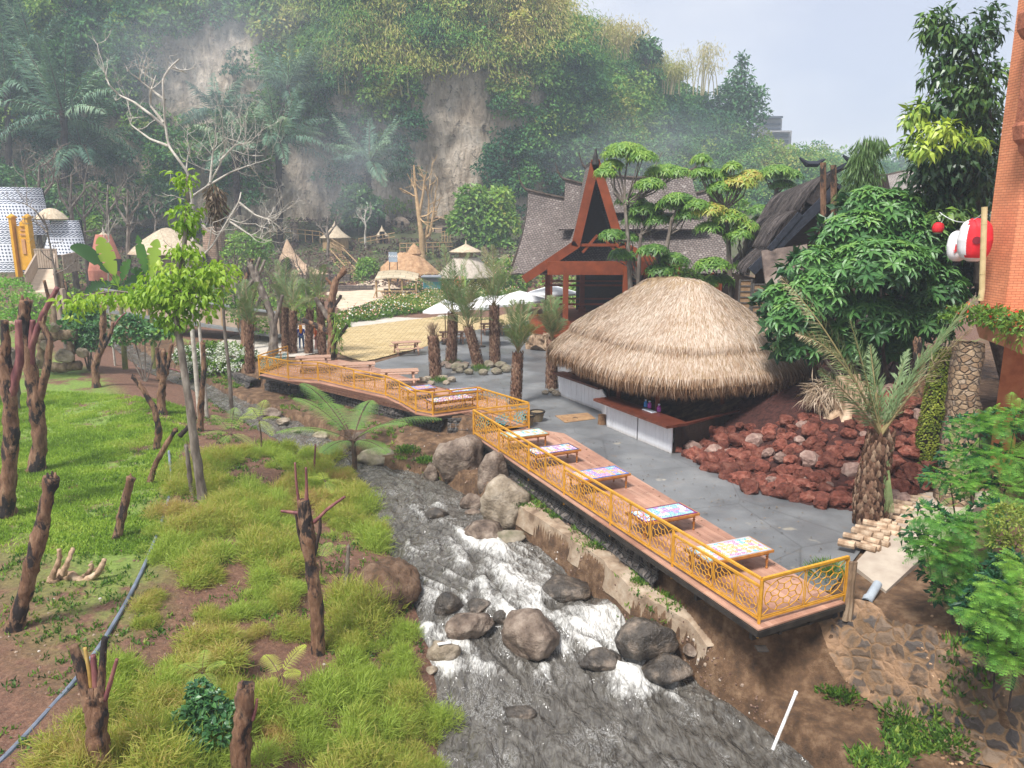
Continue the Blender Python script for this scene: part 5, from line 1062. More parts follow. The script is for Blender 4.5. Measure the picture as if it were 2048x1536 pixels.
# ---- terrace hedges and log fences
th_=MB(); rt=np.random.default_rng(5)
brl=leafmat('terrace_leaf',[(.075,.045,.045),(.12,.075,.065),(.16,.10,.07),(.09,.13,.045),(.17,.25,.07)],.1,.8,.25,.2,.3)
for Yr_ in (83,87,91,95,99,103,107,111,115,118):
    for x_ in np.arange(-75,14,1.0):
        if rt.random()<.08: continue
        y_=Yr_+rt.normal()*.8; zz=float(H(x_,y_)); crown(th_,[(x_,y_,zz+.15,.8,.8,.5)],40,.36,.24,rt,tint=(-.35 if rt.random()<.78 else .25)+.2*vn(x_*.2,Yr_,s=3))
o=th_.build('terrace_hedges',brl); tag(o,'rows of brown and green low planting covering the terraces below the cliff','planting',kind='stuff')
def fence(label,pts,Y0,h=1.0,n=8):
    P_=[Pd(x,y,Y_) for x,y,Y_ in pts]; t_=thing('log_fence',label,'fence',P_[0],'rustic log fences on the terraces')
    for r_ in (.45,1.): m=MB(); tube(m,[p+up*h*r_ for p in P_],.06,5); m.build('rail',reed,t_)
    for a,b_ in zip(P_[:-1],P_[1:]):
        for i in range(n): pp=a+(b_-a)*i/n; m=MB(); beam(m,pp-up*.6,pp+up*(h+.1),.09,.09); m.build('post',reed,t_)
fence('log fence running down the terrace beside the steps under the reed hut',[(540,468,112),(640,478,108),(690,510,100)],0,n=7)
fence('log fence in front of the small stone hut',[(718,492,110),(790,480,111)],0,n=6)
fence('log fence along the terrace above the pavilion',[(800,503,100),(905,500,102)],0,n=8)
fence('short log fence on the grassy terrace right of the tall bare tree',[(884,478,110),(906,476,110)],0,n=4)
st_=thing('terrace_steps','timber steps with rails climbing from the pavilion to the reed hut','steps',Pd(700,560,90))
m=MB()
for i in range(12): f=i/11; pp=Pd(706-f*38,548-f*42,90+f*12); box(m,pp,(1.6,.5,.14))
m.build('treads',reed,st_)
for s in (-.9,.9): m=MB(); a,b_=Pd(706,548,90),Pd(668,506,102); beam(m,a+np.array((s,0,.9)),b_+np.array((s,0,.9)),.1,.1); beam(m,a+np.array((s,0,-.1)),b_+np.array((s,0,-.1)),.12,.2); m.build('handrail',reed,st_)
# dry stone wall terraces left of the shed
for i,(x0_,x1_,yy,Yw) in enumerate(((640,745,583,80),(560,700,560,86))):
    a,b_=Pd(x0_,yy,Yw),Pd(x1_,yy,Yw); t_=thing('stone_terrace_wall',('low dark stone retaining wall left of the open shed','low dark stone retaining wall below the cone tent')[i],'wall',(a+b_)/2); m=MB(); box(m,(a+b_)/2+np.array((0,.3,-.2)),(b_[0]-a[0],.6,1.6)); m.build('stonework',brickmat('dark_course%d'%i,(.10,.08,.07),(.20,.16,.13),(.04,.03,.03),.7,.28,.03,.9,'sum'),t_)
# ================================================================= parasols
canvas=mat('white_canvas',[(.78,.78,.78)],2,.7,.1,.01)
def parasol(px,py,Y,r,label,tilt=0):
    c=Pd(px,py,Y); t_=thing('parasol',label,'parasol',(c[0],Y,0),'white parasols on the yard'); z=c[2]; m=MB(); tube(m,[(c[0],Y,.05),(c[0],Y,z+.55)],.035,8); m.build('pole',mat('brown_pole',[(.25,.13,.07)],3,.5,0),t_)
    m=MB(); V=[(c[0],Y,z+.62)]
    for j in range(8): an=j/8*2*pi+.2; V.append((c[0]+r*math.cos(an),Y+r*math.sin(an),z+tilt*math.cos(an)))
    for j in range(8): an=j/8*2*pi+.2; V.append((c[0]+r*math.cos(an),Y+r*math.sin(an),z-.13+tilt*math.cos(an)))
    V.append((c[0],Y,z+.52)); F=[[0,1+j,1+(j+1)%8] for j in range(8)]+[[17,9+(j+1)%8,9+j] for j in range(8)]; m.add(V,F,[[1+j,9+j,9+(j+1)%8,1+(j+1)%8] for j in range(8)]); cn=m.build('canopy',canvas,t_)
    for j in range(8): an=j/8*2*pi+.2; m=MB(); beam(m,(c[0],Y,z+.45),(c[0]+r*.97*math.cos(an),Y+r*.97*math.sin(an),z-.02+tilt*math.cos(an)),.02,.02); m.build('rib',MATS['brown_pole'],t_)
    m=MB(); lathe(m,(c[0],Y,0),[(.28,0),(.28,.08),(.05,.12)],12); m.build('base',steel,t_)
parasol(890,618,50,1.45,'tilted white parasol left of the middle date palms',.12)
parasol(985,606,54,1.75,'white parasol directly behind the pair of date palms')
parasol(1040,598,57,2.3,'widest white parasol between the date palms and the long house')
parasol(1105,585,62,2.1,'white parasol farthest right beside the long house porch')
parasol(962,612,49,1.2,'small white parasol glimpsed between palm fronds')
# ================================================================= people (skin-modifier figures)
def skinned(name,pts,edges,rads,m,parent,root=0,sub=2):
    me=D.meshes.new(name); me.from_pydata([tuple(float(c) for c in p) for p in pts],edges,[]); o=D.objects.new(name,me); S.collection.objects.link(o)
    o.modifiers.new('s','SKIN'); 
    for i,v in enumerate(me.skin_vertices[0].data): v.radius=(rads[i],rads[i]*.85 if not isinstance(rads[i],tuple) else rads[i][1]); v.use_root=(i==root)
    s2=o.modifiers.new('d','SUBSURF'); s2.levels=s2.render_levels=sub
    bpy.context.view_layer.update(); dg=bpy.context.evaluated_depsgraph_get(); me2=D.meshes.new_from_object(o.evaluated_get(dg)); o.modifiers.clear(); o.data=me2; me2.materials.clear(); me2.materials.append(m); me2.polygons.foreach_set('use_smooth',np.ones(len(me2.polygons),bool)); o.parent=parent; return o
skin=mat('skin',[(.42,.24,.16)],6,.6,.1,.002)
def person(loc,rz,label,h,top,bottom,scarf,stride=.14,shoe=(.4,.4,.42),bag=None):
    t_=thing('person',label,'person',loc,rz=rz); s=h/1.62
    J=[(0,0,.88),(0,0,1.10),(0,0,1.28),(0,-.01,1.38),(0,.0,1.50),(0,.02,1.58),(.09,0,.84),(.11,.02,.47),(.11,-.03+stride*.3,.09),(.12,.10+stride*.3,.04),(-.09,0,.84),(-.11,-.02,.47),(-.11,-stride*.5,.09),(-.12,.09-stride*.5,.04),(.17,0,1.28),(.23,-.03,1.04),(.22,.09,.86),(.21,.13,.78),(-.17,0,1.28),(-.23,-.03,1.04),(-.21,.10,.87),(-.20,.15,.79)]
    E_=[(0,1),(1,2),(2,3),(3,4),(4,5),(0,6),(6,7),(7,8),(8,9),(0,10),(10,11),(11,12),(12,13),(2,14),(14,15),(15,16),(16,17),(2,18),(18,19),(19,20),(20,21)]
    rd=[.13,.11,.13,.05,.095,.07,.085,.055,.038,.035,.085,.055,.038,.035,.055,.042,.03,.028,.055,.042,.03,.028]
    P_=[np.array(p)*s for p in J]; skinned('body',P_,E_,[r*s for r in rd],skin,t_)
    G=lambda ids:[P_[i] for i in ids]
    ids=[0,1,2,14,15,18,19]; skinned('shirt',[P_[0]+np.array((0,0,-.06*s))]+G(ids[1:]),[(0,1),(1,2),(2,3),(3,4),(2,5),(5,6)],[.165*s,.14*s,.150*s,.075*s,.060*s,.075*s,.060*s],top,t_)
    ids=[0,6,7,8,10,11,12]; skinned('trousers',G(ids),[(0,1),(1,2),(2,3),(0,4),(4,5),(5,6)],[.145*s,.105*s,.075*s,.06*s,.105*s,.075*s,.06*s],bottom,t_)
    skinned('head_scarf',[np.array(p)*s for p in ((0,-.02,1.57),(0,-.05,1.50),(0,-.08,1.36),(0,-.12,1.15),(0,-.13,1.02))],[(0,1),(1,2),(2,3),(3,4)],[.075*s,.115*s,.11*s,.10*s,.05*s],scarf,t_)
    for i in (9,13):
        skinned('shoe',[P_[i]+np.array((0,-.12*s,.0)),P_[i]+np.array((0,.02,-.0))],[(0,1)],[.045*s,.04*s],mat('shoe_white',[(.6,.6,.62)],3,.6,0),t_,sub=1)
    if bag: m=MB(); rock(m,(-.2*s,-.12*s,.98*s),(.22,.12,.20),3,sub=2,soft=.5); o=m.build('shoulder_bag',bag,t_,world=False); m=MB(); tube(m,np.array([(.14,-.08,1.36),(0,-.16,1.22),(-.18,-.16,1.04)])*s,.012,5); m.build('bag_strap',bag,o,world=False)
    return t_
pb=P(604,700,0); person((pb[0],pb[1],.02),R(8),'person in blue top, jeans and long orange head scarf walking away among palms',1.62,mat('blue_cloth',[(.03,.07,.42)],5,.8,.2),mat('denim',[(.05,.10,.22)],8,.8,.2),mat('orange_cloth',[(.80,.30,.02)],5,.8,.2),bag=mat('lilac_bag',[(.42,.42,.55)],4,.6,0))
pb=P(634,702,0); person((pb[0],pb[1],.02),R(-60),'person in an orange top half hidden behind the right palm trunk',1.6,mat('coral_cloth',[(.80,.16,.04)],5,.8,.2),mat('dusty_pink_cloth',[(.50,.26,.22)],5,.8,.2),mat('pale_orange_cloth',[(.80,.28,.10)],5,.8,.2))
# ================================================================= river boulders
bld=[mat('boulder_brown',[(.3,(.05,.035,.027)),(.48,(.17,.125,.095)),(.70,(.36,.29,.23))],2.3,.75,1.,.12,bs=6),mat('boulder_beige',[(.3,(.12,.09,.06)),(.48,(.29,.235,.17)),(.70,(.45,.38,.30))],2.1,.8,1.,.10,bs=6),mat('boulder_wet',[(.3,(.022,.019,.017)),(.50,(.075,.062,.050)),(.68,(.27,.21,.16))],2.1,.35,1.,.12,bs=6,spec=.5),mat('boulder_mossy',[(.3,(.07,.075,.035)),(.5,(.20,.17,.12)),(.72,(.34,.29,.23))],1.9,.85,.7,.04,bs=7),mat('soil_rock',[(.3,(.045,.035,.018)),(.46,(.11,.062,.036)),(.72,(.22,.145,.095))],2.6,.95,1.,.12,bs=6)]
def wetband(m_):
    "rocks are darker and glossier near the water line: real wet stone"
    return m_
BL=[(920,962,104,96,0,'largest boulder, a tilted grey-brown slab lying below the deck notch',.5,.35),(987,1000,58,92,0,'upright ochre sided boulder right of the tilted slab',.3,.3),(1012,1050,92,98,1,'big smooth beige boulder under the deck edge',.2,.3),(941,1022,40,36,0,'small pointed brown boulder in the water below the tilted slab',0,0),(945,1033,30,14,0,'flat little brown stone left of the beige boulder',0,0),(874,1043,48,30,2,'dark wet pyramid shaped rock alone in midstream',0,0),(968,1090,86,40,0,'flat brown topped rock at the top of the rapids',0,0),(1050,1062,76,44,1,'rounded beige rock leaning on the ledge end',.1,.1),(1022,1092,60,38,3,'greenish grey rock beside the flat brown rock',0,0),(985,1066,44,26,1,'small beige rock behind the flat brown rock',.1,.1),(750,934,76,42,3,'pale mossy boulder right of the tree fern stem',0,0),(797,931,26,18,1,'small pale stone right of the mossy boulder',0,0),(722,905,66,46,0,'brown boulder behind the tree fern',.1,.1),(672,868,34,20,1,'small beige stone seen through the fern fronds',0,0),(860,960,34,34,0,'grey stone at the water edge left of the tilted slab',.1,.1),(894,1236,66,60,2,'tall wet grey rock behind the twin topped boulder',0,0),(930,1282,100,66,0,'twin topped boulder with dark wet base in the rapids',0,0),(957,1226,50,28,2,'low black wet rock behind the twin topped boulder',0,0),(1001,1250,28,34,2,'small dark rock left of the long boulder',0,0),(1068,1318,128,100,0,'long pale topped boulder with black wet end in the middle of the rapids',-.7,0),(1300,1322,108,92,2,'big round wet boulder against the right ledge',0,.2),(1337,1366,92,62,2,'dark wet boulder with pale top below the big round one',0,0),(888,1332,64,56,1,'pale boulder with a white scrap on top at the left bank',0,0),(1040,1446,58,30,2,'half drowned brown rock near the bottom of the picture',0,-.12),(1205,1345,80,34,2,'low black rock awash right of the long boulder',0,-.05),(1125,1210,100,40,2,'black rock awash under the white water above the long boulder',0,-.12),(855,1118,18,10,2,'tiny dark rock in the left edge of the stream',0,0),(1105,1090,46,22,2,'dark rocks at the foot of the ledge',0,0),(540,835,36,20,0,'grey stone on the far bank below the far deck',.0,.1),(565,848,26,14,1,'tan stone beside the far bank water edge',.0,.1),(640,880,30,18,1,'tan stone seen left of the fern stem',0,0),(590,868,22,14,0,'little brown stone at the far water edge',0,0)]
for i,(px,yb,w_,h_,mi,lb,tw,lift) in enumerate(BL):
    g_=W(px,yb,.05+lift); dep=g_[1]*math.cos(PITCH)+(ZC-g_[2])*math.sin(PITCH); k=dep/FOC; an=math.atan2(ZC-g_[2],g_[1]); sxx=w_*k*1.0; syy=sxx*.8; szz=max(.45*sxx,(h_*k-syy*math.sin(an)*.75)/math.cos(an)*1.15)
    t_=thing('boulder',lb,'boulder',(g_[0],g_[1]+syy*.42,g_[2]),'boulders in the stream'); m=MB(); rock(m,(0,0,szz*.30),(sxx,syy,szz*1.15),seed=i*7+3,sub=4,planes=9 if i<4 else 12,rz=tw,rough=.13); m.build('stone',bld[mi],t_,world=False,smooth=True)
    if i==22: m=MB(); c=MB(); box(c,(.0,-.1,szz*.88),(.3,.08,.02),.3); c.build('white_scrap',whp,t_,world=False)
# mound on the left bank
g_=W(780,1240,.0); t_=thing('earth_mound','large soil covered boulder bulging from the left bank into the stream','boulder',(g_[0]-.2,g_[1]+1.1,g_[2])); m=MB(); rock(m,(0,0,.35),(1.6,2.7,1.5),91,sub=4,planes=14,rough=.26,soft=.25); m.build('stone',bld[4],t_,world=False,smooth=True)
# stones lying on the left slope
for i,(px,py,w_,mi,lb) in enumerate(((715,1440,62,1,'pale beige stone lying on the bare soil of the lower left bank'),(860,1345,30,1,'pale stones at the left water edge'),(640,1240,26,4,'brown stone on the soil path left of the mound'),(1385,1305,40,0,'rock on the ledge right of the big wet boulder'))):
    g_=Hp(px,py); k=np.linalg.norm(g_-np.array((0,0,8)))/FOC; t_=thing('stone',lb,'stone',g_,'loose stones on the banks'); m=MB(); rock(m,(0,0,.05),(w_*k,w_*k*.7,w_*k*.55),i+40,sub=3); m.build('stone_block',bld[mi],t_,world=False)
# ================================================================= red lava rocks
lav=mat('lava_rock',[(.3,(.055,.016,.010)),(.5,(.175,.052,.034)),(.72,(.31,.135,.095))],2.6,.9,1.,.09,bs=9,rand=.7)
lav2=mat('lava_rock_grey',[(.3,(.10,.06,.05)),(.5,(.25,.16,.13)),(.72,(.40,.29,.24))],2.2,.85,.8,.05,bs=10,rand=.5)
protos=[]
for i in range(10):
    m=MB(); rock(m,(0,0,0),(1,.85,.8),200+i,sub=3,planes=9,rough=.22); me=m.build('lava_rock',lav if i<8 else lav2); protos.append(me)
rl=np.random.default_rng(8); LP=[(1348,908),(1420,947),(1500,987),(1620,1014),(1720,1025),(1870,1000),(1890,800),(1780,770),(1660,790),(1600,850),(1470,862),(1400,868)]
pl=[]; cand=np.c_[rl.uniform(1340,1890,7000),rl.uniform(765,1026,7000)]; dirs=np.stack([ray(*c_) for c_ in cand]); tt=np.arange(19,44,.25); Qr=dirs[:,None]*tt[None,:,None]+np.array((0,0,ZC)); hit=Qr[...,2]<=H(Qr[...,0],Qr[...,1]); hi=hit.argmax(1)
for n_,(px,py) in enumerate(cand):
    if len(pl)>=298: break
    if not inpoly(px,py,LP) or (1640<px<1700 and 765<py<860): continue
    edge=sm(40,0,(np.interp(px,[1348,1420,1500,1620,1720,1870],[908,947,987,1014,1025,1000])-py)); s=rl.uniform(.26,.62)*(1+.2*edge); g_=Qr[n_,hi[n_]]
    if all((g_[0]-q_[0])**2+(g_[1]-q_[1])**2>(.33*(s+q_[3]))**2 for q_ in pl): pl.append((g_[0],g_[1],g_[2],s))
lx,ly=[0],[0]
for i,(x_,y_,z_,s) in enumerate(pl):
    o=protos[rl.integers(0,8) if rl.random()<.86 else rl.integers(8,10)]; c=o.copy(); S.collection.objects.link(c); c.location=(x_,y_,z_+s*.22+rl.uniform(0,.12)); c.rotation_euler=tuple(rl.uniform(-.5,.5,2))+(rl.uniform(0,6),); c.scale=(s*1.25,s*1.15,s*1.05)
    tag(c,'rough red-brown lava rock in the rock bank between the bar hut and the orange building','rock','red lava rocks banked behind the yard')
for o in protos: D.objects.remove(o)
# loose pale stones ringing the palms and bar post
def stones(cx,cy,r,n,label,grp,col=1,sz=.35,z=0):
    for i in range(n):
        a=i/n*2*pi+.2; p_=np.array((cx+r*math.cos(a),cy+r*.8*math.sin(a),z)); t_=MB(); s=sz*rl.uniform(.8,1.25); rock(t_,p_+up*s*.25,(s,s*.85,s*.65),int(300+i+cx*9),sub=2,soft=.3); o=t_.build('stone',bld[col],loc=p_); tag(o,label,'stone',grp)
pp=P(965,742); stones(pp[0],pp[1],1.35,11,'rounded stone in the ring around the pair of date palms','stones ringing the twin date palms',3,.62)
pp=P(903,733); stones(pp[0]+.1,pp[1],.7,6,'stone in the small ring around the single date palm','stones ringing the single date palm',0,.5)
pp=P(874,765); stones(pp[0],pp[1],.75,6,'stone in the ring around the sawn palm stump','stones ringing the sawn palm stump',1,.5)
pp=P(1108,788); stones(pp[0],pp[1],.42,4,'pale rounded stone at the foot of the bar hut corner palm','stones at the bar hut corner palm',1,.42)
# ================================================================= gabion walls under the decks
gab,t,b=principled('gabion_stone'); v=N(t,'ShaderNodeNewGeometry').outputs['Position']; vo=N(t,'ShaderNodeTexVoronoi'); vo.inputs['Scale'].default_value=4.2; t.links.new(v,vo.inputs['Vector']); s_=N(t,'ShaderNodeSeparateColor'); t.links.new(vo.outputs['Color'],s_.inputs[0]); vd=N(t,'ShaderNodeTexVoronoi',feature='DISTANCE_TO_EDGE'); vd.inputs['Scale'].default_value=4.2; t.links.new(v,vd.inputs['Vector'])
c=mixn(t,rampn(t,[(0,(.035,.028,.025)),(.5,(.09,.075,.065)),(1,(.17,.145,.125))],s_.outputs[0]),(.012,.01,.01),rampn(t,[(.02,(1,1,1)),(.10,(0,0,0))],vd.outputs['Distance'])); t.links.new(c,b.inputs['Base Color']); b.inputs['Roughness'].default_value=.85; bumpn(t,b,vd.outputs['Distance'],1.,.2)
wire=mat('galvanised_wire',[(.16,.16,.16)],3,.5,0,metal=.6)
def gabion(label,path,ztop,inset=0.):
    path=np.array(path,float); s=np.r_[0,np.cumsum(np.hypot(*np.diff(path,axis=0).T))]; n=int(s[-1]/.12)+2; q_=np.linspace(0,s[-1],n); X=np.interp(q_,s,path[:,0]); Y_=np.interp(q_,s,path[:,1]); tx,ty=np.gradient(X),np.gradient(Y_); l=np.hypot(tx,ty); nx,ny=ty/l,-tx/l
    if (nx*-1).mean()<0: nx,ny=-nx,-ny
    zb=np.minimum(H(X+nx*.55,Y_+ny*.55),ztop-.4)-.3; m=MB(); v=np.linspace(0,1,14)[None,:]; Z=ztop+(zb[:,None]-ztop)*v; st=np.floor(v*2.2)/2.2*.32
    dd=.10*fbm(X[:,None]*2.4,Z*2.4,Y_[:,None]*2.4,3,33)+st; t_=thing('gabion_wall',label,'wall',(X[n//2],Y_[n//2],float(zb[n//2])),'dark stone gabion walls under the decks')
    A3=np.stack([X[:,None]+nx[:,None]*dd,Y_[:,None]+ny[:,None]*dd,Z+0*dd],-1); B3=A3[:,:1]-np.stack([nx,ny,nx*0],-1)[:,None]*.5; A3=np.concatenate([B3,A3],1); m.add(A3,gridf(n,15)); m.build('stone_fill',gab,t_,smooth=True)
    m=MB()
    for j in np.linspace(0,1,9):
        k=int(1+j*13); pts=A3[::3,min(k,14)]+np.stack([nx,ny,nx*0],-1)[::3]*.06; 
        for a,b_ in zip(pts[:-1],pts[1:]): beam(m,a,b_,.012,.012)
    for i in range(0,n-1,2):
        for k in range(1,14,3): beam(m,A3[i,k]+np.array((nx[i],ny[i],0))*.06,A3[i,min(k+3,14)]+np.array((nx[i],ny[i],0))*.06,.010,.010)
    m.build('wire_mesh',wire,t_)
def edge_path(y0,y1,off=-.12,n=30): ys_=np.linspace(y0,y1,n); return np.c_[np.interp(ys_,_ey,_ex)+off,ys_]
gabion('dark wire-caged stone wall under the long edge of the near deck',edge_path(17.6,27.8),-.3)
gabion('dark wire-caged stone wall below the notch between the decks',[(-1.0,28.1),(.3,29.0),(.3,30.2),(-1.4,31.2),(-2.7,31.2)],-.12)
gabion('dark wire-caged stone wall under the bending picnic deck',edge_path(31.3,40.6,.0),-.12)
gabion('low dark stone wall along the far bank below the white flowering bush',edge_path(40.9,50,-.7),-.55)
# ================================================================= right bank: stone wall, slab, logs, pipe, pole
rw=thing('mortared_stone_wall','sloping brown mortared stone retaining wall right of the deck corner','wall',(7.6,14,-.6)); xs,ys_=np.meshgrid(np.linspace(0,1,90),np.linspace(11.6,15.5,120),indexing='ij'); xs=6.62+.7*np.clip(15.1-ys_,-.5,3)+xs*(.95-.25*sm(13,11.6,ys_)); zz=H(xs,ys_); vd_=fbm(xs*2,ys_*2,zz*2,3,51); zz=zz+.05+.10*vd_; mst,t,b=principled('mortared_stone'); v=N(t,'ShaderNodeNewGeometry').outputs['Position']; nz2=noisen(t,1.6,3,.5,v); 
mpx=N(t,'ShaderNodeMixRGB',blend_type='ADD'); mpx.inputs[0].default_value=.35; t.links.new(v,mpx.inputs[1]); nn3=N(t,'ShaderNodeTexNoise'); nn3.inputs['Scale'].default_value=2.5; t.links.new(v,nn3.inputs['Vector']); t.links.new(nn3.outputs['Color'],mpx.inputs[2])
vd=N(t,'ShaderNodeTexVoronoi',feature='DISTANCE_TO_EDGE'); vd.inputs['Scale'].default_value=3.4; t.links.new(mpx.outputs[0],vd.inputs['Vector']); vo=N(t,'ShaderNodeTexVoronoi'); vo.inputs['Scale'].default_value=3.4; t.links.new(mpx.outputs[0],vo.inputs['Vector']); s_=N(t,'ShaderNodeSeparateColor'); t.links.new(vo.outputs['Color'],s_.inputs[0])
stc=rampn(t,[(0,(.035,.03,.03)),(.35,(.10,.065,.04)),(.7,(.19,.13,.085)),(1,(.07,.06,.055))],s_.outputs[0]); mor=rampn(t,[(.35,(.13,.075,.035)),(.65,(.25,.15,.08))],noisen(t,3,6,.65,v))
c=mixn(t,mor,stc,rampn(t,[(.05,(0,0,0)),(.10,(1,1,1))],vd.outputs['Distance'])); c=mixn(t,c,(.30,.18,.10),rampn(t,[(.52,(0,0,0)),(.62,(.85,.85,.85))],noisen(t,1.3,5,.6,v))); t.links.new(c,b.inputs['Base Color']); b.inputs['Roughness'].default_value=.8; bumpn(t,b,mathn(t,'ADD',vd.outputs['Distance'],mathn(t,'MULTIPLY',noisen(t,9,5,.7,v),.3)),.9,.12)
m=MB(); eu=np.minimum(np.minimum(np.linspace(0,1,90),np.linspace(1,0,90))[:,None]*3,np.minimum(np.linspace(0,1,120),np.linspace(1,0,120)*6)[None,:]*3); kf=(eu+.35*fbm(xs*2.5,ys_*2.5,0,3,88)).ravel()[gridf(90,120)].min(1)>.22; m.add(np.stack([xs,ys_,zz],-1),gridf(90,120)[kf]); m.build('stonework',mst,rw,smooth=True)
sl_=thing('concrete_slab','sloping bare concrete slab edging the yard at the right bank','slab',P(1790,1090,.2)); c4=[P(1706,1130,.05),P(1772,1182,.0),P(2010,960,.35),P(1880,945,.35)]; m=MB(); m.add(c4+[p-up*.3 for p in c4],[[0,1,2,3],[7,6,5,4],[0,4,5,1],[1,5,6,2],[2,6,7,3],[3,7,4,0]]); m.build('slab',mat('stained_concrete',[(.3,(.30,.24,.19)),(.7,(.48,.41,.33))],1.2,.85,.4,.03),sl_)
lg=mat('peeled_log',[(.3,(.12,.07,.04)),(.5,(.33,.22,.14)),(.72,(.54,.42,.30))],4,.85,.7,.03,sc=(1,1,.4),rand=.5)
a,b_=P(1700,1105,.1),P(1885,965,.1); dl_=nrm(b_-a); nl=np.array((-dl_[1],dl_[0],0)); rl2=np.random.default_rng(4)
for row in range(3):
    for i in range(17-row):
        f=(i+.5+row*.4)/17; c_=a+(b_-a)*f+nl*(.02-.22*row+.1)+up*(-.02+.05*(2-row)+rl2.uniform(0,.03)); dv=nrm(nl*1.+dl_*rl2.uniform(-.5,.1)+up*rl2.uniform(-.35,-.1)*0); L_=rl2.uniform(.36,.6); r_=rl2.uniform(.07,.12); c_=c_+dl_*rl2.uniform(-.09,.09)+nl*rl2.uniform(-.08,.08)+up*rl2.uniform(0,.05)
        m=MB(); tube(m,[c_-dv*L_/2,c_,c_+dv*L_/2],r_,10,rough=.12,seed=i+row*20); o=m.build('log',lg,loc=c_); tag(o,'short peeled log in the row edging the yard beside the concrete slab','log','short logs stacked along the yard edge')
m=MB(); p_=Hp(1738,1192)+np.array((-.12,-.12,.10)); o=thing('drain_pipe','short grey plastic drain pipe sticking out under the concrete slab','pipe',p_); tube(m,[p_+np.array((.35,.25,.12)),p_+np.array((-.12,-.28,-.04))],.095,18,cap=False); tube(m,[p_+np.array((.35,.25,.12)),p_+np.array((-.12,-.28,-.04))],.082,18,cap=False); m.build('tube',mat('grey_pvc',[(.34,.38,.42)],3,.4,0),o); m=MB(); tube(m,[p_+np.array((-.02,-.14,-.01)),p_+np.array((-.12,-.28,-.04))],[.108,.108],18,cap=False); m.build('socket',MATS['grey_pvc'],o)
a,b_=P(1545,1500,-1.8),P(1592,1385,-1.05); o=thing('white_pole','white plastic pipe leaning on the ledge with one end in the water','pipe',a); m=MB(); tube(m,[a,(a+b_)/2,b_],.032,10); m.build('tube',mat('white_pvc',[(.3,(.42,.39,.35)),(.5,(.62,.61,.60)),(.7,(.70,.70,.71))],4,.5,.1),o)
m=MB(); tube(m,[a+(b_-a)*.97,b_+(b_-a)*.02],.038,10); m.build('end_socket',MATS['white_pvc'],o)
# two old stakes against the railing end
for i,(x_,dx) in enumerate(((1693,5),(1702,-4))):
    a=P(x_,1215,-.1); m=MB(); tube(m,[a-up*.3,a+np.array((dx*.004,0,.5)),a+up*1.05],[.06,.05,.045],8,rough=.25,seed=i); o=m.build('stake',mat('driftwood',None),loc=a); tag(o,('grey stake just right of the railing end','darker stake one step right of the railing end')[i],'stake')
# bucket planters near the notch
for i,(px,py,r_,lb) in enumerate(((1074,842,.30,'black rimmed clay pot right of the teal railing end'),(1058,850,.22,'small dark pot partly behind the railing end'))):
    p_=P(px,py); o=thing('plant_pot',lb,'pot',p_); m=MB(); lathe(m,p_,[(r_*.7,0),(r_*.95,.3),(r_*1.05,.38)],16); m.build('body',mat('clay_tan',[(.3,(.16,.11,.06)),(.7,(.30,.23,.14))],5,.8,.3),o); m=MB(); lathe(m,p_,[(r_*1.05,.36),(r_*1.12,.38),(r_*1.1,.43),(r_*.9,.42),(r_*.85,.34)],16); m.build('rim',steel,o)
# hose on the left slope
hp=[Hp(*q_)+up*.05 for q_ in ((-60,1590),(40,1490),(150,1368),(205,1290),(250,1215),(285,1145),(310,1085),(335,1015),(343,960),(338,905))]
hp=np.array(hp); s=np.linspace(0,len(hp)-1,60); hp=np.stack([np.interp(s,np.arange(len(hp)),hp[:,k]) for k in range(3)],-1); hp[1:-1]=(hp[:-2]+hp[1:-1]+hp[2:])/3
m=MB(); tube(m,hp,.048,8); o=m.build('water_hose',mat('hose_grey',[(.3,(.10,.12,.16)),(.7,(.20,.23,.29))],3,.4,.1),loc=hp[30]); tag(o,'long dark grey water pipe snaking down the left slope','pipe')

# sandy concrete lip of the lower ledge, dark gravel under the lava rocks, clay rubble bank
yy=np.linspace(15.8,23.6,140)[:,None]; u=np.array([-.05,0,.04,.25,.5,.54])[None,:]; zo=np.array([-.55,-.25,.07,.09,.07,-.1])[None,:]; wv=.10*fbm(yy*1.3,0,0,3,71); lx_=XR(yy)+.12+wv+u*1.15; lz_=wz(yy)+np.interp(yy,_ly,_lo)+zo+.035*fbm(lx_*3,yy*3,0,2,72)
m=MB(); m.add(np.stack([lx_,yy+0*u,lz_],-1),gridf(140,6)[:,::-1]); o=m.build('concrete_ledge',mat('ledge_concrete',[(.3,(.15,.10,.065)),(.48,(.30,.22,.15)),(.72,(.44,.36,.27))],2.2,.85,.7,.05)); tag(o,kind='structure')
drape([(1346,906),(1420,945),(1500,985),(1620,1010),(1720,1023),(1870,998),(1900,800),(1780,765),(1640,775),(1480,868)],'lava_gravel',mat('lava_gravel_ground',[(.3,(.018,.007,.006)),(.7,(.085,.030,.023))],7,.95,.9,.05),lift=.05,n=150)
rub=MB(); rr3=np.random.default_rng(66); v1,f1=ICO[2]
for i in range(520):
    px,py=rr3.uniform(1700,2040),rr3.uniform(1215,1530); 
    if px<1840 or py<1215+.5*(px-1700)-60: continue
    g_=P(px,py,-.2) ; x_,y_=g_[0],g_[1]
    for _ in range(3): z_=float(H(x_,y_)); g_=P(px,py,z_); x_,y_=g_[0],g_[1]
    s=rr3.uniform(.012,.05)*(1.6 if rr3.random()<.1 else 1); rock(rub,(x_,y_,float(H(x_,y_))),(s*2,s*1.7,s*1.4),i,sub=1,planes=9,tint=rr3.uniform(-.5,.5))
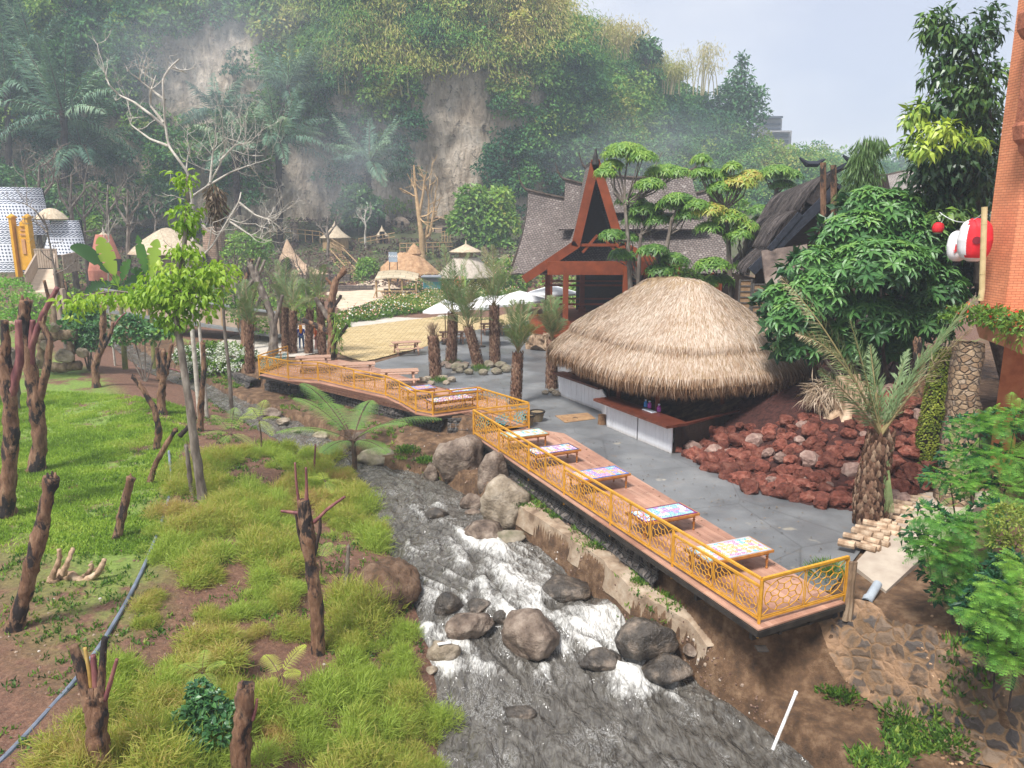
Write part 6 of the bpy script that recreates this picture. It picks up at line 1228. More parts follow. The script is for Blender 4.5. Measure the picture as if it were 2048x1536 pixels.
rm_,t,b=principled('clay_rubble'); at=N(t,'ShaderNodeAttribute',attribute_name='tint').outputs['Fac']; t.links.new(rampn(t,[(0,(.13,.07,.035)),(.5,(.34,.19,.10)),(1,(.50,.33,.20))],mathn(t,'ADD',at,.5)),b.inputs['Base Color']); b.inputs['Roughness'].default_value=.9
o=rub.build('clay_rubble',rm_); tag(o,'crumbled orange clay and rubble on the eroded bank at the lower right','rubble',kind='stuff')
# ================================================================= plants
def bez(a,c,b_,n): s=np.linspace(0,1,n)[:,None]; return a*(1-s)**2+2*c*s*(1-s)+b_*s*s
def frond(mb,root,tip,arch=.3,n=44,ll=.5,lw=.03,vee=.35,tint=0.,r=rng,start=.12,rach=None,rr=.018,fwd=.75,tipt=None,droop=.25,roll=None):
    root=np.array(root,float);tip=np.array(tip,float); L_=np.linalg.norm(tip-root); c=(root+tip)/2+up*arch*L_
    P_=bez(root,c,tip,24); s=np.linspace(start,.995,n); pp=np.stack([np.interp(s,np.linspace(0,1,24),P_[:,k]) for k in range(3)],-1); tg=nrm(np.gradient(pp,axis=0)); sd=nrm(np.cross(tg,up)+1e-6); uu=np.cross(sd,tg)
    prof=np.sin(pi*np.clip(s,.0,1)**.75)**.55*(1-.35*s)+.1; tt=tint+(0 if tipt is None else (tipt)*s)
    for sg in (-1,1):
        ph=(r.uniform(-.35,.35) if roll is None else roll)+r.normal(size=n)*.38; s2=sd*np.cos(ph)[:,None]+uu*np.sin(ph)[:,None]; d=tg*fwd+s2*sg*.8+uu*vee+r.normal(size=(n,3))*.07; leaf4(mb,pp,d,uu+r.normal(size=(n,3))*.1,ll*prof*r.uniform(.85,1.15,n),lw*(.6+.5*prof),droop=droop,tint=tt+r.uniform(-.12,.12,n))
    if rach is not None: tube(rach,P_,rr*(1-.8*np.linspace(0,1,24)),5)
def pinnate2(mb,root,tip,arch,npin,plen,pw,nl,tint=0.,r=rng,tw=0.,rach=None,rr=.01,droop=.25):
    "twice-divided frond: pinnae along a rachis, each with its own row of leaflets"
    root=np.array(root,float);tip=np.array(tip,float); L_=np.linalg.norm(tip-root); P_=bez(root,(root+tip)/2+up*arch*L_,tip,20); s=np.linspace(.18,.98,npin)
    pp=np.stack([np.interp(s,np.linspace(0,1,20),P_[:,k]) for k in range(3)],-1); tg=nrm(np.gradient(pp,axis=0)); sd=nrm(np.cross(tg,up)+1e-6); uu=np.cross(sd,tg); prof=np.sin(pi*np.clip(s*.93+.05,0,1))**.7
    q_=np.linspace(.06,1,nl); O=[];Dr=[];U=[];Ls=[];Tn=[]
    for sg in (-1,1):
        d=nrm(tg*.38+sd*sg)
        for j in range(npin):
            l=plen*prof[j]*r.uniform(.9,1.08); a=pp[j]+np.outer(q_*l,d[j])-np.outer(droop*l*q_**2,up); td=nrm(d[j]-up*droop*1.2)
            for s2 in (-1,1): O.append(a);Dr.append(np.tile(nrm(np.cross(td,uu[j])*s2*.9+td*.45),(nl,1)));U.append(np.tile(uu[j],(nl,1)));Ls.append(pw*(1-.75*q_**1.5)+.1*pw);Tn.append(np.full(nl,tint+r.uniform(-.05,.05)))
    leaf4(mb,np.concatenate(O),np.concatenate(Dr),np.concatenate(U),np.concatenate(Ls),np.concatenate(Ls)*.42,droop=.1,tint=np.concatenate(Tn))
    if rach is not None: tube(rach,P_,rr*(1-.75*np.linspace(0,1,20)),5)
def rosettes(mb,c,ax,L_,Wd,k=8,tint=0.,r=rng,droop=.35,spread=.95,kind=8):
    n=len(c); ax=nrm(ax); ph=r.random(n)*6.28; t0=np.broadcast_to(tint,(n,)); s=nrm(np.cross(ax,np.array((.3,.2,.9)))); v=np.cross(ax,s); sz=r.uniform(.75,1.15,n)
    for j in range(k):
        an=ph+j*2*pi/k+r.normal(size=n)*.12; rad=s*np.cos(an)[:,None]+v*np.sin(an)[:,None]; d=rad*spread+ax*.25
        (leaf8 if kind==8 else leaf4)(mb,c+rad*.02,d,ax,L_*sz*r.uniform(.85,1.1,n),Wd*sz,droop=droop,tint=t0)
def twig(mb,p,d,L_,r0,depth,r,kink=.35,split=2,rr=5,grav=0.):
    n=5; pts=[np.array(p,float)]; dd=nrm(np.array(d,float))
    for i in range(n): dd=nrm(dd+r.normal(size=3)*kink*.35+up*grav); pts.append(pts[-1]+dd*L_/n)
    tube(mb,pts,np.linspace(r0,r0*.55,n+1),rr if depth>1 else 4,cap=False)
    if depth>0:
        for k in range(split+(r.random()<.4)): i=r.integers(2,n+1); twig(mb,pts[i],dd+r.normal(size=3)*.65,L_*r.uniform(.55,.8),r0*.55,depth-1,r,kink,split,rr,grav)
def gp(px,py): return Hp(px,py)
def dep(g_,px,py,dy=0): return Pd(px,py,g_[1]+dy)
# ---------------------------------------------------------------- lopped, charred trunks on the left bank
bark,t,b=principled('lopped_bark'); v=N(t,'ShaderNodeTexCoord').outputs['Object']; c=rampn(t,[(.3,(.07,.030,.016)),(.48,(.20,.10,.052)),(.70,(.38,.24,.145))],noisen(t,5,8,.7,v,.4,(1,1,.3)))
c=mixn(t,c,(.022,.014,.012),rampn(t,[(.50,(0,0,0)),(.56,(1,1,1))],noisen(t,2.6,6,.65,v,.3,(1,1,.42)))); t.links.new(c,b.inputs['Base Color']); b.inputs['Roughness'].default_value=.85; bumpn(t,b,noisen(t,11,6,.75,v,0,(1,1,.22)),1.,.09)
purp=mat('cut_limb',[(.3,(.07,.025,.028)),(.5,(.17,.06,.06)),(.7,(.30,.14,.11))],5,.55,.3,.02,sc=(1,1,.3)); gbark=mat('grey_bark',[(.3,(.06,.045,.035)),(.5,(.16,.13,.105)),(.72,(.31,.27,.225))],5,.9,.7,.03,sc=(1,1,.3)); wbark=mat('white_bark',[(.3,(.30,.26,.21)),(.7,(.58,.54,.47))],4,.8,.4,.02)
char=mat('charred_bark',[(.3,(.012,.010,.010)),(.7,(.07,.045,.035))],6,.8,.6,.03)
def rs_(pts,n=None):
    pts=np.array(pts,float); m_=n or max(14,len(pts)*9); s=np.r_[0,np.cumsum(np.linalg.norm(np.diff(pts,axis=0),axis=1))]; q_=np.linspace(0,s[-1],m_); o=np.stack([np.interp(q_,s,pts[:,k]) for k in range(3)],-1)
    for _ in range(2): o[1:-1]=(o[:-2]+2*o[1:-1]+o[2:])/4
    return o,q_/s[-1]
def lopped(label,base,top,rpx,limbs=(),mt=None,dy=0,group='lopped charred trunks on the left bank',name='lopped_trunk',taper=.66,cat='tree trunk',seed=1,Yo=None,stub=True):
    g_=gp(*base) if Yo is None else Pd(*base,Yo); k=(g_[1]*math.cos(PITCH)+(ZC-g_[2])*math.sin(PITCH))/FOC; t_=thing(name,label,cat,g_,group)
    pts=[g_-up*.25]+[dep(g_,*p,dy*(i+1)/len(top)) for i,p in enumerate(top)]; q_,f=rs_(pts); m=MB(); r0=rpx*k*.76; rad=r0*(1.35-.35*np.minimum(f*6,1))*(1-(1-taper)*f)*(1+.10*vn(f*9,seed,s=4)); tube(m,q_,rad*(1+.04*vn(f*26,seed,s=8)),18,rough=.26,seed=seed); 
    # broken splintered crown of the cut
    rr_=np.random.default_rng(seed)
    for j in range(4 if stub else 0): a=rr_.random()*6.28; o=np.array((math.cos(a),math.sin(a),0))*r0*taper*.5; tube(m,[q_[-1]+o-up*.1,q_[-1]+o*1.1+up*rr_.uniform(.02,.14)*r0*6],[r0*.35,r0*.12],6,rough=.2,seed=j)
    m.build('trunk',mt or bark,t_,smooth=True)
    for lb in limbs:
        pl_,rp,lm=lb[0],lb[1],(lb[2] if len(lb)>2 else bark); P_=[dep(g_,*p,(lb[3] if len(lb)>3 else 0)*i) for i,p in enumerate(pl_)]; q_,f=rs_(P_); m=MB(); tube(m,q_,rp*k*.85*(1-.35*f),9,rough=.15,seed=seed+3); m.build('limb',lm,t_,smooth=True)
    return t_
lopped('thick lopped trunk at the far left edge with purple cut limb',(2,1035),((18,950),(22,860),(18,780),(4,700)),23,(([(20,800),(40,720),(36,640)],11,purp),([(5,760),(12,690),(8,640)],13)),seed=1)
lopped('tallest forked charred trunk second from the left edge',(68,945),((80,890),(72,800),(62,740),(45,670),(52,600)),20,(([(78,800),(95,730),(100,680),(80,640)],10),([(62,740),(62,680),(66,640)],9,purp),([(60,700),(85,630),(115,575)],8,purp),([(85,650),(98,600),(88,560)],5,bark)),seed=2)
lopped('short brown trunk with a small fork on the bare soil near the log pile',(192,775),((190,730),(205,690),(206,650),(206,608)),10,(([(203,700),(222,665),(226,645)],6),([(222,660),(240,635),(252,625)],2.5,purp)),seed=3)
lopped('split topped trunk left of the slender leafy tree',(322,828),((322,790),(328,740),(326,700)),12,(([(320,760),(316,715),(314,695)],7),([(332,750),(340,705),(344,688)],6),([(326,735),(345,738),(368,746)],2.5,purp)),seed=4)
lopped('curved leafless trunk leaning left over the grass',(309,902),((318,860),(308,815),(286,780),(266,752)),9,seed=5)
lopped('thick stick propped at a slant against the slender tree',(292,968),((312,925),(335,885),(352,858)),8,(([(360,872),(380,850),(392,835)],6,char),),seed=6)
lopped('near lopped trunk leaning right beside the root wood',(18,1262),((52,1175),(75,1090),(92,1010),(104,955)),19,seed=7,taper=.85)
lopped('small leaning stump between the grass and the pipe',(228,1078),((245,1025),(262,955)),12,seed=8,taper=.8)
lopped('nearest trunk with several split prongs at the bottom left',(196,1560),((194,1470),(192,1390)),34,(([(180,1420),(160,1330),(146,1290)],15),([(188,1420),(180,1350),(170,1295)],6,mat('yellow_bark',[(.3,(.30,.18,.04)),(.7,(.46,.32,.10))],4,.8,.4,.02)),([(195,1410),(190,1350),(186,1310)],9,purp),([(200,1410),(204,1340),(209,1275)],10),([(210,1400),(222,1360),(234,1318)],6,purp)),seed=9)
lopped('straight lopped stump at the bottom beside the dark leafy shrub',(478,1575),((481,1500),(487,1430),(492,1370)),27,(([(505,1440),(512,1415),(514,1398)],5,purp),),seed=10,taper=.8)
lopped('tall charred trunk with cross limbs standing alone on the soil path',(636,1308),((634,1220),(622,1130),(614,1060),(606,1000)),18,(([(598,1026),(580,1024),(562,1022)],4.5,purp),([(628,1045),(655,1018),(690,993)],4.5,purp),([(598,1010),(592,960),(590,925)],3.5,purp),([(614,1005),(613,970),(612,935)],4,purp),([(606,1100),(596,1060),(592,1030)],4,char),([(628,1110),(640,1060),(640,1030)],5,char)),seed=11,taper=.9)
lopped('thin grey stake between the tall charred trunk and the mound',(690,1172),((695,1130),(697,1092)),7,seed=12,mt=gbark)
lopped('short reddish stick standing by the water edge',(627,962),((629,925),(631,888)),3,seed=13,mt=purp,stub=False)
lopped('thin grey post beside the pipe near the slender tree',(385,990),((378,940),(372,890)),7,seed=14,mt=gbark)
lopped('leaning rust brown pole behind the log pile',(165,690),((158,650),(142,615),(128,560)),6,seed=15)
lopped('grey forked post at the left edge of the meadow',(28,820),((32,760),(22,700)),12,seed=16,mt=gbark)
lopped('brown cut stump right of the slender leafy tree trunk',(398,862),((402,800),(408,740),(405,685)),8,seed=17,group=None)
# ---------------------------------------------------------------- slender leafy tree
lime=leafmat('lime_leaf',[(.06,.13,.012),(.13,.25,.015),(.23,.38,.03),(.36,.50,.06),(.50,.58,.12)],.45,.45,.8,.4,.3)
g_=gp(408,1008); sl=thing('slender_leafy_tree','slender grey stemmed tree with bright lime drooping lobed leaves','tree',g_)
Yt=g_[1]; k=Yt/FOC; q_,f=rs_([g_-up*.2]+[Pd(*p,Yt) for p in ((397,940),(388,880),(378,800),(366,730),(356,660),(350,600),(362,540),(372,460),(376,400),(374,352))],50); m=MB(); tube(m,q_,.16*(1-.7*f),10,rough=.2,seed=3); m.build('trunk',gbark,sl,smooth=True)
m=MB(); q2,f=rs_([Pd(*p,Yt) for p in ((352,640),(300,590),(230,582),(165,592),(140,610))]); tube(m,q2,.05*(1-.6*f),6); q3,f=rs_([Pd(*p,Yt) for p in ((352,620),(400,560),(440,545),(465,540))]); tube(m,q3,.05*(1-.6*f),6); m.build('limb',gbark,sl)
m=MB(); rt=np.random.default_rng(31)
def blobleaf(mb,px,py,rx,ry,n,L_,W_,Y_,tint=0.,r=rt,dn=.9,dsp=.5):
    c=Pd(px,py,Y_); a=rdir(n,r)*np.array((rx*Y_/FOC,rx*Y_/FOC*.8,ry*Y_/FOC))*(r.random((n,1))**.4); d=nrm(np.c_[a[:,0]*1.2,a[:,1]*1.2,-np.full(n,dn)*r.uniform(.2,1.1,n)*max(rx,8)*Y_/FOC]+r.normal(size=(n,3))*dsp*.2); n2=n*2; a=np.r_[a,a+r.normal(size=a.shape)*.14]; d=np.r_[d,d+r.normal(size=d.shape)*.5]; n=n2; leaf8(mb,c+a,d,np.array((0,0,1.))+rdir(n,r)*.7,L_*.62*r.uniform(.5,1.3,n),W_*.42*r.uniform(.6,1.4,n),droop=.5,tint=tint+r.uniform(-.15,.15,n))
for (px,py,rx,ry,n,tn) in ((330,575,60,40,190,.05),(300,600,45,30,80,.0),(390,590,55,45,150,.0),(440,545,38,26,80,.12),(400,545,50,25,70,.15),(345,540,35,22,50,.15),(250,590,50,18,60,.05),(190,598,45,20,60,.1),(150,612,25,22,36,.15),(350,630,40,30,90,-.12),(372,365,20,20,40,.05),(372,425,26,22,54,.0),(375,455,22,16,30,-.05),(372,500,24,14,34,.1),(360,500,25,12,26,.1)): blobleaf(m,px,py,rx,ry,n,.36,.26,Yt,tn)
m.build('foliage',lime,sl)
# ---------------------------------------------------------------- dried leaf tree, bare white tree
g_=gp(465,840); dl=thing('dried_leaf_tree','thin dark trunked tree with one bunch of dead brown leaves at its top','tree',g_); Yt=g_[1]; q_,f=rs_([g_-up*.1]+[Pd(*p,Yt) for p in ((458,740),(448,650),(446,600),(436,520),(432,460),(428,395))],40); m=MB(); tube(m,q_,.10*(1-.6*f),8,rough=.2); m.build('trunk',gbark,dl,smooth=True)
deadleaf=leafmat('dead_leaf',[(.05,.03,.02),(.11,.075,.05),(.20,.15,.10),(.32,.25,.18)],.15,.8,.8,.2,.6); m=MB(); n=420; a=rdir(n,rt)*np.array((.42,.42,.95))*(rt.random((n,1))**.5); c=Pd(431,405,Yt); leaf8(m,c+a,np.c_[a[:,0]*1.5,a[:,1]*1.5,-rt.uniform(.2,1.2,n)],rdir(n,rt),.34,.07,tint=rt.uniform(-.4,.4,n)); m.build('dead_leaves',deadleaf,dl)
def baretree(label,Y_,paths,r0,seed,mt=wbark,tw=5,tl=1.6,dpt=3,base=None,group=None,up_=.12,name='bare_tree'):
    b0=Pd(*paths[0][0],Y_); 
    if base is None: base=np.array((b0[0],b0[1],min(b0[2],float(H(b0[0],b0[1])))))
    t_=thing(name,label,'tree',base,group); r=np.random.default_rng(seed); m=MB(); lm=MB()
    for i,p_ in enumerate(paths):
        P_=[Pd(*q_,Y_+r.uniform(-.4,.4)*(j>0)) for j,q_ in enumerate(p_)]; 
        if i==0 and base[2]<b0[2]-.1: P_=[base-up*.2]+P_
        q_,f=rs_(P_); rr0=r0 if i==0 else r0*.55; tube(m if i==0 else lm,q_,rr0*(1-.72*f),7,cap=False)
        for kk in range(tw if i else tw-1):
            j=int(len(q_)*r.uniform(.45,1))-1; d=nrm(q_[j]-q_[max(j-2,0)])+r.normal(size=3)*.7; twig(lm,q_[j],d,tl*r.uniform(.6,1.2),rr0*.32,dpt-1,r,.5,2,5,up_)
    m.build('trunk',mt,t_,smooth=True); lm.build('branches',mt,t_); return t_
Yb=34
baretree('bare white branched tree arching high behind the slender leafy tree',Yb,[[(372,520),(390,470),(384,400),(377,347),(356,318),(337,292),(330,245),(327,195),(325,158),(340,135),(359,118)],[(332,256),(300,228),(268,204),(238,190),(218,170),(208,138)],[(327,245),(300,210),(302,180),(312,150)],[(337,292),(300,278),(262,250),(255,230)],[(330,200),(310,185),(285,165),(268,150)]],.115,5,tw=4,tl=1.0,dpt=3)
baretree('bare white tree with wide tangled crown right of the dried leaf bunch',Yb+1,[[(388,530),(425,492),(450,450),(478,405),(482,385)],[(385,392),(415,372),(440,330),(450,300),(445,270)],[(415,372),(460,345),(500,330),(510,345)],[(440,322),(470,290),(500,285)],[(478,405),(510,430),(540,440),(560,455)],[(455,440),(500,470),(530,480)],[(420,365),(425,310),(432,270)]],.10,6,tw=6,tl=1.4,dpt=4)
# ---------------------------------------------------------------- bananas
bana=leafmat('banana_leaf',[(.03,.08,.02),(.05,.14,.03),(.12,.28,.03),(.25,.42,.04),(.34,.48,.06)],.5,.4,.5,.4,.1)
def banana(label,px,py,Y_,leaves):
    g_=Pd(px,py,Y_); g_[2]=float(H(g_[0],g_[1])); t_=thing('banana_plant',label,'banana plant',g_,'banana plants behind the meadow'); top=Pd(px,py-60,Y_); m=MB(); tube(m,[g_-up*.2,(g_+top)/2,top],[.17,.14,.08],10); m.build('stem',mat('banana_stem',[(.3,(.10,.12,.03)),(.7,(.25,.24,.08))],4,.6,.2),t_)
    for (lx,ly,w_,tn,arch) in leaves:
        tip=Pd(lx,ly,Y_+rt.uniform(-.8,.8)); s=np.linspace(0,1,48); P_=bez(top,(top+tip)/2+up*arch,tip,48); tg=nrm(np.gradient(P_,axis=0)); sd=nrm(np.cross(tg,(0,-1.,.25))); nn_=np.cross(sd,tg); wd=.72*w_*Y_/FOC*np.sin(pi*np.clip((s-.22)/.78,0,1))**.6*(s>.2)*(1-.55*(rt.random(48)<.16))+.02; G_=np.stack([P_-sd*wd[:,None]+nn_*wd[:,None]*.25,P_,P_+sd*wd[:,None]+nn_*wd[:,None]*.25],1); m=MB(); m.add(G_.reshape(-1,3),gridf(48,3),tint=tn); m.build('leaf',bana,t_,smooth=True)
banana('banana plant with a tall lime leaf and long drooping blue-green leaves',240,640,46,[(198,473,22,.45,.5),(140,496,17,-.35,1.4),(262,520,13,-.2,.6),(170,590,14,-.4,1.),(262,600,16,-.1,.5),(225,555,14,.1,.4),(290,570,14,-.3,.8)])
banana('banana plant with one broad upright lime leaf and dark lower leaves',300,640,47,[(315,478,20,.35,.3),(275,470,13,-.2,.3),(345,560,15,-.3,.9),(262,545,14,-.3,.8),(330,600,15,-.3,.8),(280,600,14,-.15,.5)])
# ---------------------------------------------------------------- ferns
fernm=leafmat('fern_leaf',[(.04,.10,.035),(.08,.18,.06),(.15,.28,.08),(.26,.40,.08),(.45,.52,.08)],.35,.5,.7,.35,.15)
fst=mat('fern_stem',[(.3,(.045,.028,.022)),(.7,(.14,.09,.06))],8,.8,.6,.02)
def fern(label,base,crown_,tips,npin=26,pl=.5,pw=.09,nl=16,tint=0.,lift=0.,group=None,name='tree_fern',sr=.09,arch=.22):
    g_=W(*base,.1) if lift is None else gp(*base); Y_=g_[1]; c=Pd(*crown_,Y_); t_=thing(name,label,'fern',g_,group); m=MB(); tube(m,[g_-up*.2,(g_+c)/2+np.array((.03,0,0)),c],[sr*1.2,sr,sr*.8],9,rough=.25); m.build('stem',fst,t_); r=np.random.default_rng(int(base[0]))
    for (tx,ty,dy,*tn) in tips:
        m=MB(); rm=MB(); pinnate2(m,c,Pd(tx,ty,Y_+dy),arch,npin,pl,pw,nl,tint+(tn[0] if tn else 0),r,rach=rm,rr=sr*.25); fo=m.build('frond',fernm,t_); rm.build('rachis',fst,fo,world=False if False else True)
    return t_
fern('large tree fern with wide arching fronds rising from the left water edge',(708,950),(706,882),[(604,766,1.2),(552,864,-.6),(588,795,.4),(742,800,2.2),(884,838,.2),(812,848,-1.),(645,905,-1.3),(655,805,2.4),(775,905,-1.)],26,.64,.052,24,.08,lift=0)
fern('young bright fern tree beside the grey thin trunk on the bank',(500,892),(462,868),[(425,830,.5),(505,820,.6),(435,900,-.8),(505,890,-.6),(470,815,1.2),(405,868,-.2)],14,.40,.036,16,.28,sr=.04)
fern('lime green fern seedling with two stems left of the stream',(523,905),(518,840),[(480,835,.2),(560,835,.3),(530,800,.8),(500,815,.5),(545,870,-.6)],12,.32,.034,14,.40,sr=.03)
fern('yellowing small fern behind the tall charred trunk',(655,1000),(650,962),[(612,955,.2,.3),(690,965,.2,.1),(665,985,-.5),(640,945,.6,.3)],11,.26,.028,12,.36,sr=.025)
fern('pale green fern frond pair behind the tall charred trunk base',(640,1150),(640,1120),[(690,1090,.3),(590,1135,.0),(660,1085,.5)],11,.26,.028,12,.3,sr=.02)
fern('yellow-green fern above the lower left soil path',(560,1400),(560,1352),[(520,1385,-.3,.2),(610,1290,.4,.2),(600,1345,.1,.3),(530,1310,.4,.1)],12,.24,.026,14,.4,sr=.02)
fern('small fern sapling among the feathery shrubs above the dark leafy shrub',(405,1400),(404,1345),[(360,1330,.1),(450,1325,.1),(410,1300,.5),(380,1370,-.3),(430,1375,-.3)],10,.2,.024,12,.3,sr=.02)
# dark leafy shrub bottom left
def bush(label,g_,lobes,n,L_,W_,mt,tint=0.,name='shrub',cat='shrub',group=None,stem=True,kind=4,seed=0,droop=.2,tv=.3,down=.3):
    t_=thing(name,label,cat,g_,group); r=np.random.default_rng(seed+5); m=MB(); crown(m,lobes,n,L_,W_,r,tint=tint,kind=kind,tv=tv,droop=droop,down=down); m.build('foliage',mt,t_)
    if stem: 
        m=MB()
        for l_ in lobes[:4]: tube(m,[g_-up*.15,(np.array(g_)+np.array(l_[:3]))/2,np.array(l_[:3])],[.05,.035,.02],5)
        m.build('stems',gbark,t_).name='stem'
    return t_
drkg=leafmat('dark_leaf',[(.018,.06,.03),(.03,.10,.042),(.06,.16,.055),(.10,.24,.06),(.22,.38,.07)],.25,.35,.8,.5,.3)
def lobes_px(lst,Y_): return [(*(Pd(px,py,Y_+dy)),rx*Y_/FOC,rx*Y_/FOC*.8,ry*Y_/FOC) for px,py,rx,ry,dy in lst]
g_=gp(425,1480); Y_=g_[1]; bush('dark green leafy shrub left of the bottom lopped stump',g_,lobes_px([(415,1415,40,35,0),(385,1440,35,30,-.2),(450,1430,30,30,0),(420,1470,40,25,-.4),(400,1385,25,25,.2)],Y_),900,.13,.08,drkg,kind=8,seed=2)
# ---------------------------------------------------------------- feathery shrubs on the left slope
feath=leafmat('feathery_leaf',[(.42,.27,.12),(.46,.38,.13),(.37,.39,.08),(.27,.36,.06),(.38,.48,.10)],.45,.6,.9,.2,.35)
fpro=[]
for v_ in range(6):
    r=np.random.default_rng(50+v_); m=MB(); n=3600; bl=r.integers(0,5,n); bo=np.c_[r.normal(size=(5,2))*.24,r.uniform(-.12,.10,5)]; p=rdir(n,r)*np.array((.34,.34,.40))*(r.random((n,1))**.33)*(1+.35*vn(*(rdir(n,r)*2.).T,s=5)[:,None]); p[:,2]=np.abs(p[:,2])*.95; p0=p.copy(); p=p*r.uniform(.6,1.15,5)[bl][:,None]+bo[bl]; d=nrm(p0*np.array((2.2,2.2,1.1))+np.array((.18*math.cos(v_*1.7),.18*math.sin(v_*1.7),.42))+r.normal(size=(n,3))*.25); tn=(.12,.28,-.08,.34,-.2,.05)[v_]-.22*sm(.28,.5,np.linalg.norm(p0,axis=1))*(v_!=1)
    leaf4(m,p,d,rdir(n,r),r.uniform(.10,.24,n),.011,droop=.55,tint=tn+r.uniform(-.15,.15,n)+.15*vn(p[:,0]*3,p[:,1]*3,s=v_)); fpro.append(m.build('feathery_shrub',feath))
SP=[(372,965),(440,925),(500,905),(560,890),(640,915),(705,958),(745,1030),(772,1085),(700,1085),(668,1040),(600,985),(560,1000),(565,1050),(585,1100),(600,1160),(610,1250),(560,1320),(500,1420),(620,1500),(640,1560),(90,1560),(160,1440),(240,1330),(290,1230),(325,1130),(350,1040)]
SP2=[(695,1180),(745,1200),(790,1290),(822,1350),(858,1460),(880,1580),(690,1580),(650,1480),(700,1430),(690,1320),(680,1250)]
rf=np.random.default_rng(77); pts_=[]
cand=[(rf.uniform(90,890),rf.uniform(880,1570)) for _ in range(2600)]
dirs=np.stack([ray(*c_) for c_ in cand]); tt=np.arange(9,48,.2); Qr=dirs[:,None]*tt[None,:,None]+np.array((0,0,ZC)); hi=(Qr[...,2]<=H(Qr[...,0],Qr[...,1])).argmax(1)
for (px,py),hh,i in zip(cand,hi,range(9999)):
    a1=inpoly(px,py,SP); a2=inpoly(px,py,SP2)
    if not(a1 or a2) or len(pts_)>=185: continue
    if a1 and not a2 and vn(px/55.,py/48.,s=12)>.20: continue
    q_=Qr[i,hh]
    if all((q_[0]-z_[0])**2+(q_[1]-z_[1])**2>.54**2 for z_ in pts_): pts_.append((*q_,px,py,a2))
for i,(x_,y_,z_,px,py,a2) in enumerate(pts_):
    z2=vn(px/120.,py/100.,s=3); kx=(1,3,0)[rf.integers(0,3)] if a2 or z2>.15 or (px>690) else (0,2,4,5,2,0,3)[rf.integers(0,7)]; c=fpro[kx].copy(); S.collection.objects.link(c); s=rf.uniform(.55,1.45); c.location=(x_,y_,float(H(x_,y_))-.05); c.rotation_euler=(rf.uniform(-.15,.15),rf.uniform(-.15,.15),rf.random()*6.28); c.scale=(s,s,s*rf.uniform(.9,1.3))
    tag(c,'lime green fine feathery shrub on the left slope down to the stream' if kx in (1,3) else 'olive fine feathery shrub with brown tips on the left slope down to the stream','shrub','lime feathery shrubs on the left slope' if kx in (1,3) else 'brown tipped feathery shrubs on the left slope')
for o in fpro: D.objects.remove(o)
# ---------------------------------------------------------------- meadow grass and weeds
gr=MB(); rg2=np.random.default_rng(14); MP=[(80,785),(250,790),(370,800),(395,850),(345,930),(335,1010),(290,1110),(150,1110),(40,1110),(-80,1100),(-80,800)]
W_=np.array([P(*p,-.55)[:2] for p in MP]); mn,mx_=W_.min(0),W_.max(0); c=mn+rg2.random((60000,2))*(mx_-mn); ok=np.array([inpoly(a[0],a[1],W_) for a in c]); c=c[ok]; den=fbm(c[:,0]*.5,c[:,1]*.5,0,3,44); c=c[(den+.5*fbm(c[:,0]*2.,c[:,1]*2.,0,2,49)>-.16)|(rg2.random(len(c))<.12)]
meadow=leafmat('meadow_grass',[(.10,.16,.025),(.16,.27,.03),(.25,.38,.045),(.34,.45,.07),(.42,.44,.13)],.35,.6,.35,.2,.3)
def tufts(mb,c,k,L_,w_,tint,r):
    z=H(c[:,0],c[:,1])-.01; b=np.repeat(np.c_[c,z],k,0); n=len(b); b[:,:2]+=r.normal(size=(n,2))*.06; d=np.c_[r.normal(size=(n,2))*.55,np.ones(n)]; leaf4(mb,b,d,rdir(n,r),L_*r.uniform(.5,1.3,n),w_,droop=.3,tint=np.repeat(tint,k)+r.uniform(-.1,.1,n))
tufts(gr,c,5,.13,.028,-.05+.6*fbm(c[:,0]*.9,c[:,1]*.9,0,4,45),rg2)
o=gr.build('meadow_grass',meadow); tag(o,'short bright green grass and weeds covering the meadow on the left bank','grass',kind='stuff')
wd=MB(); c2=np.c_[rg2.uniform(-16,-1.5,9000),rg2.uniform(11,45,9000)]; dl_=(XL(c2[:,1])-c2[:,0]); c2=c2[(dl_>.3)&(fbm(c2[:,0]*.9,c2[:,1]*.9,0,3,46)>.0)]; tufts(wd,c2,7,.12,.04,.0+.2*rg2.normal(size=len(c2)),rg2)
e_=np.interp(np.linspace(14.5,50,1500),_ey,_ex); yy=np.linspace(14.5,50,1500); c3=np.c_[(XR(yy)+(e_-XR(yy))*rg2.random(1500)),yy]; c3=c3[fbm(c3[:,0]*.8,c3[:,1]*.8,0,2,47)>.12]; tufts(wd,c3,10,.16,.045,.05+.15*rg2.normal(size=len(c3)),rg2)
c4=np.c_[rg2.uniform(6.3,12,2600),rg2.uniform(9.5,13.6,2600)]; c4=c4[fbm(c4[:,0]*.9,c4[:,1]*.9,0,2,48)>.02]; tufts(wd,c4,10,.17,.05,.0+.2*rg2.normal(size=len(c4)),rg2)
o=wd.build('ground_weeds',grnleaf); tag(o,'scattered small weeds on the soil of both banks','weeds',kind='stuff')
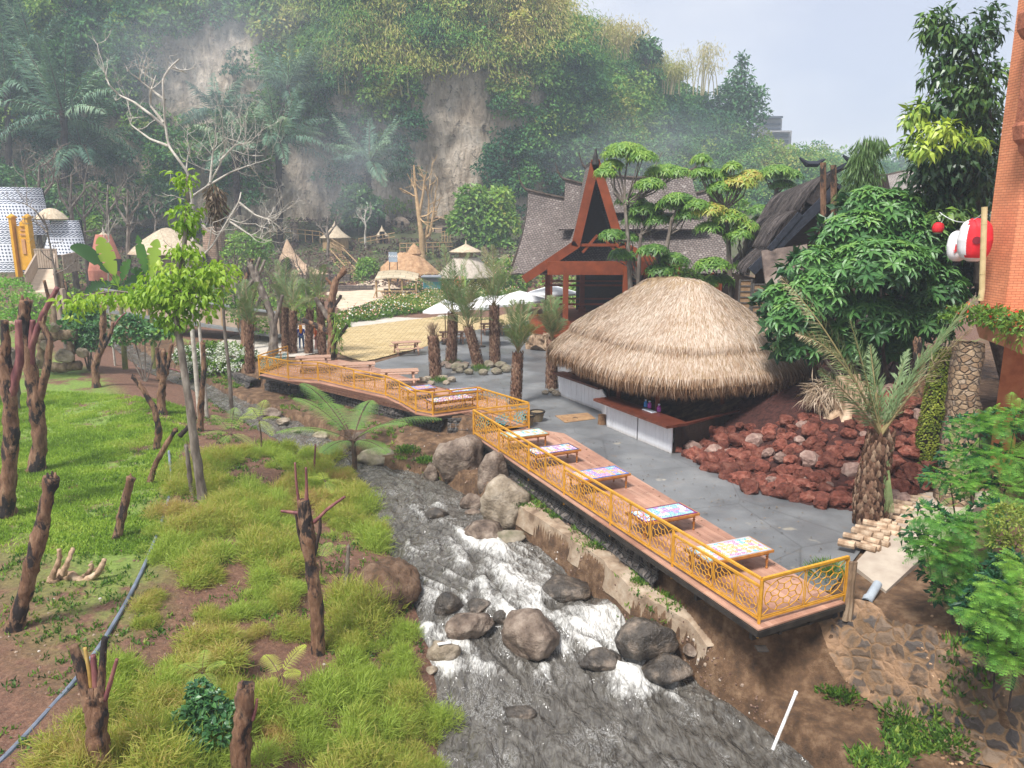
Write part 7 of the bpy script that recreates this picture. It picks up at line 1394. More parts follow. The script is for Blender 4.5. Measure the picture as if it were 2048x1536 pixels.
# soil clods and pebbles
pb_=MB(); rp_=np.random.default_rng(16); cc=np.c_[rp_.uniform(-15,-1.6,3000),rp_.uniform(10.5,34,3000)]; cc=cc[XL(cc[:,1])-cc[:,0]>.1][:1500]; yy=rp_.uniform(13,33,700); c5=np.c_[XR(yy)+rp_.random(700)**1.5*(np.interp(yy,_ey,_ex)-XR(yy)),yy]; cc=np.r_[cc,c5]; z=H(cc[:,0],cc[:,1])
v1,f1=ICO[1]
for i in range(len(cc)):
    s=rp_.uniform(.012,.045); pb_.add(v1*s*rp_.uniform(.6,1.2,3)*(1+.3*rp_.normal(size=(len(v1),1))*.4)+np.array((cc[i,0],cc[i,1],z[i])),f1,tint=rp_.uniform(-.5,.5))
pm,t,b=principled('pebble'); at=N(t,'ShaderNodeAttribute',attribute_name='tint').outputs['Fac']; t.links.new(rampn(t,[(0,(.09,.045,.03)),(.5,(.22,.14,.10)),(.93,(.30,.23,.17)),(1,(.5,.45,.4))],mathn(t,'ADD',at,.5)),b.inputs['Base Color']); b.inputs['Roughness'].default_value=.9
o=pb_.build('pebbles',pm); tag(o,'clods, chips and pebbles strewn over the soil of both banks','pebbles',kind='stuff')
# ---------------------------------------------------------------- date palms
dpl=leafmat('date_palm_leaf',[(.44,.34,.23),(.32,.29,.16),(.16,.22,.09),(.20,.29,.14),(.31,.39,.21)],.25,.55,.8,.3,.2)
pbk=mat('palm_bark',[(.3,(.07,.035,.022)),(.5,(.18,.095,.06)),(.72,(.34,.21,.14))],7,.9,.9,.05,sc=(1,1,.6)); dryf=leafmat('dry_frond',[(.24,.16,.10),(.34,.25,.17),(.45,.36,.27),(.54,.46,.38)],.2,.7,.8,.2,.4)
def palmtrunk(t_,pts,r0,r1,seed=0,scales=True,sl_=.16):
    q_,f=rs_(pts,22); m=MB(); tube(m,q_,r0+(r1-r0)*f,14,rough=.14,seed=seed); m.build('trunk',pbk,t_,smooth=True)
    if scales:
        r=np.random.default_rng(seed); m=MB(); Ln=np.linalg.norm(q_[-1]-q_[0]); n=int(Ln*2*pi*r0*60); s=(np.arange(n)+r.random(n))/n; c=np.stack([np.interp(s,f,q_[:,k]) for k in range(3)],-1); rad=(r0+(r1-r0)*s)*.98; a=np.arange(n)*2.399+r.normal(size=n)*.1; o=np.stack([np.cos(a),np.sin(a),a*0],-1); leaf8(m,c+o*rad[:,None],o*.45+up*.9,-o,sl_*r.uniform(.8,1.3,n),sl_*.55,droop=-.25,fold=-.2,tint=r.uniform(-.5,.5,n)); sm_=m.build('bark_scales',barksc,t_)
    return q_[-1]
barksc=leafmat('bark_scale',[(.06,.030,.020),(.13,.07,.045),(.24,.145,.095),(.36,.25,.17)],.0,.9,2,.1,.5)
def palm(label,base,top,r0,nf,fl_,seed,spread=(.35,1.2),group='date palms of the yard',tint=0.,z=0,mid=None,updown=.24,ll=.50,tips=None,Yo=None,dry=.0,name='date_palm'):
    g_=P(*base) if Yo is None else Pd(*base,Yo); Y_=g_[1]; tp=Pd(*top,Y_); t_=thing(name,label,'palm tree',g_,group); pts=[g_-up*.1]+([Pd(*mid,Y_)] if mid else [])+[tp]; palmtrunk(t_,pts,r0,r0*.85,seed); r=np.random.default_rng(seed)
    m=MB(); rm=MB()
    if tips: T_=[Pd(x,y,Y_+dy) for x,y,dy in tips]
    else: T_=[tp+fl_*r.uniform(.75,1.1)*nrm(np.array((math.cos(a),math.sin(a),r.uniform(*spread)))) for a in np.arange(nf)*2.399+r.normal(size=nf)*.2]
    for q_ in T_: frond(m,tp,q_,updown,64,ll*1.12,.034,.35,tint+r.uniform(-.15,.15),r,rach=rm,rr=.022,droop=.2)
    m.build('fronds',dpl,t_); rm.build('frond_ribs',mat('frond_rib',[(.25,.20,.09)],4,.6,0),t_); return t_
palm('date palm standing alone in the small stone ring on the yard',(902,728),(906,628),.30,0,0,1,tips=[(862,505,.5),(885,490,1.5),(905,520,-1),(940,505,.8),(965,545,0),(985,600,-.5),(850,590,-.3),(840,560,.6),(925,560,-1.5),(880,560,-1.5)])
palm('leaning date palm with full crown, left of the twin pair',(958,735),(936,655),.30,0,0,2,mid=(948,695),tips=[(880,560,0),(905,540,1),(925,530,1.6),(960,560,-1.2),(990,585,.3),(985,640,-.4),(865,640,-.3),(860,600,.4),(1000,610,1),(945,560,-1.4),(915,600,-1.8)])
palm('straight date palm on the right of the twin pair',(990,733),(988,612),.29,0,0,3,tips=[(940,520,.3),(965,495,1),(985,490,-.5),(1012,510,.8),(1035,535,0),(1045,580,-.5),(930,580,.4),(1010,550,-1.5),(955,555,-1.2)])
palm('small date palm with upright fronds beside the deck notch',(1031,808),(1036,706),.24,0,0,4,tips=[(1008,612,.2),(1025,600,.8),(1045,600,-.4),(1062,605,.6),(1078,618,0),(1000,640,-.4),(1085,650,-.3),(1012,660,-.8),(1065,650,-.9)])
palm('short date palm at the left corner of the bar hut',(1103,776),(1104,680),.27,0,0,5,tips=[(1085,600,.3),(1100,592,.8),(1118,596,.2),(1128,610,-.3),(1080,630,-.4),(1130,640,.5),(1095,625,-.7)])
g_=P(872,757); t_=thing('sawn_palm_stump','headless sawn palm trunk ending in dry fibres on the yard','palm stump',g_); tp=palmtrunk(t_,[g_-up*.1,Pd(868,700,g_[1]),Pd(866,672,g_[1])],.30,.25,8); m=MB(); n=60; leaf8(m,np.tile(tp,(n,1))+rdir(n,rt)*.1,np.c_[rt.normal(size=(n,2))*.3,np.ones(n)],rdir(n,rt),.7,.05,tint=-.2); m.build('dry_fibres',dryf,t_)
for i,(bx,by,tx,ty,sd_,lb,tips) in enumerate(((572,702,570,610,11,'left palm of the group where two people walk',[(530,540,0),(552,520,.8),(575,515,-.5),(600,540,.6),(615,575,0),(525,590,-.3),(545,570,-1)]),(586,706,586,622,12,'dark trunked palm right behind the far railing corner',[(560,560,.5),(590,540,1),(612,560,0),(625,600,.2),(555,610,0)]),(617,706,620,620,13,'palm between the two walking people',[(600,560,.4),(622,545,0),(650,570,.5),(590,600,-.3)]),(645,708,640,600,14,'palm right of the two walking people with blue-green fronds',[(600,560,0),(620,535,.5),(650,530,-.4),(675,560,.4),(690,600,0),(585,620,-.5),(612,600,-1)]),(500,742,498,650,15,'shaggy palm left of the far deck end among white blossom',[(470,570,0),(490,560,.7),(515,565,-.4),(535,600,.3),(460,620,0),(540,640,-.3),(480,600,-1)]))): palm(lb,(bx,by),(tx,ty),.24,0,0,sd_,tips=tips,tint=.05,group='palms by the far end of the deck')
# lopped yard trees around the far deck
lopped('brown lopped tree with stub branches and hanging epiphytes at the yard edge',(662,718),((664,680),(662,640),(664,600),(672,560),(690,540)),12,(([(662,620),(680,596),(682,590)],5,char),([(664,570),(655,560),(652,555)],4),([(658,665),(630,650),(605,640)],8,bark),([(664,690),(685,665),(695,650)],5,char),([(660,640),(640,610),(630,595)],7,gbark)),Yo=P(662,720)[1],group=None,seed=21)
lopped('grey leaning dead tree with pale peeled bark left of the far deck',(545,700),((548,660),(540,620),(525,585),(508,548),(500,530)),11,(([(545,640),(530,610),(520,600)],5,char),([(548,650),(560,610),(565,590)],6,gbark),([(520,570),(512,540),(520,515)],5,gbark)),mt=gbark,Yo=P(545,712)[1],group=None,seed=22)
lopped('forked dead tree trunk standing behind the grey leaning one',(490,700),((488,650),(485,600),(492,560),(502,520)),9,(([(486,610),(470,570),(462,540)],5,gbark),([(490,580),(520,545),(530,520)],5,gbark),([(488,640),(505,600),(512,580)],5,char)),Yo=48,group=None,seed=23)
ep=np.random.default_rng(3); g_=Pd(676,640,P(662,720)[1]); bush('green hanging epiphyte ferns clinging to the brown lopped tree',g_,[(*(g_+np.array((0,-.2,0))),.35,.3,.5),(*(g_+np.array((-.05,-.2,-1.2))),.25,.25,.9)],260,.4,.06,grnleaf,tint=.1,name='epiphyte',cat='epiphyte',stem=False,down=1.2)
# ---------------------------------------------------------------- big foreground date palm on the right
g_=P(1742,1050); t_=thing('date_palm','large foreground date palm with half dried fronds rising in a V beside the lava rocks','palm tree',g_); Y_=g_[1]; tp=Pd(1762,875,Y_)
palmtrunk(t_,[g_-up*.15,Pd(1738,1000,Y_),Pd(1752,930,Y_),tp],.40,.27,31,sl_=.24); r=np.random.default_rng(32)
for (x,y,dy,ar,tn,tpt,ll,nn) in ((1562,556,.6,.16,.25,-.75,.62,74),(1592,668,-.6,.30,.1,-.6,.5,60),(1958,592,.8,.14,.35,-.5,.60,70),(1945,655,-.5,.12,-.15,-.5,.45,70),(1700,640,-.2,.02,.2,-.1,.5,50),(1815,700,1.2,.03,.3,-.1,.5,46),(1640,740,.8,.1,.25,-.3,.5,50),(1860,690,.5,.05,.3,-.2,.5,50),(1740,690,1.,.0,.2,-.1,.45,40)):
    m=MB(); rm=MB(); frond(m,tp+up*.05,Pd(x,y,Y_+dy),ar,int(nn*1.7),ll*1.0,.036,.15,tn,r,.10,rm,.035,fwd=.85,tipt=tpt,droop=.22,roll=.95); fo=m.build('frond',dpl,t_); rm.build('rachis',mat('frond_rib',None) if 'frond_rib' in MATS else pbk,fo)
m=MB(); n=7
for i in range(n): tube(m,[tp+np.array((.12+.02*i,-.1,0)),Pd(1768,940,Y_-.3)+np.array((.02*i,0,0)),Pd(1770,1025,Y_-.35)+np.array((.04*i,0,0))],[.03,.022,.008],5)
m.build('hanging_leaf',mat('green_stalk',[(.3,(.15,.22,.08)),(.7,(.26,.32,.14))],4,.5,.1),t_)
# ---------------------------------------------------------------- layered umbrella trees between the houses
uml=leafmat('umbrella_leaf',[(.03,.09,.02),(.07,.17,.03),(.15,.29,.05),(.28,.42,.07),(.52,.40,.10)],.35,.45,.9,.4,.25)
def umbrella_tree(label,Y_,trunks,clumps,seed,L_=.42,W_=.10):
    b0=Pd(*trunks[0][0],Y_); b0[2]=max(0,float(H(b0[0],b0[1]))); t_=thing('umbrella_tree',label,'tree',b0,'layered umbrella trees between the houses'); r=np.random.default_rng(seed)
    for tr in trunks: q_,f=rs_([np.array((Pd(*tr[0],Y_)[0],Y_,0))]+[Pd(*p,Y_) for p in tr]); m=MB(); tube(m,q_,.20*(1-.55*f),9,rough=.12); m.build('trunk',gbark,t_,smooth=True)
    m=MB(); lm=MB(); tops=np.array([Pd(*p,Y_) for tr in trunks for p in tr[1:]])
    for (px,py,rx,tn) in clumps:
        c=Pd(px,py,Y_+r.uniform(-.8,.8)); R_=rx*Y_/FOC; n=int(30+105*R_*R_); a=rdir(n,r)*np.array((R_,R_,R_*.5))*(r.random((n,1))**.35); a[:,2]=np.abs(a[:,2])*1.-R_*.1; rosettes(m,c+a,nrm(a*np.array((.8,.8,.5))+np.array((0,0,R_*.8))),L_,W_,7,tn+r.uniform(-.12,.12,n),r,droop=.45,kind=4)
        j=np.argmin(np.linalg.norm(tops-c,axis=1)+3*(tops[:,2]>c[2]-.2)); 
        for kk in range(3): tube(lm,[tops[j],(tops[j]+c)/2-up*.2+r.normal(size=3)*.15,c+r.normal(size=3)*R_*.4],[.06,.04,.02],5)
    m.build('foliage',uml,t_); lm.build('limbs',gbark,t_); return t_
umbrella_tree('tallest layered umbrella tree right of the long house gable with flat top crown',44,[[(1266,700),(1262,600),(1256,480),(1250,410)],[(1280,700),(1276,560),(1282,470)]],[(1250,305,46,.12),(1285,315,28,.1),(1212,345,22,.05),(1225,330,22,.1),(1330,345,40,.08),(1300,370,30,.0),(1360,345,22,.1),(1262,400,30,-.05),(1290,420,34,-.08),(1345,410,34,-.02),(1225,470,24,-.15),(1258,475,26,-.15),(1245,510,28,-.18),(1320,440,30,-.1),(1270,440,22,-.12)],41)
umbrella_tree('umbrella tree with a thick grey lopped trunk behind the bar hut roof',42,[[(1312,640),(1322,560),(1338,470),(1345,435)],[(1330,600),(1316,500)]],[(1355,400,34,-.05),(1372,430,26,-.1),(1310,500,24,-.15),(1345,520,34,-.15),(1320,540,28,-.18),(1295,500,18,-.2)],42)
umbrella_tree('umbrella tree with orange tinted new leaves left of the black roofed house',40,[[(1466,640),(1460,560),(1456,470),(1450,420)],[(1478,640),(1485,520),(1500,450)]],[(1403,318,16,.05),(1405,345,22,-.05),(1430,350,26,-.05),(1465,332,14,.15),(1440,375,24,0),(1480,365,34,.38),(1500,350,20,.35),(1420,420,32,.36),(1455,435,36,.2),(1492,450,22,.12),(1395,410,22,0),(1420,455,26,-.05),(1478,470,26,.0),(1425,530,34,.0),(1490,530,22,.0),(1440,560,26,-.08)],43)
umbrella_tree('umbrella tree behind the ridge of the black roofed house',52,[[(1540,500),(1546,420),(1552,380)]],[(1555,345,34,.0),(1580,350,22,.0),(1535,350,24,.05),(1565,370,24,-.1),(1530,440,26,-.1),(1520,420,22,-.1)],44)
# ---------------------------------------------------------------- big broad-leaved shrub
shl=leafmat('schefflera_leaf',[(.012,.045,.018),(.03,.10,.03),(.065,.18,.045),(.13,.29,.07),(.27,.44,.10)],.25,.45,.25,.6,.2)
g_=np.array((14.2,27.5,.8)); t_=thing('umbrella_shrub','big glossy shrub of star-shaped leaf clusters between the black house and the orange tower','shrub',g_); r=np.random.default_rng(61); m=MB(); LB=[(1718,478,76,56,0),(1628,532,48,38,-.5),(1780,430,70,50,.3),(1830,500,80,70,0),(1760,540,100,60,-1.),(1735,408,44,34,.5),(1870,590,60,60,-.3),(1640,590,60,50,-.8),(1590,640,48,45,-1.2),(1600,690,40,40,-1.),(1740,640,90,50,-.4),(1840,650,70,50,-.2),(1560,600,30,30,-.5),(1690,690,60,40,0),(1800,700,50,30,.3)]
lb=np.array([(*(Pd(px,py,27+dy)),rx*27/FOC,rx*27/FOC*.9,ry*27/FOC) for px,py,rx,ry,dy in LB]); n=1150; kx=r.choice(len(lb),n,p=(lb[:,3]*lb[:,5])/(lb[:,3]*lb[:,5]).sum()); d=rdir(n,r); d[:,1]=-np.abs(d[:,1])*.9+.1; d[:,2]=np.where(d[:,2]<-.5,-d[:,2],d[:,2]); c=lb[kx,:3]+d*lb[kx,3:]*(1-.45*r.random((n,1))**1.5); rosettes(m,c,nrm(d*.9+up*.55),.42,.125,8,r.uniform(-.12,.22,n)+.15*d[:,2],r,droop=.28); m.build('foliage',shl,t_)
m=MB()
for l_ in lb: tube(m,[g_-up*.3+r.normal(size=3)*.3*np.array((1,1,0)),(g_+l_[:3])/2+r.normal(size=3)*.3,l_[:3]],[.09,.06,.03],6)
m.build('limbs',gbark,t_)
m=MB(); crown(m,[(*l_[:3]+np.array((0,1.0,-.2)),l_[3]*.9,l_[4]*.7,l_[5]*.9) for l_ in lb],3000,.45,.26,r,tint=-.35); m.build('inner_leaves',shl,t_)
narrow=leafmat('narrow_leaf',[(.04,.09,.025),(.08,.15,.045),(.13,.22,.07),(.19,.28,.10)],.3,.5,.8,.3,.3)
g_=Pd(1735,420,31); g_[2]=.3; t_=thing('narrow_leaf_tree','pale narrow-leaved tree drooping over the black fibre ridge','tree',g_); m=MB(); n=2600; lb=np.array(lobes_px([(1730,300,26,30,0),(1715,340,26,36,0),(1740,350,26,40,0),(1700,390,26,24,0),(1750,290,24,20,0),(1725,380,30,26,0)],31)); kx=r.integers(0,len(lb),n); a=rdir(n,r)*lb[kx,3:]*(r.random((n,1))**.5); leaf4(m,lb[kx,:3]+a,np.c_[a[:,:2]*.8,-np.ones(n)*.8+r.normal(size=n)*.2],rdir(n,r),.40,.05,tint=r.uniform(-.3,.35,n)); m.build('foliage',narrow,t_); m=MB(); tube(m,rs_([g_,Pd(1742,480,31),Pd(1730,360,31),Pd(1735,285,31)])[0],.09,8); m.build('trunk',gbark,t_)
for i,(px,yt,yb,lb_) in enumerate(((1647,325,430,'dark upright log post left of the narrow-leaved tree'),(1668,330,440,'brown post by the peak of the black fibre roof'),(1753,325,420,'pale stripped post right of the narrow-leaved tree'))):
    a,b_=Pd(px,yb,31.5),Pd(px-1,yt,31.5); o=thing('log_post',lb_,'post',(a[0],a[1],.2)); m=MB(); tube(m,[(a[0],a[1],.0),a,b_],.12 if i<2 else .08,9,rough=.12,seed=i); m.build('post',bark if i<2 else wbark,o)
# ---------------------------------------------------------------- tree in the upper right
ml=leafmat('mango_leaf',[(.014,.045,.016),(.03,.08,.025),(.06,.13,.035),(.18,.30,.04),(.42,.52,.07)],.25,.35,.8,.5,.2)
g_=np.array((19.5,29,1.0)); t_=thing('tall_dark_tree','tall dense dark tree with lime new leaves left of the orange tower','tree',g_); r=np.random.default_rng(71); m=MB(); Y_=27
for LB,n,tn in (([(1880,70,34,50,0),(1930,110,50,60,0),(1885,150,40,50,0),(1960,180,50,60,0),(1900,215,50,40,0),(1960,260,50,50,.5),(1855,60,16,35,0),(1975,60,30,50,0)],2300,-.05),([(1900,320,70,60,0),(1950,370,60,60,.4),(1880,400,60,50,.5),(1940,440,50,50,.5),(1850,350,40,40,0),(1920,300,60,40,0),(1990,330,30,60,.5),(1900,470,70,40,1)],3400,-.22),([(1890,265,48,16,-1.),(1850,300,28,14,-1),(1940,285,34,14,-.8)],300,.42),([(1835,240,32,28,.2),(1825,290,26,22,.2),(1845,215,20,16,0)],380,.25),([(1840,480,36,26,.5),(1900,430,50,14,-.5)],260,.1)): crown(m,lobes_px(LB,Y_),n,.40,.115,r,shell=.75,tint=tn,kind=4,tv=.2,droop=.35,down=.9)
m.build('foliage',ml,t_); m=MB()
for p_ in ([(1960,500),(1950,380),(1930,240),(1900,120),(1885,50)],[(1955,450),(1900,350),(1850,290)],[(1950,380),(1985,260),(1965,130)],[(1955,430),(1920,400),(1870,380)],[(1930,240),(1950,150),(1935,90)]): q_,f=rs_([Pd(*x,Y_+.3) for x in p_]); tube(m,q_,.16*(1-.8*f) if p_[0][1]>470 else .09*(1-.8*f),7)
tube(m,[g_,Pd(1960,560,Y_+.5),Pd(1960,500,Y_+.3)],[.28,.22,.17],9); m.build('trunk',gbark,t_)
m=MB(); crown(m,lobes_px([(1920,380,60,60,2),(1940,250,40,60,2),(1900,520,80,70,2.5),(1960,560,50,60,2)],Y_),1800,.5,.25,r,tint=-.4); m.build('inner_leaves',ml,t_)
# ---------------------------------------------------------------- lanterns on bamboo pole
g_=Pd(1964,580,21.6); t_=thing('bamboo_pole','pale bamboo pole standing on the ledge in front of the brick corner','pole',g_); m=MB(); tp=Pd(1969,414,21.6); tube(m,[g_-up*.3,g_,(g_+tp)/2,tp],.075,12); m.build('culm',mat('bamboo',[(.3,(.46,.34,.16)),(.7,(.64,.50,.27))],3,.45,.15,.01),t_)
for f in (.2,.5,.8): m=MB(); c=g_+(tp-g_)*f; tube(m,[c-up*.012,c+up*.012],.082,12); m.build('node_ring',MATS['bamboo'],t_)
redp=mat('lantern_red',[(.70,.02,.03)],3,.6,.15,.01); whl=mat('lantern_white',[(.80,.78,.78)],3,.6,.15,.01)
def lantern(label,px,py,Y_,w_,h_,split,flip=1,kanji=False,disc=False):
    c=Pd(px,py,Y_); k=Y_/FOC; rr_=w_*k/2; hh=h_*k/2; fv=nrm(np.array((-c[0],-c[1],0))); rv=np.array((-fv[1],fv[0],0)); t_=thing('paper_lantern',label,'lantern',c-up*hh,'red and white paper lanterns strung by the brick tower')
    n=34; a=np.linspace(0,2*pi,n,endpoint=False); zs=np.linspace(-1,1,33); V=[];
    for z_ in zs: q_=max(0,1-abs(z_)**4.5)**.5*.85+.15*(1-abs(z_)); q_=max(q_,.28)*(1+.012*math.cos(z_*50)); V.append(np.stack([np.cos(a)*rr_*q_,np.sin(a)*rr_*q_,np.full(n,z_*hh)],-1))
    V=np.concatenate(V)+c; F=gridf(33,n); i=np.arange(32)[:,None]*n; j=np.arange(n)[None,:]; F=np.stack([i+j,i+(j+1)%n,i+n+(j+1)%n,i+n+j],-1).reshape(-1,4); fc=V[F].mean(1)-c
    mr=MB(); mr.v.append(V); mr.t.append(np.zeros(len(V))); mr.n=len(V); isr=(fc@rv*flip>split*rr_)&(fc[:,2]>-hh*.8); mr.f=[(F[~isr],0),(F[isr],1)]; mr.build('paper_shade',[whl,redp],t_,smooth=True)
    for s_ in (-1,1): m=MB(); lathe(m,c+up*s_*hh,[(rr_*.32,-.03),(rr_*.34,0),(rr_*.32,.03)],14); m.build('rim',steel,t_)
    if kanji:
        m=MB(); o=c+fv*rr_*1.0-up*hh*.15; s=rr_*.42
        for (x0,z0,x1,z1) in ((-.6,.9,.6,.9),(0,1.2,0,.6),(-.45,.6,.45,.6),(-.45,.6,-.45,-.5),(.45,.6,.45,-.5),(-.45,.25,.45,.25),(-.45,-.12,.45,-.12),(-.8,-.5,.8,-.5),(-.3,-.6,-.6,-1),(.3,-.6,.6,-1)): beam(m,o+rv*x0*s+up*z0*s,o+rv*x1*s+up*z1*s,.025,.02)
        m.build('red_character',redp,t_)
    if disc: m=MB(); o=c+fv*rr_*.98+rv*rr_*.1; tube(m,[o-fv*.05,o+fv*.02],rr_*.24,18); m.build('dark_disc',mat('dark_red',[(.18,.01,.02)],3,.6,0),t_)
    return t_
lantern('largest red lantern with white left edge and dark round mark behind the bamboo pole',1950,480,22.6,62,84,-.45,disc=True)
lantern('white lantern with small red character left of the largest lantern',1916,492,23.6,40,60,.55,kanji=True)
lantern('small red lantern glimpsed far left above the glossy shrub',1876,456,26,22,22,-2)
m=MB(); a,b_=Pd(1964,428,21.7),Pd(1880,425,26); mid_=Pd(1925,462,23.8); s=np.linspace(0,1,12)[:,None]; tube(m,bez(a,mid_,b_,14),.012,5); o=m.build('cord',whp,loc=a); tag(o,'thin white cord carrying the lanterns from the bamboo pole','cord')
# ---------------------------------------------------------------- ledge planting, ivy column, root stump
r=np.random.default_rng(81); cp=np.array([Pd(1970,632,20.6),Pd(2010,640,20),Pd(2048,650,19.4),Pd(2080,655,19),Pd(1935,632,21.3)])
g_=cp[1]-up*.3; t_=thing('ledge_planting','trailing plants with red blossom growing along the mossy ledge','plants',g_); m=MB(); crown(m,[(*c,.7,.6,.24) for c in cp],1500,.16,.07,r,tint=.1,kind=4); crown(m,[(*(c-up*.35-np.array((0,.5,0))),.5,.25,.4) for c in cp[1:4]],500,.15,.05,r,tint=.35,down=1.2); m.build('foliage',grnleaf,t_)
m=MB(); n=70; kx=r.integers(0,5,n); c=cp[kx]+rdir(n,r)*np.array((.6,.5,.25))+up*.08; leaf8(m,c,rdir(n,r),up+rdir(n,r)*.2,.11,.10,tint=r.uniform(-.5,.5,n)); m.build('blossom',leafmat('red_petal',[(.60,.03,.02),(.75,.08,.03),(.80,.25,.10)],.3,.5,.8,.2,.6),t_)
g_=Hp(1868,945); Y_=22.2; t_=thing('ivy_column','leaning tapering column densely covered in small yellow-green ivy','climbing plant',(Pd(1866,930,Y_)[0],Y_,.6)); m=MB(); a,b_=Pd(1862,935,Y_),Pd(1893,690,Y_); n=5200; s=r.random(n); an=r.random(n)*2*pi; rad=np.interp(s,[0,1],[.50,.30])*(1+.12*vn(an*2,s*8,s=3)); c=a+(b_-a)*s[:,None]+np.stack([np.cos(an)*rad,np.sin(an)*rad,0*an],-1); o_=np.stack([np.cos(an),np.sin(an),-.5+0*an],-1); leaf4(m,c,o_+rdir(n,r)*.6,o_+up,.085,.065,tint=.1+r.uniform(-.3,.3,n)+.3*vn(s*9,an,s=8)); m.build('ivy',leafmat('ivy_leaf',[(.04,.07,.008),(.09,.13,.012),(.18,.22,.02),(.30,.33,.05)],.2,.5,.9,.3,.5),t_); m=MB(); tube(m,[a-up*.6,a,(a+b_)/2,b_],[.46,.42,.34,.24],12); m.build('core',char,t_)
stump(np.array((Pd(1700,870,24.5)[0],24.5,.9)),'pale gnarled root stump on the lava rocks behind the big palm',.75,2.1,17,mt=mat('pale_driftwood',[(.3,(.20,.12,.07)),(.5,(.40,.27,.17)),(.7,(.58,.44,.31))],3,.85,.9,.07,sc=(1,1,.35)))
lopped('brown upright timber trunk behind the ivy column',(1840,800),((1838,740),(1836,680)),17,Yo=25,seed=33,group=None)
m=MB(); gs=Pd(1665,790,25); crown(m,[(*gs,.9,.6,.5)],900,.5,.03,r,tint=0,down=.9); o=m.build('dry_grass_clump',dryf,loc=gs); tag(o,'pale dry grass clump hanging between the straw skirt and root stump','dry grass')
cc=Pd(1805,845,23.8); m=MB(); an=np.linspace(0,2*pi,30); tube(m,[cc+np.array((.42*math.cos(a),.1*math.sin(a),.45*math.sin(a))) for a in an],.02,6); o=m.build('coiled_hose',MATS['grey_pvc'],loc=cc); tag(o,'loose pale hose loop on the lava rocks behind the big palm','hose')
# ---------------------------------------------------------------- feathery-leaved shrubs in the right foreground
cal=leafmat('calliandra_leaf',[(.018,.075,.035),(.035,.14,.045),(.08,.24,.05),(.17,.38,.06),(.30,.50,.08)],.35,.45,.8,.35,.12)
def feather_shrub(label,Y_,lob,n,seed,tint=0.,L_=.36):
    lb=np.array(lobes_px(lob,Y_)); g_=np.array((lb[:,0].mean()+.3,lb[:,1].mean(),float(H(lb[:,0].mean(),Y_)))); t_=thing('feather_leaf_shrub',label,'shrub',g_,'feathery leaved shrubs of the right foreground'); r=np.random.default_rng(seed); m=MB(); kx=r.choice(len(lb),n,p=lb[:,3]*lb[:,5]/(lb[:,3]*lb[:,5]).sum()); d=rdir(n,r); d[:,1]=-np.abs(d[:,1])*.9+.15; d[:,2]=np.where(d[:,2]<-.35,-d[:,2],d[:,2]); c=lb[kx,:3]+d*lb[kx,3:]*(1-.5*r.random((n,1))**1.3)
    for i in range(n): dd=nrm(d[i]*np.array((1,.9,.25))+r.normal(size=3)*.35); l=L_*r.uniform(.7,1.15); pinnate2(m,c[i],c[i]+dd*l-up*.05*l,.16,8,l*.40,l*.055,9,tint+.22*d[i,2]+r.uniform(-.14,.14),r,droop=.3)
    m.build('foliage',cal,t_); m=MB()
    for l_ in lb: tube(m,[l_[:3]*np.array((.6,.6,0))+g_*np.array((.4,.4,0))+up*(l_[2]-.9),(g_*.25+l_[:3]*.75)-up*.3,l_[:3]],[.03,.02,.012],5)
    m.build('limbs',char,t_)
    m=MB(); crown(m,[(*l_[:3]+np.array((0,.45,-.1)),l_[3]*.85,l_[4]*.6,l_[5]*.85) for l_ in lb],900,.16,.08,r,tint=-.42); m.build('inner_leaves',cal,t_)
feather_shrub('upper feathery shrub below the arch of the orange building',15.5,[(1960,860,50,36,.5),(2030,850,50,40,.3),(1940,920,50,32,0),(2020,930,60,40,0),(1900,965,44,28,-.2),(1985,985,60,34,-.3)],520,91,.14)
feather_shrub('middle feathery shrub with darker lower leaves over the concrete slab',13.6,[(1880,1040,50,30,0),(1930,1070,60,36,0),(1880,1110,50,32,-.1),(1950,1150,56,34,-.1),(1850,1085,34,22,0),(1920,1200,40,26,0),(2000,1030,40,30,0),(1950,1210,44,34,.1),(1900,1160,40,30,.1)],560,92,.06)
feather_shrub('nearest bright feathery shrub at the right edge above the bare earth',11.6,[(2020,1190,60,36,0),(1975,1230,40,26,0),(2040,1260,50,34,0),(2030,1320,36,30,0),(2050,1140,40,26,.2),(1990,1290,36,30,.2)],360,93,.22)
g_=Hp(2015,1110); bush('small yellow-green bush between the two nearest feathery shrubs',g_,lobes_px([(2015,1040,40,36,0),(2035,1090,30,24,0),(2000,1085,26,24,0)],13.0),900,.07,.04,leafmat('yellow_green_leaf',[(.10,.14,.02),(.20,.25,.04),(.34,.38,.08)],.3,.5,.9,.3,.5),kind=4,seed=3)
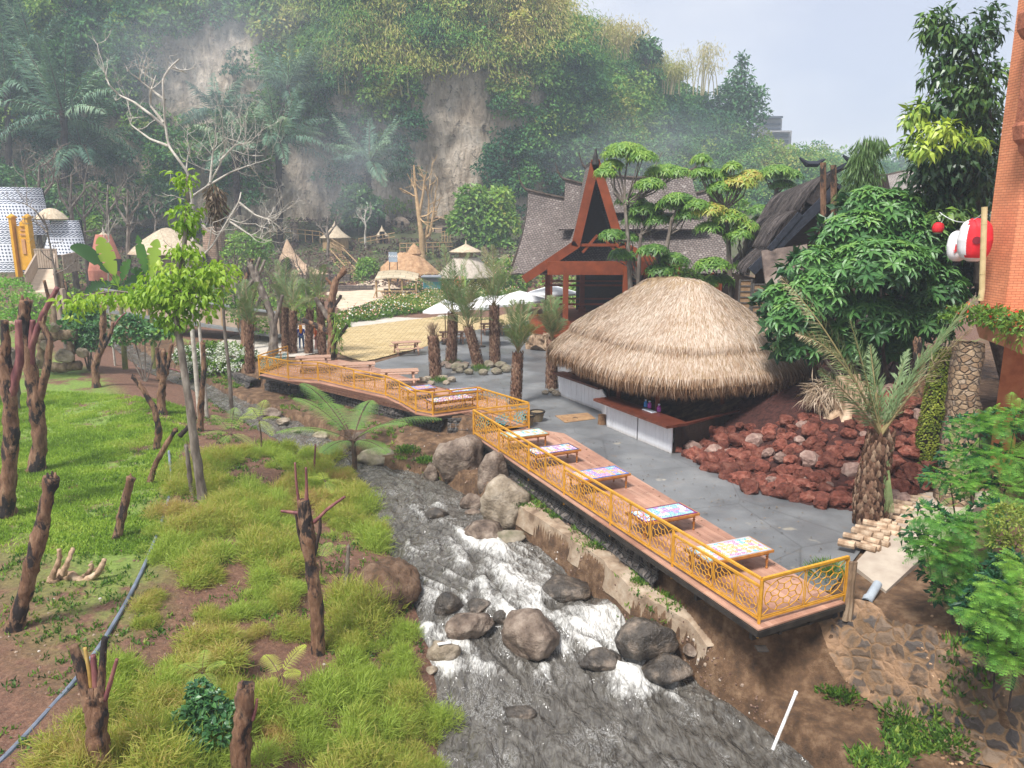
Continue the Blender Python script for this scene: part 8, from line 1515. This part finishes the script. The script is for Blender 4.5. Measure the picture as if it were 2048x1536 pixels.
for i,(px,py,s,lb_) in enumerate(((1690,1395,.42,'leafy green weed clump at the foot of the mortared stone wall'),(1810,1440,.55,'sprawling weed patch on the lower right bank'),(1900,1490,.6,'weedy tangle at the bottom right of the bank'),(1655,1385,.25,'small weed left of the weed clump under the stone wall'),(1035,1010,.30,'green weed growing on the big beige boulder'),(1110,1040,.22,'weed on the gabion left of the ledge'),(1195,1100,.34,'tall weed on the ledge below the railing'),(1280,1170,.22,'small weed at the ledge near the wire mesh'),(815,905,.5,'bright weed patch behind the mossy boulder'),(850,925,.35,'low weeds beside the grey stone at the water edge'),(1655,1150,.45,'tuft of yellow-green grass behind the short railing'),(905,728,.5,'green grass in the ring around the single date palm'),(960,742,.5,'green grass in the ring around the twin date palms'),(878,765,.4,'grass round the sawn palm stump'))):
    g_=P(px,py) if i in (10,11,12,13) else Hp(px,py); n=int(500*s+120); r=np.random.default_rng(i); m=MB(); p=rdir(n,r)*np.array((s,s,s*.5))*(r.random((n,1))**.5); p[:,2]=abs(p[:,2]); leaf4(m,p,p+up*.3+rdir(n,r)*.2,rdir(n,r),.13+.1*(i>=10),.05 if i<10 else .02,tint=r.uniform(-.3,.2,n)); o=m.build('weed_clump',grnleaf,loc=g_,world=False); tag(o,lb_,'weeds','weed clumps')
# ================================================================= log pile, root wood, white blossom bush
pr_=np.random.default_rng(19)
for i,(x0,y0,x1,y1,rp,lb_,ml_) in enumerate(((70,675,152,668,11,'long weathered log lying across the top of the log pile',None),(100,735,160,730,10,'dark log at the bottom of the log pile',None),(60,650,108,668,7,'thin pale log crossing the left of the pile',None),(40,700,44,660,10,'upright cut log at the left of the pile',None),(82,735,86,680,9,'pale upright log post under the long log',None),(140,725,142,683,8,'upright log under the right end of the long log',None),(10,655,60,640,9,'grey log behind the two nearest trunks',None))):
    g_=P(x0,y0,.2) ; Y_=43; a,b_=Pd(x0,y0,Y_),Pd(x1,y1,Y_); g0=float(H(a[0],Y_)); t_=thing('pile_log',lb_,'log',a,'weathered logs piled behind the meadow'); m=MB(); q_,f=rs_([a,(a+b_)/2+pr_.normal(size=3)*.06,b_]); tube(m,q_,rp*Y_/FOC,10,rough=.3,seed=i); m.build('log',MATS['driftwood'],t_,smooth=True)
for i,(px,py,w_,lb_) in enumerate(((130,712,34,'squared pale block resting among the piled logs'),(108,655,20,'pale stone on top of the log pile'),(165,705,22,'splintered pale wood chunk right of the log pile'),(95,690,24,'brown stone inside the log pile'),(60,720,30,'grey stone under the log pile'))):
    Y_=42.6; c=Pd(px,py,Y_); s=w_*Y_/FOC; t_=thing('block',lb_,'block',c-up*s*.4,'blocks among the piled logs'); m=MB(); rock(m,c,(s,s*.8,s*.9),60+i,sub=3,planes=8); m.build('stone_block',bld[1],t_)
g_=gp(150,1160); t_=thing('root_wood','gnarled root wood with pale broken ends lying on the soil','driftwood',g_); m=MB(); r=np.random.default_rng(5); Y_=g_[1]
for p_,rp in (([(90,1175),(120,1150),(150,1155),(178,1175)],15),([(100,1165),(120,1115),(118,1098)],7),([(125,1150),(138,1118),(146,1098)],7),([(165,1165),(195,1148),(210,1118)],8),([(165,1160),(185,1135),(180,1128)],7),([(70,1225),(90,1205),(108,1220)],7),([(110,1160),(90,1190),(85,1215)],8)): q_,f=rs_([Pd(*x,Y_+r.uniform(-.2,.2)) for x in p_]); tube(m,q_,rp*Y_/FOC*(1-.4*f),9,rough=.35,seed=rp)
m.build('roots',mat('pale_driftwood',None),t_,smooth=True)
whb=leafmat('white_bloom',[(.62,.64,.60),(.74,.75,.72),(.80,.80,.80)],.3,.6,.9,.2,.6)
Y_=44.5; lob=lobes_px([(380,715,30,24,0),(420,705,34,22,0),(460,715,34,28,0),(440,740,40,24,-.5),(395,745,30,20,-.5),(490,735,24,24,-.5),(500,715,18,16,0)],Y_); g_=np.array((lob[3][0],Y_,float(H(lob[3][0],Y_))))
t_=bush('white flowering bush covered in round bloom heads at the far end of the deck',g_,lob,3600,.20,.13,grnleaf,tint=-.02,name='flowering_bush',seed=9); m=MB(); r=np.random.default_rng(10); lb=np.array(lob)
for i in range(95):
    l_=lb[r.integers(0,len(lb))]; d=rdir(1,r)[0]; d[1]=-abs(d[1]); d[2]=abs(d[2]); c=l_[:3]+d*l_[3:]*1.02; n=34; a=rdir(n,r)*.15; leaf4(m,c+a,a+rdir(n,r)*.1,a,.10,.09,tint=r.uniform(-.4,.4,n))
m.build('blooms',whb,t_)
# ================================================================= plants of the middle distance
mids=[('bright feathery acacia shrub at the far left edge of the meadow',41,[(20,590,45,34,0),(60,615,36,30,0),(30,645,44,26,0),(75,650,26,22,0)],2600,.16,.07,cal,.22),
('blue-green broad leaved plants behind the short forked trunk',44,[(170,625,24,20,0),(150,650,22,24,0),(190,640,22,20,0),(175,680,30,24,0),(150,665,24,20,0)],700,.42,.32,drkg,.1),
('dark green shrub between the log pile and the short forked trunk',43,[(165,668,22,30,0),(180,690,18,18,0),(195,665,16,22,0)],900,.18,.09,drkg,.05),
('dense green shrub under the slender leafy tree',42,[(262,655,30,24,0),(290,670,26,22,0),(240,680,16,16,0),(330,660,26,22,0)],1200,.26,.16,drkg,.15),
('green shrub beside the river bridge behind the dried leaf tree',50,[(480,630,26,22,0),(455,600,22,20,0),(520,655,22,16,0)],800,.22,.12,grnleaf,-.05),
('yellow-green shrub behind the palms at the flower bed edge',55,[(640,640,20,18,0),(560,640,24,20,0),(600,620,24,20,0)],800,.25,.14,grnleaf,.15),
('round green bush left of the pavilion roof',87,[(735,535,20,18,0),(728,548,18,14,0)],500,.45,.26,uml,-.05),
('green bush right of the double roofed hut',80,[(1010,545,22,26,0),(1030,570,18,20,0),(995,575,14,18,0)],600,.4,.24,grnleaf,.1),
('leafy green tree left of the cone tent',86,[(485,490,34,24,0),(520,500,26,22,0),(505,525,34,22,0),(465,520,26,22,0)],1500,.42,.24,uml,.0),
('big pale green bushy tree right of the bare cliff foot',108,[(945,420,34,30,0),(980,440,36,34,0),(930,450,34,30,0),(970,480,40,34,0),(1000,400,26,22,0),(1010,450,30,30,0),(945,395,30,22,0),(1000,500,34,26,0)],4200,.75,.42,uml,.02),
('dark round tree at the cliff foot above the reed hut',114,[(715,400,34,26,0),(735,420,30,26,0),(690,425,26,22,0),(720,440,30,20,0)],1800,.75,.45,drkg,.12),
('dark green grove at the cliff foot behind the thatched dome',112,[(300,390,34,24,0),(330,410,34,26,0),(350,395,26,22,0),(290,420,30,20,0)],1800,.75,.45,drkg,.15),
('grey-green tree behind the terracotta hut',104,[(190,400,30,30,0),(215,430,30,24,0),(170,430,26,22,0),(230,400,22,22,0)],1500,.7,.42,uml,-.1),
('pale green flat topped bush above the terracotta hut',88,[(195,447,20,12,0),(188,462,18,12,0)],420,.45,.26,grnleaf,.1),
('dark bushes behind the patterned towers',104,[(20,370,40,30,0),(60,390,34,26,0),(110,400,34,26,0),(140,430,30,24,0),(-10,400,30,30,0)],2200,.7,.42,drkg,.15),
('leafy mass right of the long house front behind the porch posts',66,[(1210,600,24,24,0),(1190,575,20,20,0),(1230,575,24,22,0),(1150,590,20,20,0)],1000,.35,.2,uml,.05),
('hedge of mixed shrubs behind the long house right end',66,[(1420,420,30,34,0),(1440,470,30,34,0),(1400,520,30,34,0),(1440,540,30,30,0),(1470,420,24,26,0)],1800,.4,.24,uml,-.05),
('low shrubs lining the yard behind the bar hut',44,[(1380,560,24,20,0),(1410,580,22,20,0),(1360,545,18,16,0)],700,.28,.16,uml,-.02)]
for i,(lb_,Y_,lob,n,L_,W_,mt,tn) in enumerate(mids):
    lo=lobes_px(lob,Y_); cx=sum(l[0] for l in lo)/len(lo); g_=np.array((cx,Y_,float(H(cx,Y_)))); bush(lb_,g_,lo,n,L_,W_,mt,tint=tn,name='bushy_tree' if Y_>80 else 'shrub',cat='tree' if Y_>80 else 'shrub',seed=i)
# undergrowth filling the flat ground between river bridge, village and house
ug=MB(); r=np.random.default_rng(55)
for k in range(1500):
    y_=r.uniform(58,88); x_=r.uniform(-62,26)
    px,py=proj(x_,y_,float(H(x_,y_)))
    if 640<px<1075 and py>560: continue
    if 1075<=px and y_<70: continue
    if abs((XL(y_)+XR(y_))/2-x_)<2.5 or (300<px<760 and py>655) or (655<px<870 and 580<py<640): continue
    s=r.uniform(.3,.8); crown(ug,[(x_,y_,float(H(x_,y_))+s*.3,s,s,s*.7)],26,.34,.18,r,tint=(.05 if vn(x_*.12,y_*.12,s=5)>-.1 else -.3)+r.uniform(-.15,.15))
o=ug.build('undergrowth',brl if False else uml); tag(o,'low mixed undergrowth between the river bridge and the village','undergrowth',kind='stuff')
# ================================================================= bare trees of the village
for i,(px,yb,yt,Y_,lb_) in enumerate(((78,470,330,78,'bare grey tree behind the yellow gate'),(142,480,350,80,'bare whitish trunk right of the thatched capped tower'),(168,480,390,82,'short bare tree between the capped tower and terracotta hut'),(215,480,370,84,'thin bare tree rising behind the terracotta hut'),(255,495,380,82,'bare tree left of the thatched dome'),(310,460,400,90,'small bare tree behind the thatched dome'),(730,470,420,108,'small white bare tree between the two round huts'),(655,510,430,100,'thin bare sapling left of the reed hut'),(910,468,430,112,'little bare tree on the grassy terrace'),(1290,205,150,150,'bare pale tree on the wooded hill'))):
    k=(yb-yt); baretree(lb_,Y_,[[(px,yb),(px+2,yb-k*.35),(px-1,yb-k*.6),(px+1,yt)],[(px+1,yb-k*.4),(px-k*.18,yb-k*.7),(px-k*.22,yt)],[(px+1,yb-k*.5),(px+k*.2,yb-k*.75),(px+k*.22,yt+4)]],.26*Y_/80*k/120+.05,100+i,mt=gbark if i!=6 else wbark,tw=5,tl=k*Y_/FOC*.28,dpt=3,group='bare trees around the village')
baretree('tall twin stemmed golden bare tree in front of the bare cliff',98,[[(845,505),(843,470),(836,420),(830,370),(828,330)],[(845,500),(856,450),(858,400),(852,370)],[(843,480),(860,470),(868,420),(872,380)],[(838,430),(846,390),(850,350)]],.42,120,mt=mat('golden_bark',[(.3,(.30,.19,.09)),(.7,(.52,.36,.20))],3,.8,.4,.02),tw=5,tl=2.2,dpt=2,name='golden_bare_tree')
baretree('dead bush with pink-grey twigs leaning over the footbridge',50,[[(122,620),(112,560),(102,500),(92,450),(85,430)],[(92,450),(70,420),(45,405)],[(95,465),(80,450),(60,440)]],.13,121,mt=gbark,tw=5,tl=1.2,dpt=3)
baretree('thin bare white sapling in front of the terracotta hut',47,[[(216,600),(217,540),(218,480),(217,430)],[(217,470),(226,450),(232,440)],[(217,490),(208,470),(205,455)]],.07,122,mt=wbark,tw=4,tl=.8,dpt=2)
for i,(px,py,Y_,rp) in enumerate(((560,575,60,4),(615,540,66,5),(470,560,56,5),(515,600,52,4),(590,570,58,4))):
    a=Pd(px,py+70,Y_); a[2]=float(H(a[0],Y_)); baretree(('crooked dead tree behind the two walking people','tall grey dead trunk right of the cone tent','dead tree between the dried leaf tree and the palms','twisted dead tree left of the palm group','dead tree rising behind the palm group')[i],Y_,[[(px,py+60),(px-4,py+20),(px+6,py-10),(px+2,py-35)],[(px-2,py+20),(px-20,py-10),(px-24,py-30)],[(px+2,py+10),(px+22,py-12),(px+30,py-20)]],.18,130+i,mt=gbark,tw=5,tl=1.1,dpt=3,group='dead trees behind the far deck')
# ================================================================= big feather palms against the cliff
spl=leafmat('sugar_palm_leaf',[(.03,.08,.06),(.06,.14,.09),(.12,.22,.14),(.22,.34,.20),(.38,.42,.24)],.2,.5,.3,.3,.2)
def sugar_palm(label,base,top,Y_,nf,fl_,seed,tn=0.):
    b0,tp=Pd(*base,Y_),Pd(*top,Y_); t_=thing('feather_palm',label,'palm tree',b0,'tall feather palms below the cliff'); m=MB(); q_,f=rs_([b0-up*2,b0,(b0+tp)/2,tp]); tube(m,q_,.42,9,rough=.3,seed=seed); r=np.random.default_rng(seed)
    for i in range(26): s=r.random(); c=b0+(tp-b0)*s; a=r.random()*6.28; tube(m,[c,c+np.array((math.cos(a),math.sin(a),-.3))*.9],[.12,.05],4)
    m.build('trunk',char,t_); m=MB(); rm=MB()
    for i in range(nf):
        a=i*2.399+r.normal()*.2; el=r.uniform(-.25,1.7); d=nrm(np.array((math.cos(a),math.sin(a)*.8,el))); l=1.15*fl_*r.uniform(.75,1.1); e=tp+d*l; e[2]-=.30*l*(el<.9); frond(m,tp,e,.24 if el<.9 else .08,52,1.55,.15,.1,tn+r.uniform(-.2,.2),r,.08,rm,.07,fwd=.6,droop=.55)
    m.build('fronds',spl,t_); rm.build('frond_ribs',fst,t_)
sugar_palm('huge feather palm with arching fronds above the patterned tower',(130,395),(128,235),106,24,9.5,1)
sugar_palm('feather palm with a dark trunk left of the bare white tree',(172,400),(165,300),109,20,8.5,2,-.1)
sugar_palm('feather palm at the upper left edge of the cliff',(18,330),(15,175),112,20,9,3,.05)
sugar_palm('tall slim feather palm before the bare cliff between the white tree and reed hut',(560,455),(556,285),108,24,7.5,4,.05)
sugar_palm('upper feather palm rising above the slim one',(570,300),(575,180),116,16,6.5,5,0)
sugar_palm('blue-green feather palm in the smoky gully beside the bare cliff face',(735,400),(738,330),116,20,7,6,.0)
sugar_palm('small dark feather palm in the middle of the cliff',(438,330),(436,225),114,16,6,7,-.15)
sugar_palm('ragged feather palm high at the left over the first one',(75,220),(72,120),116,18,8,8,0.)
sugar_palm('low feather palm behind the twig tangle of the bare white tree',(475,400),(470,300),104,16,6,9,.12)
# skyline trees
def skytree(label,Y_,lob,n,L_,W_,tn,mt,seed,trunk):
    lo=lobes_px(lob,Y_); g_=Pd(*trunk[0],Y_); t_=thing('skyline_tree',label,'tree',g_); r=np.random.default_rng(seed); m=MB(); crown(m,lo,n,L_,W_,r,shell=.9,tint=tn,tv=.2); m.build('foliage',mt,t_); m=MB(); q_,f=rs_([Pd(*p,Y_) for p in trunk]); tube(m,q_,.4*(1-.8*f),7)
    for l_ in lo: tube(m,[q_[len(q_)//3],(q_[len(q_)//2]+np.array(l_[:3]))/2,np.array(l_[:3])],[.16,.1,.04],5)
    m.build('trunk',gbark,t_)
skytree('tall cone shaped tree with open leafy outline on the skyline',165,[(1485,125,14,18,0),(1480,155,26,18,0),(1470,185,40,20,0),(1490,200,42,20,0),(1460,215,44,20,0),(1500,225,40,20,0),(1480,245,46,22,0),(1450,190,22,18,0),(1515,190,18,18,0)],3000,.95,.5,.0,drkg,5,[(1482,300),(1482,220),(1484,120)])
skytree('dark rounded tree on the skyline right of the straw coloured bamboo',150,[(1275,85,18,14,0),(1300,95,22,16,0),(1290,110,26,14,0),(1310,115,14,12,0)],900,.8,.45,-.05,drkg,6,[(1295,160),(1292,120),(1290,85)])
bamb=leafmat('bamboo_plume',[(.17,.20,.06),(.30,.31,.09),(.44,.40,.15),(.56,.46,.25)],.3,.7,.1,.2,.3)
def bamboo(label,Y_,px,py,w_,h_,n,seed,tn=0.,ns=14):
    g_=Pd(px,py,Y_); t_=thing('bamboo_clump',label,'bamboo',g_,'bamboo clumps on the hill'); r=np.random.default_rng(seed); st_m=MB(); lf=MB(); k=Y_/FOC
    for i in range(ns):
        o=g_+np.array((r.normal()*w_*k*.25,r.normal()*1.,0)); l=h_*k*r.uniform(.6,1.1); a=r.uniform(-1,1); e=o+np.array((a*w_*k*.8,r.uniform(-2,.5),l*(.8-.25*abs(a)))); c=o+np.array((a*w_*k*.15,0,l*1.05)); P_=bez(o,c,e,14); tube(st_m,P_,.10*(1-.85*np.linspace(0,1,14)),4,cap=False)
        m_=n//ns; s=r.uniform(.35,1,m_); p=np.stack([np.interp(s,np.linspace(0,1,14),P_[:,q]) for q in range(3)],-1)+r.normal(size=(m_,3))*np.array((.75,.75,.6)); leaf4(lf,p,np.c_[r.normal(size=(m_,2))*.5,-np.ones(m_)*.8],rdir(m_,r),r.uniform(.5,1.,m_),.13,tint=tn+r.uniform(-.25,.25,m_))
    st_m.build('culms',mat('bamboo_culm',[(.38,.33,.18)],3,.6,0),t_); lf.build('plumes',bamb,t_)
for a in (('arching olive bamboo at the top centre of the hill',122,850,130,90,150,1900,1,-.1),('large drooping straw bamboo over the bare cliff top',121,800,190,80,130,1900,2,.05),('olive bamboo clump above the cliff face right side',124,940,150,70,140,1900,3,0),('lime bamboo at the top edge of the photo',126,1010,70,70,110,1500,4,-.15),('brown withered bamboo in the cliff middle',120,690,190,38,110,1200,5,.1),('olive bamboo left of the withered one',121,740,110,60,100,1200,6,0),('feathery pale bamboo on the skyline next to the hill top',140,1170,120,60,100,1500,7,.1),('straw orange bamboo on the skyline',146,1235,150,55,110,1700,8,.4),('dry arching bamboo stems left of the cone shaped tree',160,1405,190,50,110,900,9,.3),('yellow-green bamboo on the slope under the dark skyline tree',152,1330,190,60,70,1400,10,0),('olive bamboo at the very top left',124,330,60,80,90,1300,11,-.1),('bamboo over the right end of the cliff face',128,1020,200,55,120,1500,12,.05)): bamboo(*a)
# fallen leaves on the yard and deck
r=np.random.default_rng(404); LV=[(1130,925),(1520,1240),(1680,1195),(1620,1030),(1430,960),(1300,900),(1200,860),(1060,780),(800,780),(870,700),(1040,720)]
c=scatter(LV,520,r); n=len(c); m=MB(); leaf4(m,np.c_[c,np.full(n,.045)],np.c_[r.normal(size=(n,2)),r.normal(size=n)*.15],up+rdir(n,r)*.25,r.uniform(.04,.11,n),.035,tint=r.uniform(-.5,.5,n)); o=m.build('fallen_leaves',deadleaf); tag(o,'small dead leaves scattered over the yard and decks','leaves',kind='stuff')
# ================================================================= drifting smoke against the slope
sk_=MB()
lathe(sk_,(0,0,0),[(.05,-1),(.6,-.8),(.95,-.3),(1,.1),(.8,.6),(.4,.9),(.05,1)],16)
smm=D.materials.new('smoke'); smm.use_nodes=True; t=smm.node_tree; t.nodes.clear(); o_=N(t,'ShaderNodeOutputMaterial'); pv=N(t,'ShaderNodeVolumePrincipled'); pv.inputs['Color'].default_value=(.86,.91,1,1)
v=N(t,'ShaderNodeTexCoord').outputs['Object']; nn=noisen(t,1.6,4,.55,v,.6); ln=N(t,'ShaderNodeVectorMath',operation='LENGTH'); t.links.new(v,ln.inputs[0]); fall=mathn(t,'SUBTRACT',1.0,ln.outputs['Value'],True)
t.links.new(mathn(t,'MULTIPLY',mathn(t,'MULTIPLY',fall,rampn(t,[(.38,(0,0,0)),(.7,(1,1,1))],nn)),.07),pv.inputs['Density']); t.links.new(pv.outputs[0],o_.inputs['Volume'])
base_s=sk_.build('smoke',smm,loc=(0,0,0),smooth=True)
for i,(px,py,Y_,sx_,sy_,sz_,lb_) in enumerate(((1300,300,78,13,5,5,'thin blue-white smoke drifting behind the long house ridge'),(700,330,100,11,6,10,'bluish smoke hanging in the gully beside the bare cliff'),(420,90,104,20,6,12,'pale smoke veil over the upper left cliff'))):
    c=Pd(px,py,Y_); o=base_s if i==0 else dup(base_s,c); o.location=tuple(c); o.scale=(sx_,sy_,sz_); tag(o,lb_,'smoke',kind='stuff')
cy.volume_step_rate=3; cy.volume_max_steps=64
